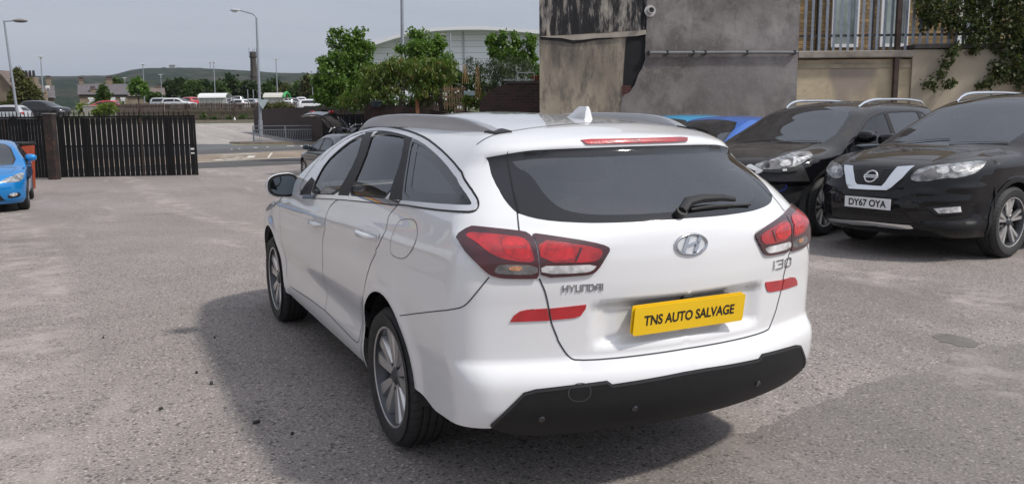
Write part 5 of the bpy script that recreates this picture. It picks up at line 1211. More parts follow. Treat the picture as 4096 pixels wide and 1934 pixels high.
def yard_wall():
    o0 = loc(DW, 0); rz = math.atan2(RT[1], RT[0]); W = lambda u, v, d=DW: tuple(wp(u, v, d))
    x0 = WX1+.01; x1 = W(2292, 130)[0]; x2 = W(2900, 130)[0]; zc = W(2100, 140)[1]; zc2 = W(2350, 124)[1]
    r = thing('retaining_wall', 'buff rendered retaining wall with stone coping behind the black cars', 'wall', (o0[0], o0[1], 0), rz); rm = wall_mat('retain')
    b = MB(); b.box(((x0+x1)/2, .25, zc/2-.1), (x1-x0, .5, zc+.2-.2)); b.build('wall_panel', rm, r)
    b = MB(); b.box(((x1+x2)/2, .20, zc2/2-.1), (x2-x1-.004, .56, zc2+.18)); b.build('wall_panel', mat('grey_buff_render', (.36, .31, .235), .92, scale=.8, var=.22, bump=.3, bscale=12), r)
    # raised upper band, hairline panel joint
    zb = W(2100, 172)[1]; b = MB(); b.box(((x0+x1)/2, -.012, (zb+zc)/2-.1), (x1-x0-.01, .02, zc-zb-.2)); b.build('wall_band', mat('stained_band', (.31, .265, .19), .92, scale=1.6, var=.3), r)
    cm = mat('coping_stone', (.24, .21, .18), .9, scale=3, var=.3)
    b = MB(); b.box(((x0+x1)/2, .2, zc+.02), (x1-x0+.02, .72, .16), bev=.02); b.build('coping', cm, r)
    b = MB(); b.box(((x1+x2)/2, .2, zc2+.06), (x2-x1, .70, .10), bev=.015); b.build('coping', mat('dark_coping', (.08, .07, .065), .9), r)
    # palisade
    f = thing('palisade_fence', 'galvanised steel palisade fence standing on the retaining wall', 'fence', (o0[0], o0[1], zc+.1), rz); h = 2.0; xs = x0+.18; k = 0
    for x in np.arange(xs, x2-.3, .1665):
        base = .0 if x < x1 else zc2-zc+.02; b = MB(); w = .032
        b.add([(x-w, -.012, base), (x-w*.45, .012, base), (x+w*.45, .012, base), (x+w, -.012, base), (x-w, -.012, h), (x-w*.45, .012, h), (x+w*.45, .012, h), (x+w, -.012, h), (x, 0, h+.14)],
              [(0, 1, 5, 4), (1, 2, 6, 5), (2, 3, 7, 6), (0, 4, 7, 3), (0, 3, 2, 1), (4, 5, 8), (5, 6, 8), (6, 7, 8), (7, 4, 8)]); b.build('pale', GALV, f); k += 1
    for z in (.33, 1.45):
        b = MB(); b.bar((x0, .045, z+.02), (x2-.4, .045, z+.02+.02), .06, .05); b.build('fence_rail', mat('dark_rail', (.05, .05, .055), .6), f)
    for x in (x0+1.75,): b = MB(); b.box((x, .08, h/2), (.07, .06, h)); b.build('fence_post', MATS['dark_rail'], f)
    xp = W(2247, 200)[0]; r2 = thing('drain_post', 'rusty brown steel post running up the retaining wall past the palisade', 'post', (o0[0], o0[1], 0), rz); b = MB(); b.box((xp, -.09, 2.35), (.11, .11, 4.7), bev=.008); b.build('post', mat('rusty_brown_steel', (.05, .032, .025), .8, var=.35), r2)
    # stone house behind
    D2 = 24.0; W2 = lambda u, v: tuple(wp(u, v, D2)); o2 = loc(D2, 0); hs = thing('stone_house', 'yellow sandstone house with white doors behind the palisade fence', 'house', (o2[0], o2[1], 0), rz)
    a = W2(2006, 0)[0]; e = W2(2900, 0)[0]; b = MB(); b.box(((a+e)/2, 3, 4.4), (e-a, 6, 8.8)); b.build('wall', STONE, hs)
    wm = mat('white_upvc', (.68, .69, .70), .35, var=.03)
    def opening(u0, u1, v0, v1, panes, nm):
        x0_, x1_ = W2(u0, 0)[0], W2(u1, 0)[0]; z0, z1 = W2(0, v1)[1], W2(0, v0)[1]; b = MB(); t = .09
        b.box(((x0_+x1_)/2, -.05, z1-t/2), (x1_-x0_, .1, t)); b.box(((x0_+x1_)/2, -.05, z0+t/2), (x1_-x0_, .1, t))
        for k in range(panes+1): xx = x0_+t/2+(x1_-x0_-t)*k/panes; b.box((xx, -.053, (z0+z1)/2), (t, .1, z1-z0-.004))
        o = b.build(nm, wm, hs); g = MB(); g.box(((x0_+x1_)/2, -.02, (z0+z1)/2), (x1_-x0_-.1, .02, z1-z0-.1)); g.build('pane', mat('pale_window', (.25, .29, .28), .05, coat=1.0, var=.3, scale=1.5), o)
    opening(2092, 2160, -25, 140, 1, 'window'); opening(2215, 2285, -25, 140, 1, 'door'); opening(2410, 2500, -10, 140, 2, 'window')
    b = MB(); b.bar((W2(2058, 0)[0], -.08, 2.6), (W2(2058, 0)[0], -.08, 6), .09); b.build('downpipe', BLACKPL, hs)
    # ivy
    iv = thing('ivy', 'dense ivy hanging over the palisade fence at the top right corner', 'ivy', (o0[0], o0[1], 0), rz); bl = []
    def B(u, v, ru, rv, d=DW-.3): x, z = W(u, v, d); s = d/2121; bl.append((x, -.18, z, ru*s, .28, rv*s))
    for q in [(2370, 20, 35, 40), (2430, 30, 45, 50), (2500, 25, 50, 50), (2560, 30, 45, 60), (2620, 60, 60, 90), (2540, 90, 45, 50), (2480, 80, 32, 34), (2560, 150, 38, 55), (2590, 190, 35, 40), (2410, 65, 26, 24), (2350, 45, 22, 34), (2330, 8, 22, 26), (2520, 185, 16, 24), (2455, 105, 18, 22), (2520, -20, 90, 40)]: B(*q)
    for q in [(2380, 130, 7, 12), (2374, 155, 7, 14), (2368, 180, 8, 12), (2352, 190, 11, 10), (2336, 205, 12, 14), (2376, 205, 8, 10), (2395, 120, 6, 10), (2488, 160, 10, 12), (2480, 200, 9, 6), (2465, 215, 12, 6), (2500, 178, 12, 10)]: B(*q, DW-.1)
    leaves('foliage', bl, 10500, .08, LEAF['ivy'], iv, 5, .8, .5)
    # grey concrete yard behind wall (garden level)
    b = MB(); b.box(((x0+x2)/2, 2.4, zc-.25), (x2-x0, 3.6, .1)); b.build('garden_floor', cm, r)
yard_wall()
# ------------------------------------------------------------------ other cars
def arch_bump(wb, r=.36, a=.010):
    def f(ax, y, z):
        o = 0
        for yc in (0, wb): o = o+a*np.exp(-((np.hypot(y-yc, z-r)-(r+.06))/.045)**2)*(ax > .55)*(z < r+.6)
        return o
    return f
def profile(kind, wb=2.65, hw=.90, H=1.47, fo=.88, ro=.75, **kw):
    """body profile by kind; lengths in metres, y=0 at the rear axle"""
    f = wb+fo; s = hw/.893
    W = [(.15, .78*s), (.22, .83*s), (.30, .865*s), (.42, .872*s), (.52, .88*s), (.64, .892*s), (.74, .893*s), (.84, .887*s), (.93, .872*s), (1.0, .852*s)]
    suv = kind == 'suv'; up = .13 if suv else 0
    if suv: W = [(.2, .80*s), (.28, .86*s), (.38, .89*s), (.5, .885*s), (.65, .89*s), (.8, .895*s), (.95, .893*s), (1.05, .88*s), (1.12, .86*s)]
    zb0 = W[-1][0]; n = 6
    for k in range(1, n+1):
        t = k/n; W.append((zb0+(H+.03-zb0)*t, (W[9 if not suv else 8][1])*(1-t*(.30 if not suv else .25)-.02*t*t)))
    T = dict(hatch=[(-ro, H-.20), (-ro+.18, H-.085), (-ro+.5, H-.03), (.35, H), (.9, H-.005), (1.3, H-.045), (1.55, H-.10), (1.9, H-.26), (2.3, H-.455), (2.5, H-.515), (2.75, H-.535), (wb+.45, H-.62), (wb+.68, H-.70), (wb+.82, H-.80), (f, H-.95)],
             suv=[(-ro, H-.20), (-ro+.18, H-.09), (-ro+.5, H-.03), (.3, H), (.9, H-.008), (1.25, H-.04), (1.5, H-.10), (1.85, H-.26), (2.25, H-.45), (2.47, H-.54), (2.6, H-.565), (wb+.35, H-.615), (wb+.62, H-.675), (wb+.80, H-.76), (f, H-.95)],
             saloon=[(-ro-.2, .93), (-ro, 1.02), (-.6, 1.07), (-.35, 1.15), (.0, H-.12), (.3, H-.035), (.7, H), (1.1, H-.01), (1.4, H-.06), (1.7, H-.16), (2.1, H-.34), (2.4, H-.46), (2.6, H-.50), (wb+.45, H-.58), (wb+.7, H-.67), (wb+.85, H-.8), (f, H-.95)])[kind]
    R = dict(hatch=[(.2, -ro+.10), (.3, -ro+.02), (.5, -ro-.04), (.62, -ro-.02), (.8, -ro), (.95, -ro+.03), (1.05, -ro+.10), (H-.14, -ro+.38), (H, -ro+.5)],
             suv=[(.25, -ro+.12), (.4, -ro), (.6, -ro-.05), (.75, -ro), (1.0, -ro+.03), (1.12, -ro+.08), (H-.12, -ro+.30), (H, -ro+.45)],
             saloon=[(.2, -ro-.05), (.5, -ro-.2), (.7, -ro-.18), (.9, -ro-.14), (1.02, -ro-.1), (H, -ro+.2)])[kind]
    Fz = [(.15, f-.20), (.22, f-.10), (.32, f-.03), (.48, f), (.62, f-.01), (.75, f-.07), (.85, f-.16), (1.0, f-.40), (1.2, f-.8)] if not suv else [(.2, f-.22), (.28, f-.1), (.38, f-.03), (.55, f), (.75, f-.02), (.88, f-.06), (.98, f-.14), (1.05, f-.25), (1.2, f-.5), (1.4, f-.9)]
    P = dict(W=W, pl=[(-ro-.25, .93), (-.55, .975), (-.1, 1), (wb-.25, 1), (wb+.25, .985), (wb+.6, .93), (f, .85)], pu=[(-ro, .88), (0, .97), (1.0, 1.0), (1.6, .975), (2.3, .93)], R=R, cb=[(0, .22), (1.2, .25)], Fz=Fz, cf=[(0, .30), (1.2, .42)], f4=.18,
             T=T, cr=[(-1, .14), (1.2, .13), (2, .10), (2.6, .08), (f, .13)], kt=[(-1, .06), (0, .10), (2.2, .08), (wb, .10), (f, .14)], kc=.14, kf=.14, zb=.18 if not suv else .24, yA=-.25 if kind != 'saloon' else -.4, yF=f-.62, bumps=[arch_bump(wb, .32 if not suv else .36)], zt=(zb0, H), H=H, wb=wb, fo=fo, ro=ro, hw=hw, belt=zb0-.02)
    P.update(kw); return P
GENLAMP = lens('headlamp_glass', (.20, .205, .21), var=.75, bscale=45)
RECESSB = mat('black_grille', (.012, .012, .013), .5, var=.2)
def std_car(name, label, P, pm, pos, yaw, step=.05, group=None, wheel_style='star5', r=.32, rim=.215, cat='car', rails=None, interior=True, plates=(True, True), lamps=True, doorgaps=True, belt_slope=.03, glass_m=None, hook=None, mirror_m=None, front_plate=PLATEW, skip=()):
    wb, H, fo, ro, hw = P['wb'], P['H'], P['fo'], P['ro'], P['hw']; suv = P['zb'] > .2; f = wb+fo
    root = thing(name, label, cat, (pos[0], pos[1], pos[2] if len(pos) > 2 else 0), yaw, group)
    C = Car(root, P); C.Mi = np.array(root.matrix_basis.inverted()) ; gm = glass_m or WGLASS
    q = math.pi/2*C.fan; yS = lambda y: C.sy(y, 0)[0]
    belt = lambda y: P['belt']+belt_slope*(1.2-y)
    C.P['zs'] = ([0, yS(C.yA), yS(1.9), yS(2.25), 12], [P.get('zr', .93 if P['T'][0][1] < 1.0 else H-.16)]*2+[P['belt']+.12, .55, .55])
    S, Z = C.border(); zb_ = lambda y: np.interp(yS(y), S, Z)
    yfw = [y for y in np.linspace(1.2, 2.5, 60) if zb_(y)-.055 < belt(y)+.015]; y1 = yfw[0] if yfw else 2.1
    y0 = P.get('y0', -ro+.42 if P['T'][0][1] > 1.0 else -.45); yB = P.get('yB', 1.02); yC = P.get('yC', .08)
    def win(a, b, pad0=.03, pad1=.03, rake=.0):
        ys = np.linspace(a+pad0, b-pad1, 14); top = [(yS(y), max(zb_(y)-.05, belt(y)+.012)) for y in ys]; bot = [(yS(y), belt(y)) for y in ys[::-1]]
        p = np.array(top+bot)
        return p
    wins = [win(yB, y1, .035, .01), win(yC, yB, .03, .035), win(y0, yC, .05, .03)]
    wins[2][:14, 1] = np.minimum(wins[2][:14, 1], belt(0)+.02+np.linspace(.08, 1, 14)**.6*(zb_(yC)-.05-belt(0)))
    sill = .30 if not suv else .40
    dF = np.array([(yS(yB), sill), (yS(yB), belt(yB)-.02)]+[(yS(yB), zb_(yB)-.028)]+[(yS(y), max(zb_(y)-.028, belt(y))) for y in np.linspace(yB+.05, y1, 10)]+[(yS(wb-.40), belt(y1)-.02), (yS(wb-.42), .62), (yS(wb-.47), sill)])
    rr = P.get('arch', r+.055)
    dR = np.array([(yS(rr+.02), sill), (yS(rr+.0), .52), (yS(yC+.16), .74), (yS(yC-.05), belt(yC)-.02), (yS(yC), zb_(yC)-.028)]+[(yS(y), zb_(y)-.028) for y in np.linspace(yC+.1, yB, 8)]+[(yS(yB), sill)])
    W0 = np.array([p for p in P['T'] if 1.2 < p[0] < 2.7]); zt_ = C.T
    yb = 2.46 if wb > 2.5 else 2.3; yt = 1.46
    wx0 = abs(C.top(np.array([0.]), np.array([yt]))[0, 2])
    xb = hw*.80; xt = hw*.60
    ws = [(-xb, yb-.14), (-xt, yt), (-xt*.5, yt-.05), (0, yt-.06), (xt*.5, yt-.05), (xt, yt), (xb, yb-.14), (xb*.5, yb+.0), (0, yb+.04), (-xb*.5, yb+.0)]
    yn = f-.33; bo = [(-hw*.80, yb-.02), (-hw*.4, yb+.09), (0, yb+.12), (hw*.4, yb+.09), (hw*.80, yb-.02), (hw*.76, wb+.3), (hw*.60, yn-.04), (0, yn+.03), (-hw*.60, yn-.04), (-hw*.76, wb+.3)]
    tops = [('ws', chaikin(ws, 1)), ('bonnet', chaikin(bo, 1))]
    rear_T = P['T'][0][1] < 1.0
    if rear_T: tops.append(('rw', chaikin([(-.56, .02), (-.50, .22), (0, .26), (.50, .22), (.56, .02), (.60, -.38), (0, -.46), (-.60, -.38)], 1)))
    regs = [('dF', dF), ('dR', dR)]+[('w%d' % i, w) for i, w in enumerate(wins)]+[('aF', circ(yS(wb), r+.005, rr)), ('aR', circ(yS(0), r+.005, rr))]
    if not rear_T:
        zr0, zr1 = P['belt']+.05, H-.17; xr = hw*.70; rw = C.rear([(-xr*x, z) for x, z in [(0, zr0), (.3, zr0), (.6, zr0+.005), (.9, zr0+.02), (1.0, zr0+.06), (.93, zr0+.5*(zr1-zr0)), (.84, zr1-.02), (.75, zr1), (.4, zr1+.01), (0, zr1+.012)]]); rw[0, 0] = rw[-1, 0] = 0
        regs.append(('rw', rw))
    if hook and 'regions' in hook: regs, tops = hook['regions'](C, regs, tops)
    C.shell(pm, regs, step=step, topregions=tops)
    names = [r_[0] for r_ in regs]; ix = lambda n: [names.index(n)]
    C.part('body', 'W', *C.take('W', [-1]), pm, mirror='both')
    C.part('roof', 'T', *C.take('T', [-1]), P.get('roof_m', pm)); C.part('windscreen', 'T', *C.take('T', [0]), SCREENG); bon = C.part('bonnet', 'T', *C.take('T', [1]), P.get('bonnet_m', pm))
    if rear_T: C.part('rear_window', 'T', *C.take('T', [2]), gm)
    else: C.part('rear_window', 'W', *C.take('W', ix('rw')), P.get('rear_glass', PGLASS), mirror='both'); C.line('rear_window_frit', 'W', rw, .045, FRIT, None, .001, mirror=None)
    C.line('windscreen_frit', 'T', tops[0][1], .04, FRIT, None, .0008, closed=True); C.line('bonnet_gap', 'T', tops[1][1], .008, GAP, bon, .0012, closed=True)
    for mir in (None, 'only'):
        d1 = C.part('door', 'W', *C.take('W', ix('dF')), pm, mirror=mir); d2 = C.part('door', 'W', *C.take('W', ix('dR')), pm, mirror=mir)
        for i, par in ((0, d1), (1, d2), (2, None)):
            C.part('window', 'W', *C.take('W', ix('w%d' % i)), gm if i == 0 else P.get('rear_glass', gm), par, -.003, mir); C.line('window_seal', 'W', wins[i], .02, TRIMB, par, .001, mirror=mir, closed=True)
        for yy, par in ((yB, d1), (yC, d2)):
            zt1 = zb_(yy)-.04; C.patch('pillar_trim', 'W', [(yS(yy-.055), belt(yy)-.005), (yS(yy+.055), belt(yy)-.005), (yS(yy+.05), zt1), (yS(yy-.05), zt1)], TRIMB, par, .0015, .003, mirror=mir)
        C.line('belt_strip', 'W', [(yS(y), belt(y)-.018) for y in np.linspace(y0, y1+.1, 24)], .016, P.get('strip', CHROME), None, .003, mirror=mir)
        if doorgaps:
            for dd, par in ((dF, d1), (dR, d2)): C.line('door_gap', 'W', dd, .007, GAP, par, .0012, mirror=mir, closed=True)
        for yy, par in ((yB+.17, d1), (yC+.22, d2)):
            zz = belt(yy)-.13; Q = C.wrap(np.linspace(yS(yy-.09), yS(yy+.09), 7), np.full(7, zz)); Q = Q+C.normal(Q)*(.03*np.sin(np.linspace(.2, math.pi-.2, 7))**.6)[:, None]; Q = Q*[-1, 1, 1] if mir else Q
            h = MB(); h.tube([tuple(v) for v in Q], .012, 8); h.build('door_handle', pm, par, smooth='auto')
        if lamps:
            hl = P.get('headlamp') or [(-hw*.50, f*0+.64), (-hw*.60, .72), (-hw*.80, .77), (-hw*.93, .80), (-hw*.95, .74), (-hw*.86, .65), (-hw*.62, .60)]
            if suv and not P.get('headlamp'): hl = [(x, z+.13) for x, z in hl]
            lp = C.patch('headlamp', 'W', chaikin(C.front(hl), 1), GENLAMP, None, .003, .006, step=.03, mirror=mir)
            zz = .86 if not suv else .98; tl = [(-hw*.50, zz-.05), (-hw*.70, zz+.02), (-hw*.90, zz+.05), (-hw*.93, zz-.04), (-hw*.85, zz-.13), (-hw*.55, zz-.13)]
            if rear_T: tl = [(x, z-.06) for x, z in tl]
            C.patch('tail_lamp', 'W', chaikin(C.rear(tl), 1), RED1, None, .003, .006, step=.04, mirror=mir)
            if 'fog' not in skip: C.patch('fog_lamp_recess', 'W', chaikin(C.front([(-hw*.60, .37+.1*suv), (-hw*.84, .42+.1*suv), (-hw*.86, .32+.1*suv), (-hw*.62, .29+.1*suv)]), 1), RECESSB, None, .003, .004, step=.04, mirror=mir)
        if mir and P.get('one_mirror'): continue
        m = bpy.data.objects.new('door_mirror', None); COL.objects.link(m); m.parent = root; sx = 1 if mir else -1; zm = belt(1.7)+P.get('mdz', .09); ym = P.get('ym', y1-.16); m.location = (sx*(hw+.07), ym, zm)
        b = MB(); bm = bmesh.new(); bmesh.ops.create_icosphere(bm, subdivisions=3, radius=1); pw = lambda t, p_: math.copysign(abs(t)**p_, t)
        b.add([(pw(v.co.x, .75)*.115, max(pw(v.co.y, .8)*.09, -.06), pw(v.co.z, .78)*.078*(1+.15*v.co.x*-sx)) for v in bm.verts], [[v.index for v in f_.verts] for f_ in bm.faces]); bm.free(); b.build('mirror_housing', mirror_m or pm, m, smooth='auto')
        b = MB(); b.box((0, -.063, .0), (.18, .004, .115), bev=.002); b.build('mirror_glass', MATS['mirror'], m)
        b = MB(); b.bar((-sx*.08, .01, -.05), (-sx*.17, .02, -.07), .05, .04); b.build('mirror_arm', TRIMB, m)
    if 'grille' not in skip:
        g = P.get('grille') or [(0, .60+.13*suv), (-hw*.44, .61+.13*suv), (-hw*.40, .70+.13*suv), (0, .71+.13*suv)]
        gf = C.front(g); full = np.vstack([gf, (gf*[-1, 1])]) ; 
        gh = np.array(g); loop = [tuple(p) for p in gh]+[(-x, z) for x, z in gh[::-1] if x != 0]
        gg = MB(); Q = C.wrap(*C.front(loop).T) if False else None
        for sgn in (None, 'only'): C.patch('grille', 'W', fixc(C.front(g), C), RECESSB, None, .003, .005, step=.04, mirror=sgn)
        for sgn in (None, 'only'): C.patch('lower_intake', 'W', fixc(C.front([(0, .26+.1*suv), (-hw*.52, .27+.1*suv), (-hw*.46, .40+.1*suv), (0, .42+.1*suv)]), C), RECESSB, None, .003, .005, step=.04, mirror=sgn)
    for fr, on, pmx in ((1, plates[0], front_plate), (-1, plates[1], PLATEY)):
        if not on: continue
        zz = P.get('pz', .50+.08*suv) if fr > 0 else P.get('rpz', .80); a = C.front([(0.01, zz)]) if fr > 0 else C.rear([(0.01, zz)]); Q = C.wrap(a[:, 0], a[:, 1])[0]
        b = MB(); b.box((0, Q[1]+fr*.012, zz), (.52, .012, .111), bev=.003); b.build('number_plate', pmx, root)
    if rails is not None:
        for sx in (-1, 1):
            ys = np.linspace(-ro+.35, 1.35, 18); z = C.top(np.full(18, hw*.60), ys)[:, 2]; e = np.clip(np.minimum((ys-ys[0])/.25, (ys[-1]-ys)/.25), 0, 1); b = MB()
            b.tube([(sx*hw*(.58+.03*e_), y, z_+.005+.05*math.sqrt(e_)) for y, z_, e_ in zip(ys, z, e)], [.012+.008*e_ for e_ in e], 8); b.build('roof_rail', rails, root, smooth='auto')
    b = MB(); b.box((0, wb/2, P['zb']+.05), (hw*1.55, wb+.9, .04)); b.build('underbody', BLACKPL, root)
    liners(root, wb, r+.045, hw-.02); wheelset(root, r, rim, .21, wheel_style, wb, hw-.012, steer=P.get('steer', 0.0))
    if interior: cabin(root, wb, -ro+.25 if not rear_T else -.2, hw*.66, .36 if not suv else .46, 1.95, P['belt'])
    return C, root
def fixc(p, C):
    p = np.array(p, float); p[np.abs(p[:, 0]-C.Send) < .02, 0] = C.Send; return p
BLACKP = paint('dusty_black_paint', (.006, .006, .008), dust=.22, rough=.2); BLACKQ = paint('black_paint', (.006, .006, .0075), dust=.10, rough=.15)
BLUEP = paint('bright_blue_paint', (.008, .21, .56), flake=.3, rough=.28); BLUED = paint('deep_blue_paint', (.02, .13, .50), flake=.3, dust=.25, rough=.3)
TEALP = paint('light_blue_paint', (.02, .30, .55), dust=.12, rough=.3); GREYP = paint('dark_grey_paint', (.05, .05, .055), flake=.5, rough=.25); SILVP = paint('silver_paint', (.40, .41, .43), flake=.6, rough=.3)
Z6 = (3250, 600, .3784); Z5 = (3300, 340, .3289); ZT = (2900, 560, .3289)
# --- black SUV at the right edge
def near_suv():
    P = profile('suv', 2.705, .91, 1.68, 1.05, .95, headlamp=None, bonnet_m=BLACKP, roof_m=BLACKP, pz=.56, mdz=.03, belt=1.11, rear_glass=PGLASS)
    P['Fz'] = [(.2, 3.52), (.27, 3.66), (.34, 3.735), (.42, 3.755), (.50, 3.79), (.60, 3.785), (.70, 3.755), (.82, 3.745), (.92, 3.715), (.98, 3.66), (1.03, 3.58), (1.1, 3.4), (1.3, 3.0)]
    P['cf'] = [(0, .20), (1.2, .30)]; P['f4'] = .30
    P['T'] = [(-.95, 1.48), (-.75, 1.60), (-.45, 1.65), (.3, 1.685), (.9, 1.675), (1.25, 1.64), (1.5, 1.575), (1.85, 1.42), (2.25, 1.225), (2.43, 1.135), (2.55, 1.10), (2.9, 1.085), (3.2, 1.05), (3.45, .995), (3.62, .93), (3.755, .78)]
    def fogs(ax, y, z): return -.030*sstep(ax, .50, .58)*(1-sstep(ax, .80, .86))*sstep(z, .37, .42)*(1-sstep(z, .56, .62))*(y > 3.0)
    def chin(ax, y, z): return .020*np.exp(-((z-.665-.16*np.maximum(ax-.35, 0))/.030)**2)*sstep(ax, .30, .42)*(1-sstep(ax, .80, .90))*(y > 3.0)
    def hood(ax, y, z): return .016*np.exp(-((ax-.60+.12*(y-2.6))/.05)**2)*(z > .9)*(y > 2.5)*(1-sstep(y, 3.4, 3.6))
    def flank(ax, y, z): return (.014*np.exp(-((z-.93)/.04)**2)-.018*np.exp(-((z-.62)/.12)**2))*(ax > .6)*(y < 3.1)
    P['bumps'] = P['bumps']+[fogs, chin, hood, flank]
    C, root = std_car('suv', 'nearer black SUV with a white number plate, cut by the right edge', P, BLACKQ, (8.829, 2.982), R_(96.62), .045, None, 'star5', .364, .245, rails=CHROME, plates=(False, True), lamps=False, skip=('grille',), belt_slope=.01)
    T = lambda pts, n=1, z=Z6: C.tr(pts, z, n)
    pat = lambda nm, pts, m, off=.004, sk=.006, par=None, z=Z6, n=1, step=.03: C.patch(nm, 'W', T(pts, n, z), m, par, off, sk, step)
    hl = pat('headlamp', [(1015, 300), (1160, 175), (1400, 152), (1600, 130), (1840, 108), (1815, 160), (1740, 230), (1690, 258), (1500, 300), (1420, 290), (1130, 342)], GENLAMP)
    pat('lamp_shroud', [(1130, 268), (1210, 205), (1330, 180), (1330, 230), (1400, 285), (1200, 318)], SMOKE, .005, .002, hl); pat('lamp_reflector', [(1320, 190), (1420, 165), (1450, 200), (1440, 240), (1370, 255), (1310, 235)], CLEARL, .0055, .002, hl); pat('lamp_reflector', [(1490, 170), (1640, 145), (1700, 160), (1640, 215), (1530, 240), (1470, 215)], CLEARL, .0055, .002, hl)
    pat('indicator_lens', [(1700, 180), (1780, 135), (1815, 130), (1770, 185), (1710, 230)], SMOKE, .0055, .002, hl)
    h2 = pat('headlamp', [(148, 200), (165, 140), (200, 108), (240, 125), (325, 160), (335, 285), (230, 302), (180, 250)], GENLAMP); pat('lamp_reflector', [(205, 180), (265, 165), (270, 225), (230, 260), (205, 230)], CLEARL, .0055, .002, h2)
    gr = pat('grille', [(338, 165), (700, 170), (1112, 178), (990, 300), (880, 400), (835, 435), (810, 495), (600, 492), (385, 478), (362, 380)], RECESSB, .003, .004)
    for k in range(9):
        y = 205+k*20; pat('grille_slat', [(450-2*k+8*(k > 7), y-3), (875-13*k, y-6), (872-13*k, y+2), (450-2*k, y+5)], mat('grille_slat', (.03, .03, .032), .3), .007, .003, gr, n=0)
    b = pat('badge_panel', [(532, 195), (765, 205), (700, 368), (540, 360)], BLACKPL, .011, .006, gr, n=0)
    pat('chrome_grille_frame', [(350, 170), (440, 178), (452, 260), (466, 340), (485, 366), (600, 376), (740, 386), (780, 345), (905, 190), (1085, 180), (960, 300), (835, 405), (795, 428), (600, 425), (400, 412), (376, 372), (362, 280)], CHROME, .022, .018, gr, n=0, step=.02)
    q = C.unwrap(C.cast([(627, 284)], Z6))[0]; M = C.frame('W', q); rg = MB(); rg.tube([M @ Vector((.066*math.cos(t), .062*math.sin(t), .016)) for t in np.linspace(0, 2*math.pi, 37)], .0085, 8, cap=False); rg.build('badge_ring', SATIN, b)
    bb = MB(); bb.prism([(-.078, -.016), (.078, -.016), (.078, .016), (-.078, .016)], M @ Matrix.Translation((0, 0, .012)), .012); bo = bb.build('badge_bar', SATIN, b); put_text('make_lettering', 'NISSAN', M @ Matrix.Translation((0, 0, .0245)), .128, .018, INK, b, .001, bold=.02, space=1.1)
    # plate
    a = C.cast([(312, 488), (795, 515), (787, 637), (308, 597)], Z6); M = Matrix.Translation((0, a[:, 1].mean()+.035, .558)) @ Matrix.Rotation(math.pi, 4, 'Z') @ Matrix.Rotation(R_(90), 4, 'X'); pb = MB(); pb.prism([(-.26, -.0555), (.26, -.0555), (.26, .0555), (-.26, .0555)], M @ Matrix.Translation((0, 0, -.004)), .006); po = pb.build('number_plate', PLATEW, root)
    put_text('plate_lettering', 'DY67 OYA', M @ Matrix.Translation((.0, 0, .0028)), .425, .074, INK, po, .001, bold=.03)
    pk = MB(); pk.box((0, a[:, 1].mean()-.01, .558), (.46, .08, .09)); pk.build('plate_bracket', BLACKPL, root)
    pat('lower_intake', [(240, 612), (310, 605), (600, 640), (800, 650), (962, 660), (1020, 700), (1080, 745), (1040, 775), (600, 745), (210, 705), (225, 650)], RECESSB, .004, .005)
    for k in range(3): pat('intake_slat', [(235, 640+k*24), (600, 672+k*26), (1000, 705+k*24), (1000, 712+k*24), (600, 680+k*26), (235, 648+k*24)], mat('intake_slat', (.028, .028, .03), .4), .008, .003, n=0)
    pat('skid_strip', [(168, 722), (205, 713), (600, 748), (1040, 790), (1072, 820), (990, 826), (710, 800), (680, 792), (420, 775), (380, 765), (210, 742)], CHROME, .016, .012, n=0)
    fg = pat('fog_lamp_recess', [(1193, 598), (1300, 582), (1568, 555), (1580, 662), (1310, 688)], RECESSB, .004, .004, n=0); pat('fog_lamp', [(1278, 617), (1420, 605), (1560, 592), (1568, 652), (1332, 668)], CLEARL, .010, .008, fg, n=0)
    pat('bumper_cladding', [(1125, 775), (1400, 760), (1815, 735), (1822, 820), (1500, 850), (1180, 830)], GRAINPL, .004, .005, n=0)
    pat('bumper_crease', [(980, 655), (1110, 645), (1230, 652), (1290, 690), (1330, 705), (1590, 690), (1602, 715), (1300, 742), (1080, 744)], mat('bumper_insert', (.012, .012, .014), .3), .008, .010, n=0)
    for mir in (None, 'only'):
        S0 = lambda yc: [(C.sy(yc+.405*math.cos(t), 0)[0], .37+.425*math.sin(t)) for t in np.linspace(-.25, math.pi+.25, 30)]
        for yc in (0, 2.705): C.line('arch_cladding', 'W', S0(yc), .05, GRAINPL, None, .006, mirror=mir)
        C.line('sill_cladding', 'W', [(C.sy(y, 0)[0], .36) for y in np.linspace(.45, 2.25, 16)], .16, GRAINPL, None, .006, mirror=mir)
        C.line('wiper', 'T', [(-.05 if mir is None else .65, 2.46), (-.35 if mir is None else .3, 2.40), (-.62 if mir is None else 0, 2.36)], .02, BLACKPL, None, .012)
    mm = MB(); mm.box((0, 1.72, 1.44), (.24, .03, .07), bev=.012); mm.build('rear_view_mirror', CABIN, root)
    return C
near_suv()
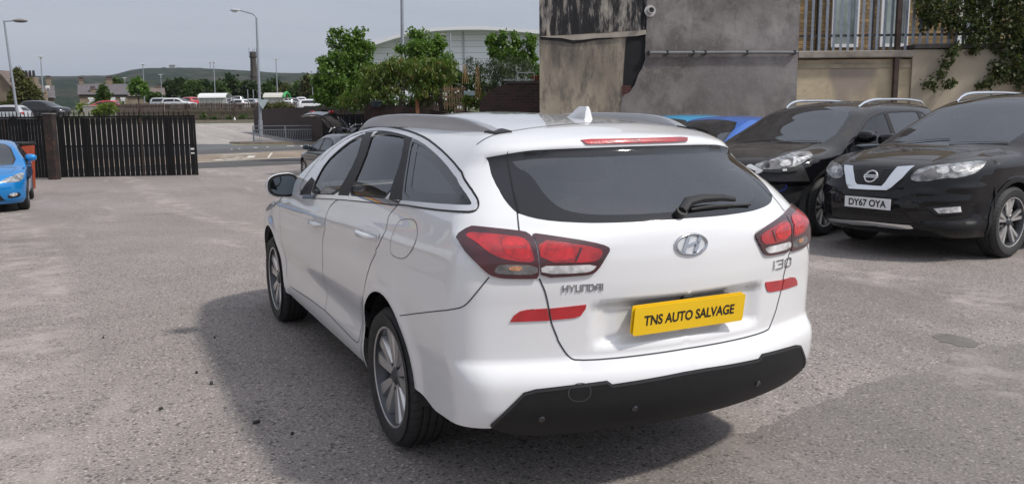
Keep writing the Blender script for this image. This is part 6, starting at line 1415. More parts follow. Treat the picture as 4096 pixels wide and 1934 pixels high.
# --- second black SUV, front bumper torn off
WHITE2 = mat('bright_trim_back', (.62, .62, .64), .3, metal=.2)
def damaged_suv():
    P = profile('suv', 2.67, .925, 1.63, .90, .88, bonnet_m=BLACKP, roof_m=BLACKP, belt=1.08, rear_glass=PGLASS, one_mirror=True, steer=R_(3))
    def hood(ax, y, z): return .014*np.exp(-((ax-.58+.10*(y-2.6))/.05)**2)*(z > .9)*(y > 2.4)*(1-sstep(y, 3.2, 3.4))
    def flank(ax, y, z): return (.014*np.exp(-((z-.93)/.04)**2)-.018*np.exp(-((z-.62)/.12)**2))*(ax > .6)*(y < 3.0)
    def torn(ax, y, z): return -.09*sstep(y, 2.95, 3.05)*(1-sstep(z, .64, .68))
    P['bumps'] = P['bumps']+[hood, flank, torn]
    C, root = std_car('suv', 'black SUV with its front bumper torn off, between the blue saloon and the nearer SUV', P, BLACKQ, (8.251, 5.321), R_(102.95), .05, None, 'multi', .36, .24, rails=CHROME, plates=(False, True), lamps=False, skip=('grille', 'fog'), belt_slope=.0)
    pat = lambda nm, pts, m, off=.004, sk=.006, par=None, n=1, step=.03: C.patch(nm, 'W', C.tr(pts, ZT, n), m, par, off, sk, step)
    hl = pat('headlamp', [(345, 300), (500, 250), (700, 190), (900, 140), (1000, 132), (1050, 148), (1060, 175), (1000, 230), (900, 300), (830, 335), (500, 362), (385, 345)], GENLAMP)
    pat('lamp_shroud', [(420, 330), (480, 285), (620, 235), (820, 195), (815, 325), (640, 345), (500, 352)], SMOKE, .005, .002, hl); pat('projector', [(655, 300), (700, 250), (790, 240), (800, 310), (700, 325)], CLEARL, .007, .003, hl); pat('projector', [(490, 310), (520, 280), (550, 290), (545, 335), (505, 345)], BLACKPL, .007, .003, hl)
    pat('light_guide', [(820, 215), (850, 205), (840, 320), (815, 325)], CLEARL, .008, .003, hl, n=0); pat('light_guide', [(870, 230), (990, 165), (1030, 160), (985, 220), (890, 270)], CLEARL, .008, .003, hl, n=0)
    pat('exposed_front', [(150, 300), (330, 310), (480, 368), (820, 345), (930, 290), (1000, 420), (1010, 520), (960, 640), (900, 830), (850, 940), (700, 960), (300, 900), (100, 700)], mat('bare_black_structure', (.010, .010, .012), .6, scale=12, var=.5, bump=.8, bscale=18), .004, .006, n=0)
    pat('bumper_carrier', [(480, 368), (700, 352), (830, 345), (900, 320), (880, 375), (700, 400), (470, 400)], BLACKPL, .02, .02, n=0)
    pat('broken_grille_trim', [(265, 338), (285, 318), (325, 310), (465, 376), (440, 402), (395, 420), (372, 452), (350, 446), (385, 388)], WHITE2, .03, .02, n=0)
    pat('grille_bar', [(150, 385), (345, 392), (350, 404), (150, 400)], SATIN, .02, .015, n=0); pat('grille_bar', [(200, 452), (322, 452), (318, 464), (200, 466)], SATIN, .02, .015, n=0)
    pat('white_sticker', [(698, 362), (748, 357), (750, 380), (700, 386)], mat('white_label', (.6, .6, .6), .6), .028, .002, n=0)
    pat('connector', [(490, 620), (520, 614), (522, 665), (494, 668)], MATS['white_label'], .012, .01, n=0); pat('connector', [(528, 613), (541, 611), (540, 660), (529, 662)], MATS['white_label'], .012, .01, n=0)
    for pts, m, rr in (([(640, 630), (690, 612), (730, 590), (745, 562), (735, 538), (722, 535)], mat('blue_cable', (.02, .05, .35), .4), .006), ([(560, 690), (600, 680), (630, 640), (625, 590), (600, 600), (590, 650)], BLACKPL, .008), ([(600, 560), (660, 555), (720, 540)], BLACKPL, .007)):
        Q = C.cast(chaikin(pts, 1, False), ZT); Q = Q+C.normal(Q)*.025; b = MB(); b.tube([tuple(v) for v in Q], rr, 8); b.build('loose_cable', m, root, smooth='auto')
    for mir in (None, 'only'):
        for yc in (0, 2.67): C.line('arch_cladding', 'W', [(C.sy(yc+.40*math.cos(t), 0)[0], .365+.425*math.sin(t)) for t in np.linspace(.0, math.pi+.25, 26)], .05, GRAINPL, None, .006, mirror=mir)
        C.line('wiper', 'T', [(-.05 if mir is None else .65, 2.44), (-.35 if mir is None else .3, 2.38), (-.62 if mir is None else 0, 2.34)], .02, BLACKPL, None, .012)
    return C
damaged_suv()
# --- blue saloon, light blue hatchback beyond
std_car('saloon_car', 'deep blue saloon parked beyond the damaged black SUV, its roof dusty', profile('saloon', 2.75, .90, 1.43, .85, .85, bonnet_m=BLUED, roof_m=BLUED, belt=.93), BLUED, (8.35, 7.75), R_(106), .07, None, 'multi', .325, .23)
std_car('hatchback', 'light blue hatchback closest to the rendered wall, only its roof showing', profile('hatch', 2.45, .84, 1.455, .75, .68), TEALP, tuple(np.array([*at(1768, 300, 15.6)[:2], 0.0])), R_(113), .07, None, 'multi', .30, .2)
b = MB(); b.tube([(8.0, 10.35, 1.44), (7.75+.42, 10.35, 1.70)], .006, 6)
tea = [o for o in COL.objects if o.name == 'hatchback'][0]; ao = MB(); ao.tube([(-.0, .2, 1.45), (-.0, -.05, 1.72)], .006, 6); ao.build('roof_aerial', BLACKPL, tea)
# --- silver hatchback seen only through the white car's windows
C_, r_ = std_car('hatchback', 'pale silver hatchback with a yellow rear plate, seen through the white car side windows', profile('hatch', 2.6, .90, 1.44, .85, .72), SILVP, (2.1, 8.1), R_(-18), .07, None, 'multi', .32, .215)
pl = [o for o in r_.children if o.name.startswith('number_plate') and o.data.materials[0] == PLATEY][0]; yq = min(v.co.y for v in pl.data.vertices); put_text('plate_lettering', 'DL17 WZR', Matrix.Translation((0, yq-.001, .80)) @ Matrix.Rotation(R_(90), 4, 'X'), .44, .078, INK, pl, .001, bold=.012)
# --- blue hatchback cut by the left edge, facing the camera
def pose_from_wheels(pf, pr, wb, hx):     # contact points of the left front / left rear tyre in the photograph -> root position and heading
    a = on_g(pf[0]/D2S, pf[1]/D2S); b = on_g(pr[0]/D2S, pr[1]/D2S); h = (a-b)[:2]; h /= np.linalg.norm(h); yaw = math.atan2(-h[0], h[1]); left = np.array([-h[1], h[0]])
    o = a[:2]-h*wb-left*hx; return (o[0], o[1], tz(a)), yaw
LEONPOSE = pose_from_wheels((104, 836), (121, 797), 2.63, .82); print('LEON', LEONPOSE)
def left_hatch():
    P = profile('hatch', 2.63, .905, 1.45, .86, .75, headlamp=[(-.905*.46, .63), (-.905*.58, .70), (-.905*.80, .775), (-.905*.93, .80), (-.905*.94, .74), (-.905*.90, .64), (-.905*.70, .615)])
    C, root = std_car('hatchback', 'bright blue hatchback facing the camera, cut by the left edge', P, BLUEP, *LEONPOSE, .045, None, 'multi', .325, .22, skip=('grille',), plates=(False, True))
    for mir in (None, 'only'):
        C.patch('grille', 'W', fixc(C.front([(0, .56), (-.36, .57), (-.42, .66), (0, .68)]), C), RECESSB, None, .003, .004, .04, mir); C.patch('lower_intake', 'W', fixc(C.front([(0, .25), (-.50, .26), (-.40, .42), (0, .44)]), C), RECESSB, None, .003, .004, .04, mir)
        C.patch('fog_lamp', 'W', chaikin(C.front([(-.56, .39), (-.72, .41), (-.72, .35), (-.62, .33)]), 1), CLEARL, None, .006, .004, .03, mir)
    return C
left_hatch()
# --- dark grey car facing the camera just beyond the white car, and the open tailgate behind it
_p = on_g(1222/D2S, 722/D2S); _yaw = R_(2)
std_car('saloon_car', 'dark grey saloon parked ahead of the white car and half hidden by it', profile('saloon', 2.78, .90, 1.44, .85, .85, belt=.94, strip=TRIMB), GREYP, (_p[0]+.84*math.cos(_yaw)+2.78*math.sin(_yaw), _p[1]+.84*math.sin(_yaw)-2.78*math.cos(_yaw), _p[2]), _yaw, .055, None, 'twin5', .32, .215)
_h = at(852, 317, 28.0); _y = R_(-72); OEPOS = (_h[0]-.55*math.sin(_y), _h[1]+.55*math.cos(_y), _h[2]-1.46)
def open_estate():
    P = profile('hatch', 2.75, .91, 1.50, .9, .95); C, root = std_car('estate_car', 'dark estate with silver roof rails and its tailgate raised, behind the grey saloon', P, GREYP, OEPOS, R_(-72), .07, None, 'twin5', .32, .215, rails=SATIN)
    t = bpy.data.objects.new('raised_tailgate', None); COL.objects.link(t); t.parent = root; t.location = (0, -.55, 1.46); w = .62
    prof = [(0, 0, .03), (-.10, .16, .04), (-.30, .36, .05), (-.48, .46, .06), (-.56, .48, .10), (-.80, .47, .09), (-1.02, .40, .04)]
    V = []; F = []; n = 9
    for y, z, th in prof:
        for s_ in (1, 0):
            for k in range(n): x = -w*(1.05+.0*y)+2*w*1.05*k/(n-1); V.append((x, y, z-(th if not s_ else 0)-.05*(x/w)**2))
    m = 2*n
    for i in range(len(prof)-1):
        for k in range(n-1): F += [(i*m+k, i*m+k+1, (i+1)*m+k+1, (i+1)*m+k), (i*m+n+k, (i+1)*m+n+k, (i+1)*m+n+k+1, i*m+n+k+1)]
        F += [(i*m, (i+1)*m, (i+1)*m+n, i*m+n), (i*m+n-1, i*m+m-1, (i+1)*m+m-1, (i+1)*m+n-1)]
    F += [tuple(range(n))+tuple(range(m-1, n-1, -1)), tuple(len(V)-m+q for q in list(range(n-1, -1, -1))+list(range(n, m)))]
    b = MB(); b.add(V, F); b.build('tailgate_panel', GREYP, t, smooth='auto')
    for sx in (-1, 1):
        b = MB(); b.box((sx*.56, -.64, .46), (.16, .12, .07), bev=.01); b.build('tailgate_lamp', RED1, t); b = MB(); b.tube([(sx*.56, .0, -.25), (sx*.56, -.35, .30)], .012, 8); b.build('gas_strut', BLACKPL, t)
    return C
open_estate()
# ------------------------------------------------------------------ garden, trees, big white building
def supermarket():
    d = 150.0; q = lambda u, v: at(u, v, d); o0 = loc(d, 0); rz = math.atan2(RT[1], RT[0]); W = lambda u, v: tuple(wp(u, v, d))
    r = thing('retail_building', 'large white clad building with a shallow arched roof behind the maples', 'building', (o0[0], o0[1], 0), rz)
    t = NT('white_cladding'); bt = t.n('TexBrick'); bt.offset = 0.0; bt.inputs['Scale'].default_value = 1
    for k, v in (('Brick Width', 60), ('Row Height', 1.02), ('Mortar Size', .06), ('Mortar Smooth', .1), ('Bias', 0)): bt.inputs[k].default_value = v
    mp = t.n('Mapping'); mp.inputs['Rotation'].default_value = (R_(90), 0, 0); t.lk(t.tc.outputs['Object'], mp.inputs[0]); t.lk(mp.outputs[0], bt.inputs['Vector'])
    bt.inputs['Color1'].default_value = (.78, .79, .81, 1); bt.inputs['Color2'].default_value = (.75, .76, .79, 1); bt.inputs['Mortar'].default_value = (.50, .51, .54, 1); t.set(color=bt.outputs[0], rough=.5)
    arc = [(880, 140), (920, 125), (955, 112), (1000, 98), (1050, 86), (1100, 79.5), (1150, 77), (1210, 76.5), (1270, 79), (1330, 84), (1400, 92), (1500, 108), (1620, 132)]
    P = [W(*a) for a in arc]; poly = [(P[0][0], 1.0)]+P+[(P[-1][0], 1.0)]
    b = MB(); b.prism(poly, Matrix.Rotation(R_(90), 4, 'X') @ Matrix.Translation((0, 0, -40)), 40); b.build('clad_wall', t.m, r)
    b = MB()
    for i in range(len(P)-1): b.bar((P[i][0], 19, P[i][1]+.1), (P[i+1][0], 19, P[i+1][1]+.1), 44, .55)
    b.build('roof', mat('pale_roof_edge', (.74, .74, .75), .5, scale=.05, var=.03), r)
    for u in (1032, 1165, 1248):
        x = W(u, 100)[0]; zt1 = np.interp(u, [a[0] for a in arc], [p[1] for p in P]); b = MB(); b.box((x, -.08, zt1*.5), (.35, .16, zt1-.3)); b.build('clad_rib', mat('rib_grey', (.42, .43, .46), .5), r)
    return r
supermarket()
tree('maple_tree', 'big fresh green maple, left of the thick lamp column', 'tree', 36, [(868, 140, 42, 44), (845, 180, 42, 46), (905, 155, 32, 42), (840, 228, 38, 36), (895, 220, 42, 40), (884, 95, 16, 26), (842, 100, 15, 22), (817, 165, 18, 18), (906, 92, 12, 20), (925, 120, 14, 18), (860, 85, 8, 10), (803, 205, 14, 16), (815, 245, 22, 18)], 14000, .125, LEAF['maple'], seed=1, trunk=.13, droop=.5, aspect=.75)
tree('maple_tree', 'fresh green maple behind the thick lamp column, right of the big one', 'tree', 34, [(1062, 135, 40, 34), (1042, 95, 11, 24), (1062, 92, 11, 24), (1095, 105, 20, 22), (1110, 165, 30, 36), (1060, 190, 42, 36), (1010, 120, 12, 12), (1125, 190, 22, 26)], 9500, .125, LEAF['maple'], seed=2, trunk=.10, droop=.5, aspect=.75)
tree('cherry_tree', 'drooping cherry tree with bronze leaf tips in front of the two maples', 'tree', 27, [(1000, 162, 40, 20), (945, 188, 42, 24), (1060, 165, 44, 22), (1108, 185, 34, 28), (905, 236, 34, 18), (965, 222, 40, 22), (1075, 222, 36, 24), (872, 246, 20, 9), (1130, 165, 16, 16), (1020, 195, 34, 18)], 8500, .14, LEAF['cherry'], seed=3, trunk=.07, droop=1.2, aspect=.32)
tree('maple_tree', 'young green maple against the rendered wall corner', 'tree', 32, [(1238, 105, 13, 14), (1266, 98, 8, 20), (1297, 96, 9, 20), (1331, 105, 14, 18), (1285, 138, 34, 16), (1248, 128, 15, 10), (1330, 145, 16, 24), (1345, 200, 12, 38)], 5200, .12, LEAF['maple'], seed=4, trunk=.07, droop=.6, aspect=.7)
tree('willow_bush', 'grey-green feathery bush below the young maple', 'bush', 29, [(1290, 165, 50, 24), (1240, 175, 40, 22), (1195, 160, 24, 14), (1300, 195, 45, 24), (1260, 215, 45, 24), (1180, 185, 14, 18)], 4800, .12, LEAF['grey'], seed=5, trunk=.05, droop=.9, aspect=.22)
tree('shrub', 'bright lime shrub beside the stepped brick wall', 'bush', 26, [(1187, 262, 14, 12), (1175, 250, 8, 9), (1210, 256, 9, 12), (1225, 245, 8, 12)], 1500, .09, LEAF['lime'], seed=6, trunk=.03)
tree('hedge_shrub', 'dark leafy shrub filling the gap behind the trellis', 'bush', 30, [(1150, 215, 30, 34), (1200, 215, 34, 30), (1130, 250, 30, 22), (1000, 258, 50, 18), (1060, 255, 40, 20), (920, 262, 60, 14)], 5200, .13, LEAF['mid'], seed=7, trunk=.05)
def garden():
    d = 25.0; o0 = loc(d, 0); rz = math.atan2(RT[1], RT[0]); W = lambda u, v, d_=d: tuple(wp(u, v, d_))
    bm_ = NT('old_garden_brick'); bt = bm_.n('TexBrick'); bt.inputs['Scale'].default_value = 1
    for k, v in (('Brick Width', .235), ('Row Height', .085), ('Mortar Size', .008), ('Mortar Smooth', .2), ('Bias', -.2)): bt.inputs[k].default_value = v
    mp = bm_.n('Mapping'); mp.inputs['Rotation'].default_value = (R_(90), 0, 0); bm_.lk(bm_.tc.outputs['Object'], mp.inputs[0]); bm_.lk(mp.outputs[0], bt.inputs['Vector'])
    bt.inputs['Color1'].default_value = (.075, .042, .035, 1); bt.inputs['Color2'].default_value = (.04, .028, .026, 1); bt.inputs['Mortar'].default_value = (.085, .07, .06, 1); bm_.set(color=bt.outputs[0], rough=.95); bm_.bump(bt.outputs['Fac'], -.5, .015)
    r = thing('brick_wall', 'stepped dark brick garden wall beside the rendered building', 'wall', (o0[0], o0[1], 0), rz)
    st = [(1362, 210), (1275, 210), (1275, 213), (1262, 213), (1262, 217), (1250, 217), (1250, 222), (1240, 222), (1240, 228), (1230, 228), (1230, 234), (1222, 234), (1222, 242), (1214, 242), (1214, 252), (1206, 252), (1206, 300), (1362, 300)]
    b = MB(); b.prism([W(*p) for p in st], Matrix.Rotation(R_(90), 4, 'X'), .22); b.build('brickwork', bm_.m, r)
    b = MB(); b.prism([W(1362, 205), W(1272, 205), W(1272, 210.5), W(1362, 210.5)], Matrix.Translation((0, -.001, 0)) @ Matrix.Rotation(R_(90), 4, 'X'), .25); b.build('coping', mat('dark_coping', (.05, .045, .045), .9), r)
    # white wire crate and pots on the wall
    c = W(1300, 205); r = thing('wire_rack', 'white wire rack lying on the brick wall top', 'rack', loc(d, c[0]), rz); wm = mat('white_wire', (.55, .56, .55), .5); b = MB(); z0 = c[1]+.01
    for x in np.linspace(-.34, .48, 8): b.bar((x, -.12, z0+.02), (x-.0, .12, z0+.06), .012)
    b.bar((-.4, -.12, z0+.02), (.5, -.12, z0+.02), .014); b.bar((-.4, .12, z0+.06), (.5, .12, z0+.06), .014)
    for y, dz in ((-.12, .02), (.12, .06)): b.bar((.02, y, z0+dz), (.02, y, z0+.24), .014); b.bar((.5, y, z0+dz), (.5, y, z0+.24), .014); b.bar((.02, y, z0+.24), (.5, y, z0+.24), .014)
    b.build('wire_frame', wm, r)
    def pot(u, v, d_, h, rad, m, lab): q = at(u, v, d_); b = MB(); b.lathe([(.001, 0), (rad*.7, 0), (rad, h*.85), (rad*1.1, h*.85), (rad*1.1, h), (rad*.9, h), (rad*.85, h*.8), (.001, h*.8)], 16, Matrix.Translation(tuple(q)) @ Matrix.Rotation(R_(-90), 4, 'Y')); tag(b.build('plant_pot', m, smooth='auto'), lab, 'pot')
    pot(1347, 206, 25, .18, .12, mat('terracotta', (.22, .07, .035), .85), 'terracotta pot on the brick wall against the building'); pot(947, 268, 26.5, .17, .19, mat('dark_teal_pot', (.03, .05, .055), .6), 'dark bowl-shaped pot on the fence below the cherry tree')
    # fences of the garden
    o1 = loc(27, 0)
    def pk(name, lab, u0, u1, vt, vb, n, m, rails, d_=27.0, jit=.05, wd=.055):
        r = thing(name, lab, 'fence', (*loc(d_, 0)[:2], 0), rz); x0, x1 = W(u0, 0, d_)[0], W(u1, 0, d_)[0]; z1, z0 = W(0, vt, d_)[1], W(0, vb, d_)[1]; rr = np.random.default_rng(n); b = MB()
        for k in range(n): x = x0+(x1-x0)*(k+.5)/n; b.box((x, 0, (z0+z1)/2+rr.uniform(-jit, 0)), (wd, .02, z1-z0), Matrix.Rotation(rr.normal(0, .02), 3, 'Y'))
        b.build('fence_pickets', m, r); b = MB()
        for f in rails: b.bar((x0, .025, z0+(z1-z0)*f), (x1, .025, z0+(z1-z0)*f), .03, .07)
        b.build('fence_rail', m, r); return r
    pk('picket_fence', 'low weathered picket fence behind the white car roof', 1054, 1106, 239, 280, 9, WOODB, (.45, .8))
    r = pk('trellis_gate', 'rustic stick trellis gate beside the picket fence', 1110, 1166, 224, 285, 9, mat('pale_sticks', (.22, .15, .085), .9, var=.3), (.2, .5, .82), 26.6, .12, .04)
    for u, vt, m, lab in ((1049, 243, mat('orange_wood', (.26, .11, .05), .85), 'short orange-brown fence post at the picket fence end'), (1108, 222, WOODD, 'dark fence post between the picket fence and the trellis'), (1168, 218, WOODD, 'dark post on the right side of the trellis gate'), (1226, 217, WOODD, 'dark post in front of the stepped brick wall')):
        x, z = W(u, vt, 26.8); q = loc(26.8, x); b = MB(); b.box((q[0], q[1], z-.8), (.11, .11, 1.6), Matrix.Rotation(rz, 3, 'Z'), bev=.008); tag(b.build('fence_post', m), lab, 'post')
    cane = mat('bamboo_cane', (.42, .26, .10), .7)
    for u, vt, vb, lab in ((1167, 172, 222, 'bundle of bamboo canes above the trellis post'), (1199, 176, 262, 'wigwam of bamboo canes by the lime shrub')):
        r = thing('bamboo_canes', lab, 'canes', loc(26.2, W(u, 0, 26.2)[0]), rz); zt1, zb = W(0, vt, 26.2)[1], W(0, vb, 26.2)[1]; b = MB()
        for k in range(4): a = 1.57*k; b.tube([(.03*math.cos(a)-.02, .03*math.sin(a), zt1-.03*k), (.10*math.cos(a+.4), .10*math.sin(a+.4), zb)], .012, 6)
        b.build('canes', cane, r)
    q = at(1180, 235, 26.4); b = MB(); b.box((0, 0, 0), (.34, .25, .02), Matrix.Rotation(R_(35), 3, 'X')); b.box((0, .1, -.14), (.28, .02, .2)); o = b.build('bird_table', mat('grey_green_paint', (.20, .25, .24), .7)); o.location = tuple(q); o.rotation_euler = (0, 0, rz); tag(o, 'small grey-green bird table roof right of the trellis', 'bird table')
    # sloping dark shed roof and boards over the fence
    r = thing('garden_shed', 'dark low shed roof behind the white car roof rail', 'shed', (*loc(28, 0)[:2], 0), rz); b = MB(); P = [W(p, v, 28) for p, v in ((931, 262), (1000, 266), (1090, 275), (1130, 283), (1130, 300), (931, 300))]; b.prism(P, Matrix.Rotation(R_(90), 4, 'X'), 1.2); b.build('boards', WOODD, r)
garden()
# the far tree belt beyond the car park
for k, (u, v, ru, rv, d, kind) in enumerate([(425, 222, 26, 28, 178, 'dark'), (455, 215, 28, 32, 182, 'dark'), (485, 222, 24, 28, 176, 'mid'), (512, 218, 24, 30, 184, 'dark'), (548, 222, 22, 26, 176, 'mid'), (575, 212, 24, 34, 180, 'dark'), (604, 222, 22, 26, 186, 'mid'), (632, 224, 22, 24, 178, 'dark'), (668, 226, 20, 24, 182, 'mid'), (690, 215, 20, 30, 190, 'dark'), (718, 226, 22, 22, 184, 'olive'), (748, 224, 22, 24, 178, 'mid'), (775, 214, 16, 30, 172, 'olive'), (800, 222, 24, 28, 180, 'dark')]):
    tree('tree', '%s tree in the belt beyond the car park' % {'dark': 'dark green', 'mid': 'mid green', 'olive': 'olive green'}[kind], 'tree', d, [(u, v+2, ru*.62, rv*.62), (u-8, v+9, ru*.5, rv*.45), (u+9, v+8, ru*.5, rv*.45)], 2200, .62, LEAF[kind], seed=20+k, trunk=.2, group='tree belt beyond the car park', droop=.3, aspect=.8)
tree('tree', 'tall windswept tree leaning at the left, beside the chimneyed gable', 'tree', 104, [(50, 197, 9, 17), (59, 215, 17, 20), (72, 236, 21, 19), (54, 246, 20, 15), (44, 179, 4, 9), (86, 248, 12, 12)], 3600, .42, LEAF['olive'], seed=50, trunk=.2, aspect=.7)
tree('tree', 'small round bright tree behind the car park lamp', 'tree', 128, [(349, 211, 14, 12), (341, 221, 11, 9), (357, 221, 10, 8)], 1500, .5, LEAF['maple'], seed=51, trunk=.12, aspect=.8)
tree('tree', 'rounded tree behind the long slate roof', 'tree', 175, [(290, 211, 11, 8), (300, 214, 8, 6)], 900, .8, LEAF['mid'], seed=52, trunk=.15, aspect=.8)
tree('tree', 'slender tree in front of the terrace at its right end', 'tree', 105, [(258, 243, 8, 15), (256, 257, 12, 8), (261, 229, 4, 9)], 1600, .42, LEAF['mid'], seed=53, trunk=.1, aspect=.7)
tree('hedge', 'clipped yellow-green hedge in front of the terrace', 'hedge', 108, [(212, 270, 12, 4), (235, 270, 14, 4.5), (258, 270, 14, 4.5), (280, 271, 14, 4), (305, 271, 12, 3.5)], 1900, .40, LEAF['lime'], seed=54, trunk=.05, aspect=.9)
tree('bush', 'pale straggly bush at the left end of the brown fence', 'bush', 92, [(262, 276, 9, 7), (275, 272, 8, 7), (250, 279, 7, 5)], 1300, .40, LEAF['lime'], seed=55, trunk=.05, aspect=.6)
tree('bush', 'orange-brown bush below the gable at the far left', 'bush', 112, [(18, 266, 8, 4), (38, 269, 7, 3.5)], 700, .42, LEAF['olive'], seed=56, trunk=.05, aspect=.8)
tree('bush', 'low bushes left of the dark tree row', 'bush', 150, [(378, 242, 9, 5), (398, 245, 9, 5)], 700, .6, LEAF['mid'], seed=57, trunk=.05, aspect=.8)
tree('bush', 'straggly olive bush on the brown fence right of the lamp column', 'bush', 96.5, [(690, 270, 13, 6), (712, 268, 11, 6), (668, 264, 5, 9), (730, 273, 8, 5)], 1500, .32, LEAF['olive'], seed=58, trunk=.04, aspect=.4)
for k, (u, v, s_) in enumerate([(350, 293, 5), (372, 296, 3), (512, 292, 7), (540, 296, 4), (610, 292, 10), (655, 296, 5), (575, 297, 4)]):
    tree('weed', 'clump of weeds at the foot of the brown fence', 'plant', 96.2, [(u, v, s_, s_*.7)], 140, .25, LEAF['mid'], seed=70+k, trunk=.02, group='weeds along the fence', aspect=.5)
# ------------------------------------------------------------------ houses, chimney
SLATE = mat('grey_slate_roof', (.105, .095, .10), .8, scale=1.2, var=.18); SLATEB = mat('brown_slate_roof', (.13, .10, .09), .85, scale=1.2, var=.2); GRIT = mat('gritstone_wall', (.20, .155, .115), .95, scale=.9, var=.22); WHITE_ = mat('white_frame', (.62, .62, .62), .5, var=.03); DARKP = mat('dark_pane', (.03, .035, .035), .1, var=.3)
def house(name, label, d, u0, u1, ve, vr, vb, depth=8, chims=(), wins=(), roofm=SLATE, wallm=GRIT, gable=False):
    P0 = at((u0+u1)/2, 280, d); dr = (P0-CAMP)[:2]; rz = math.atan2(-dr[0], dr[1]); X = np.array([math.cos(rz), math.sin(rz)]); Yv = np.array([-X[1], X[0]])
    def W(u, v):
        q = px_dir([(u*D2S, v*D2S)])[0]; t = ((P0-CAMP)[:2] @ Yv)/(q[:2] @ Yv); Q = CAMP+q*t; return ((Q-P0)[:2] @ X, Q[2])
    r = thing(name, label, 'house', (P0[0], P0[1], 0), rz); x0, ze = W(u0, ve); x1, zr = W(u1, vr); zb = W(u0, vb)[1]-1.5
    b = MB(); b.box(((x0+x1)/2, depth/2, (ze+zb)/2), (x1-x0, depth, ze-zb)); b.build('wall', wallm, r)
    b = MB(); b.add([(x0-.2, -.25, ze-.05), (x1+.2, -.25, ze-.05), (x1+.2, depth/2, zr), (x0-.2, depth/2, zr), (x0-.2, depth+.25, ze-.05), (x1+.2, depth+.25, ze-.05), (x0-.2, -.25, ze-.2), (x1+.2, -.25, ze-.2)], [(0, 1, 2, 3), (3, 2, 5, 4), (6, 7, 1, 0), (0, 3, 4), (1, 5, 2)]); ro = b.build('roof', roofm, r)
    g = MB(); g.bar((x0, -.3, ze-.08), (x1, -.3, ze-.08), .12, .1); g.build('gutter', BLACKPL, r)
    for u, vt, w, y in chims:
        x, zt1 = W(u, vt); b = MB(); zb_ = zr-.3 if y > 2 else ze-.3; b.box((x, y, (zt1+zb_)/2), (w, .8, zt1-zb_)); co = b.build('chimney', GRIT, ro); b = MB(); b.box((x, y, zt1+.08), (w+.14, .94, .16)); b.build('chimney_cap', SLATEB, co)
        for k in range(3): b = MB(); b.tube([(x+(k-1)*w*.3, y, zt1+.16), (x+(k-1)*w*.3, y, zt1+.5)], [.10, .08], 8); b.build('chimney_pot', mat('sooty_pot', (.06, .035, .03), .9), co)
    for kind, a, c, t_, bt_ in wins:
        xa, z1 = W(a, t_); xb, z0 = W(c, bt_); b = MB(); b.box(((xa+xb)/2, -.04, (z0+z1)/2), (xb-xa, .12, z1-z0)); wo = b.build(kind, WHITE_, r); g = MB(); g.box(((xa+xb)/2, -.11, (z0+z1)/2-(z1-z0)*.08), ((xb-xa)*.76, .03, (z1-z0)*.72)); g.build('pane' if kind == 'window' else 'door_leaf', DARKP if kind == 'window' else mat('dark_green_door', (.02, .05, .03), .5), wo)
        b = MB(); b.box(((xa+xb)/2, -.05, z1+.22), ((xb-xa)*1.3, .12, .34)); b.build('lintel', WHITE_, wo)
    return r
house('stone_terrace', 'long low stone terrace with grey slate roof and white window lintels', 132, 199, 402*.0+318, 237, 208.5, 270, 9, [(202, 199, .62, 4.5), (274, 197, 1.0, 4.5), (233, 224, .75, 1.0)], [('window', 224, 243, 251, 266), ('door', 281*0+245*0+281-18, 296-18, 251, 272), ('window', 306, 318, 250, 264)][:1]+[('door', 276*0+252, 262, 251, 272), ('window', 272+22-14, 300-9, 250, 270), ('window', 304, 315, 251, 264)])
house('stone_house', 'lower stone terrace with brown slate roof behind the round tree', 165, 319, 412, 241, 219, 262, 9, [(336, 217, .8, 4.5), (400, 218, .8, 4.5)], [], SLATEB)
house('stone_house', 'small slate roofed outbuilding between the leaning tree and the terrace', 128, 103, 133, 245, 213, 270, 7, [(122, 196, .7, 3.5)], [('window', 116, 125, 222, 226)])
def gable():
    d = 112; r = thing('stone_house', 'gable end of a stone house with tall chimney at the far left edge', 'house', (*loc(d, 0)[:2], 0), math.atan2(RT[1], RT[0])); W = lambda u, v: tuple(wp(u, v, d)); P = [W(-60, 290), W(-60, 215), W(-35, 178), W(-5, 178), W(27, 222), W(27, 290)]; b = MB(); b.prism(P, Matrix.Translation((0, 7, 0)) @ Matrix.Rotation(R_(90), 4, 'X'), 7); b.build('wall', GRIT, r)
    b = MB(); a, c, e = W(-35, 176), W(-4, 176), W(38, 222); b.add([(a[0], -.3, a[1]), (c[0], -.3, c[1]), (e[0], -.3, e[1]), (a[0], 7.2, a[1]), (c[0], 7.2, c[1]), (e[0], 7.2, e[1]), (e[0], -.3, e[1]-.3), (c[0], -.3, c[1]-.35)], [(0, 1, 4, 3), (1, 2, 5, 4), (7, 6, 2, 1)]); ro = b.build('roof', SLATEB, r)
    x, z = W(22, 192); x2, z2 = W(22, 215); b = MB(); b.box((x, 5, (z+z2)/2-.2), (1.6, 1, z-z2+.6)); co = b.build('chimney', GRIT, ro)
    for k in range(3): b = MB(); b.tube([(x+(k-1)*.5, 5, z), (x+(k-1)*.5, 5, z+1.0)], [.2, .15], 8); b.build('chimney_pot', BLACKPL, co)
    xa, z1 = W(30, 240); b = MB(); b.box((xa+.3, -.1, z1-1), (.8, .2, 2.0)); wo = b.build('window', WHITE_, r)
    b = MB(); q = W(31, 224); q2 = W(52, 290); b.box(((q[0]+q2[0])/2, 4, (q[1]+q2[1])/2), (q2[0]-q[0], 6, q[1]-q2[1])); b.build('wing_wall', GRIT, r)
gable()
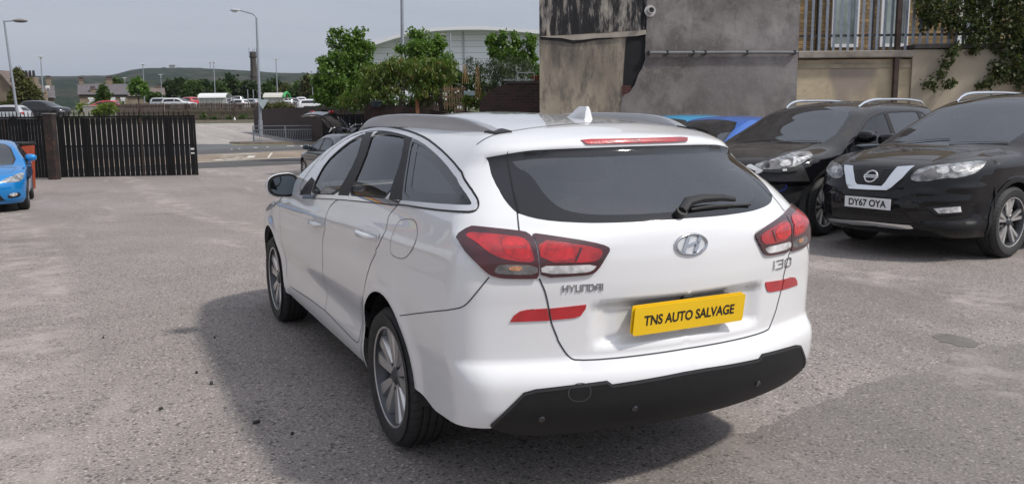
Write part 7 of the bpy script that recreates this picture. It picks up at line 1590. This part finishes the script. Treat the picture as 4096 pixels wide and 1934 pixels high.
def chimney():
    d = 420.0; q = at(642, 246, d); top = at(637.5, 130.5, d); r = thing('mill_chimney', 'tall dark octagonal stone mill chimney beside the swan-neck lamp column', 'chimney', tuple(q), YAW); H = top[2]-q[2]; sm = mat('sooty_stone', (.060, .048, .042), .95, scale=.5, var=.3); n = 8
    b = MB(); R0 = 10*d/2121
    b.tube([(0, 0, 0), (0, 0, H*.46), (0, 0, H*.46), (0, 0, H*.50), (0, 0, H*.50), (0, 0, H*.86)], [R0*1.0, R0*.92, R0*1.12, R0*1.10, R0*.88, R0*.74], n); so = b.build('shaft', sm, r)
    b = MB(); b.tube([(0, 0, H*.86), (0, 0, H*.885), (0, 0, H*.90), (0, 0, H*.90), (0, 0, H)], [R0*.78, R0*.95, R0*.97, R0*.80, R0*.80], n); b.build('corbelled_head', sm, r)
    b = MB()
    for x, h in ((-R0*.95, .09), (R0*.9, .08), (0, .06), (R0*.4, .07)): b.tube([(x, 0, H*.9), (x, 0, H*(1+h))], .09, 5)
    b.build('aerials', BLACKPL, r)
chimney()
# ------------------------------------------------------------------ car park: shelters, cars, signs
def shelter(lab, d, u0, u1, vt, vb, green=False):
    W = lambda u, v: tuple(wp(u, v, d)); x0, z1 = W(u0, vt); x1, z0 = W(u1, vb); z0 -= .8; q = loc(d, (x0+x1)/2, z0); r = thing('trolley_shelter', lab, 'shelter', q, math.atan2(RT[1], RT[0])); L = x1-x0; h = z1-z0; wm = mat('white_powder_coat', (.66, .66, .66), .4, var=.03); pm = mat('milky_panel', (.52, .50, .45), .3, var=.06)
    n = 5; b = MB()
    for k in range(n+1): b.box((-L/2+L*k/n, 0, h*.36), (.10, .10, h*.72)); b.box((-L/2+L*k/n, 2.2, h*.36), (.10, .10, h*.72))
    b.build('frame', wm, r); b = MB(); b.box((0, .03, h*.36), (L-.06, .03, h*.66)); b.build('side_panel', pm, r)
    V = []; F = []; m = 9
    for k in range(m):
        a = math.pi*k/(m-1); y = 1.1-1.45*math.cos(a); z = h*.68+h*.32*math.sin(a)
        for x in (-L/2-.1, L/2+.1): V.append((x, y, z))
    F = [(2*k, 2*k+1, 2*k+3, 2*k+2) for k in range(m-1)]; b = MB(); b.add(V, F); b.build('barrel_roof', wm if not green else pm, r, smooth=True)
    if green:
        gm = mat('green_arch', (.03, .30, .07), .5); b = MB(); pts = [(L/2+.12, 1.1-1.45*math.cos(math.pi*k/12), h*.68+h*.32*math.sin(math.pi*k/12)) for k in range(13)]; b.tube(pts, .18, 6); b.build('arch_trim', gm, r)
    return r
shelter('white barrel-roofed trolley shelter beside the red van', 118, 500, 569, 234, 257); r = shelter('trolley shelter with a green arched end right of the lamp column', 112, 664, 714, 233, 256, True)
PARKC = {}
def park_car(kind, d, u, v_roof, yaw_rel, col, lab, d_off=0):
    """small distant parked cars: one build per kind, copied with its parts"""
    if kind not in PARKC:
        P = dict(hatch=profile('hatch', 2.55, .88, 1.48, .85, .75), suv=profile('suv', 2.65, .91, 1.66, .9, .9), estate=profile('hatch', 2.7, .90, 1.47, .9, 1.0))[kind]; hl = len(COL.objects)
        root = thing('parked_car', 'x', 'car', (0, 0, 0)); C = Car(root, P); H = P['H']; yS = lambda y: C.sy(y, 0)[0]; C.P['zs'] = ([0, yS(C.yA), yS(1.9), yS(2.25), 12], [H-.16]*2+[P['belt']+.12, .55, .55]); S, Z = C.border(.10); zb_ = lambda y: np.interp(yS(y), S, Z); bl = P['belt']
        w = [[(yS(y), max(zb_(y)-.06, bl+.01)) for y in np.linspace(a, b_, 8)]+[(yS(y), bl) for y in np.linspace(b_, a, 8)] for a, b_ in ((-P['ro']+.5, .95), (1.02, 1.95))]
        rw = C.rear([(0, bl+.05), (-P['hw']*.65, bl+.08), (-P['hw']*.55, H-.2), (0, H-.18)]); rw[0, 0] = rw[-1, 0] = 0; ws = [(-.68, 2.2), (-.54, 1.5), (0, 1.42), (.54, 1.5), (.68, 2.2), (0, 2.4)]
        C.shell(None, [('a', w[0]), ('b', w[1]), ('rw', rw), ('f', circ(yS(P['wb']), .32, .36, 16)), ('r', circ(yS(0), .32, .36, 16))], step=.14, topregions=[('ws', ws)])
        base = mat('car_park_paint', (.5, .5, .5), .3, coat=1.0); body = C.part('body', 'W', *C.take('W', [-1]), base, mirror='both'); roof = C.part('roof', 'T', *C.take('T', [-1]), base)
        for i in (0, 1): [C.part('side_window', 'W', *C.take('W', [i]), FRIT, mirror=m_) for m_ in (None, 'only')]
        C.part('rear_window', 'W', *C.take('W', [2]), FRIT, mirror='both'); C.part('windscreen', 'T', *C.take('T', [0]), FRIT)
        for yy in (0, P['wb']):
            for sx in (-1, 1): b = MB(); b.lathe([(.001, .1*sx), (.21, .1*sx), (.215, .08*sx), (.32, .1*sx), (.32, -.1*sx)], 14, Matrix.Translation((sx*(P['hw']-.12), yy, .32))); b.build('wheel', BLACKPL, root)
        for sx in (-1, 1):
            C.patch('tail_lamp', 'W', C.rear([(-P['hw']*.65, .95), (-P['hw']*.92, .97), (-P['hw']*.9, .78), (-P['hw']*.7, .8)]), RED1, None, .005, .005, .1, None if sx < 0 else 'only'); C.patch('headlamp', 'W', C.front([(-P['hw']*.5, .68), (-P['hw']*.9, .76), (-P['hw']*.9, .64), (-P['hw']*.55, .60)]), GENLAMP, None, .005, .005, .1, None if sx < 0 else 'only')
        PARKC[kind] = (root, H); new = root
    else:
        src, H = PARKC[kind]; new = src.copy(); COL.objects.link(new)
        for ch in list(src.children): c = ch.copy(); COL.objects.link(c); c.parent = new
    p = at(u, v_roof, d); new.location = (p[0], p[1], p[2]-H); new.rotation_euler = (0, 0, YAW+R_(yaw_rel)); new['label'] = lab; new['group'] = 'cars in the far car park'
    m = paint('car_park_'+col, dict(white=(.62, .62, .63), silver=(.36, .37, .39), grey=(.13, .135, .145), black=(.012, .012, .014), red=(.42, .02, .02), blue=(.04, .08, .2), yellow=(.5, .32, .02))[col])
    for ch in new.children:
        if ch.name.split('.')[0] in ('body', 'roof'): ch.material_slots[0].link = 'OBJECT'; ch.material_slots[0].material = m
for a in [('suv', 78, 80, 252.5, -97, 'black', 'black car on the street behind the left gate leaf'), ('hatch', 62, 46, 263.5, 94, 'silver', 'silver car in front of the black one behind the left gate leaf'),
          ('hatch', 104, 286, 252, 95, 'red', 'dark red car left of the brown fence end'), ('estate', 112, 270, 249, 80, 'white', 'white car behind the dark red one'), ('suv', 112, 394, 245.5, -85, 'silver', 'silver car with a roof box at the fence, left of the white estate'), ('estate', 106, 428, 246, -100, 'white', 'long white estate behind the brown fence'),
          ('hatch', 122, 485, 243.5, 60, 'red', 'red van-like car beside the white trolley shelter'), ('hatch', 128, 455, 250, 85, 'yellow', 'low yellow machine left of the red car'), ('suv', 122, 583, 246, 20, 'grey', 'dark grey car just right of the white shelter'), ('suv', 140, 597, 241, 10, 'grey', 'grey car behind the one right of the white shelter'), ('hatch', 118, 612, 249, 70, 'white', 'white car nose-in, halfway between the two shelters'),
          ('estate', 124, 640, 248, 75, 'silver', 'silver car between the two trolley shelters'), ('hatch', 126, 690, 249.5, 30, 'silver', 'silver car behind the lamp column'), ('hatch', 116, 724, 252, 0, 'white', 'white car right of the green-ended shelter'), ('suv', 132, 735, 246, 50, 'grey', 'grey car beyond the green-ended shelter'), ('estate', 140, 757, 243.5, 20, 'white', 'white car standing tallest near the maple'),
          ('estate', 96, 768, 249, -75, 'white', 'white estate nearest the maple'), ('hatch', 100, 800, 257, -60, 'grey', 'dark car under the maple edge'), ('hatch', 92, 818, 263, -50, 'black', 'black car lowest under the maple, nearest the fence'), ('hatch', 128, 700, 247, 80, 'blue', 'blue car behind the green-ended shelter')]: park_car(*a)
# wheelie bin, estate-agent board, small signs
def bin_():
    p = on_g(70, 441); d = 23.0; q = at(44, 380, d); r = thing('wheelie_bin', 'orange-red wheelie bin with black lid behind the blue hatchback', 'bin', (q[0], q[1], tz(q)), YAW+R_(8)); om = mat('orange_bin_plastic', (.30, .05, .02), .6, var=.12); w = .30; b = MB()
    V = [(-w*.85, -.28, 0), (w*.85, -.28, 0), (w*.85, .30, 0), (-w*.85, .30, 0), (-w, -.38, 1.18), (w, -.38, 1.18), (w, .38, 1.18), (-w, .38, 1.18)]; b.add(V, [(0, 1, 5, 4), (1, 2, 6, 5), (2, 3, 7, 6), (3, 0, 4, 7), (3, 2, 1, 0)]); b.box((0, -.385, 1.12), (w*2.02, .05, .09)); b.build('bin_body', om, r)
    b = MB(); b.box((0, 0, 1.24), (w*2.1, .84, .07), bev=.02); b.build('lid', BLACKPL, r)
    b = MB()
    for k in range(4): b.box((-w*.6+w*.4*k, -.36, .8), (.05, .06, .45))
    b.build('ribs', om, r)
    for sx in (-1, 1): b = MB(); b.lathe([(.001, .03), (.10, .03), (.10, -.03), (.001, -.03)], 14, Matrix.Translation((sx*w*.75, -.2, .1))); b.build('castor', BLACKPL, r)
bin_()
def small_signs():
    d = 112; q = at(104, 268, d); r = thing('sale_board', 'green house-sale board on a white post by the leaning tree', 'sign', q, YAW); h = (268-241)/2121*d; b = MB(); b.box((0, 0, h/2), (.1, .1, h)); b.build('post', WHITE_, r); b = MB(); b.box((-.2, -.06, h+.2), (.45, .03, 1.1)); b.build('board', mat('green_board', (.03, .45, .08), .5), r)
    b0 = on_g(660, 345, .14); q = at(660, 252, dep(b0)-.3); r = thing('road_sign', 'triangular road sign seen from its grey back on the swan-neck lamp column', 'sign', q, YAW+R_(20)); b = MB(); s_ = .75; b.prism([(-s_*.62, s_*.2), (s_*.62, s_*.2), (0, -s_*.75)], Matrix.Translation((0, 0, -.1)) @ Matrix.Rotation(R_(90), 4, 'X'), .02); b.build('sign_plate', mat('sign_back', (.30, .36, .38), .5), r); b = MB(); b.box((0, .03, -.2), (.05, .05, .5)); b.build('bracket', GREYPOST, r)
    for u, lab in ((624, 'left small grey sign post in the car park'), (638, 'right small grey sign post in the car park')):
        q = at(u, 254, 115); b = MB(); b.box((0, 0, .6), (.10, .06, 1.8)); o = b.build('sign_post', GREYPOST); o.location = tuple(q); tag(o, lab, 'post')
    q = at(590, 296.5, 95.8); b = MB(); b.lathe([(.001, .55), (.03, .5), (.2, .05), (.26, .05), (.26, 0), (.001, 0)], 10, Matrix.Rotation(R_(-90), 4, 'Y')); o = b.build('marker_cone', WHITE_, smooth='auto'); o.location = (q[0], q[1], tz(q)); tag(o, 'small white marker on the verge below the brown fence', 'marker')
    # low pale wall in front of the hedge
    A, B = loc(100, -50), loc(100, -40.5); M, L = wall_frame(A, B); r = thing('low_wall', 'low pale wall in front of the clipped hedge', 'wall', (A[0], A[1], tz(A)), math.atan2(B[1]-A[1], B[0]-A[0])); b = MB(); b.box((L/2, 0, .8), (L, .3, 1.6)); b.build('wall', mat('pale_wall', (.33, .31, .28), .9), r); b = MB(); b.box((L/2, 0, 1.64), (L+.1, .4, .1)); b.build('coping', mat('pale_coping', (.38, .36, .33), .9), r)
small_signs()
# the stone offices left of the yard, seen only as a reflection in the side windows and paint
def offices():
    r = thing('stone_offices', 'two-storey stone offices left of the yard, mirrored in the white car windows', 'building', (-6.3, 14, -.4), 0); b = MB(); b.box((-3, 0, 2.8), (6, 19, 5.8)); b.build('wall', GRIT, r); b = MB(); b.prism([(-6.3, 5.7), (.35, 5.7), (-3, 7.7)], Matrix.Translation((0, 9.7, 0)) @ Matrix.Rotation(R_(90), 4, 'X'), 19.4); b.build('roof', SLATE, r)
    for y in (-6, -1.5, 3.0, 7.5):
        b = MB(); b.box((.03, y, 4.9), (.08, 2.0, .9)); wo = b.build('window', WHITE_, r); g = MB(); g.box((.08, y, 4.9), (.04, 1.8, .72)); g.build('pane', DARKP, wo)
    b = MB(); b.box((.04, 0, 2.3), (.06, 18, 2.4)); b.build('white_boarding', WHITE_, r)
    for i, c in enumerate([(.5, .03, .03), (.5, .2, .02), (.5, .42, .04), (.05, .3, .06), (.03, .12, .42), (.2, .03, .3)]): b = MB(); b.box((.09, 0, 4.1-.1*i), (.03, 17, .096)); b.build('rainbow_stripe', mat('stripe_%d' % i, c, .6), r)
offices()

def haze():
    b = MB(); X = 7000; b.box((0, 0, 0), (2*X, 2*X, 420)); o = b.build('haze', None); o.location = (0, 0, 420/2-45); tag(o, kind='stuff'); o.data.materials.clear()
    m = bpy.data.materials.new('thin_haze'); m.use_nodes = True; N = m.node_tree.nodes; N.clear(); out = N.new('ShaderNodeOutputMaterial'); v = N.new('ShaderNodeVolumePrincipled'); v.inputs['Color'].default_value = (.80, .88, 1, 1); v.inputs['Density'].default_value = .00009; v.inputs['Anisotropy'].default_value = .3; m.node_tree.links.new(v.outputs[0], out.inputs['Volume']); o.data.materials.append(m)
haze()
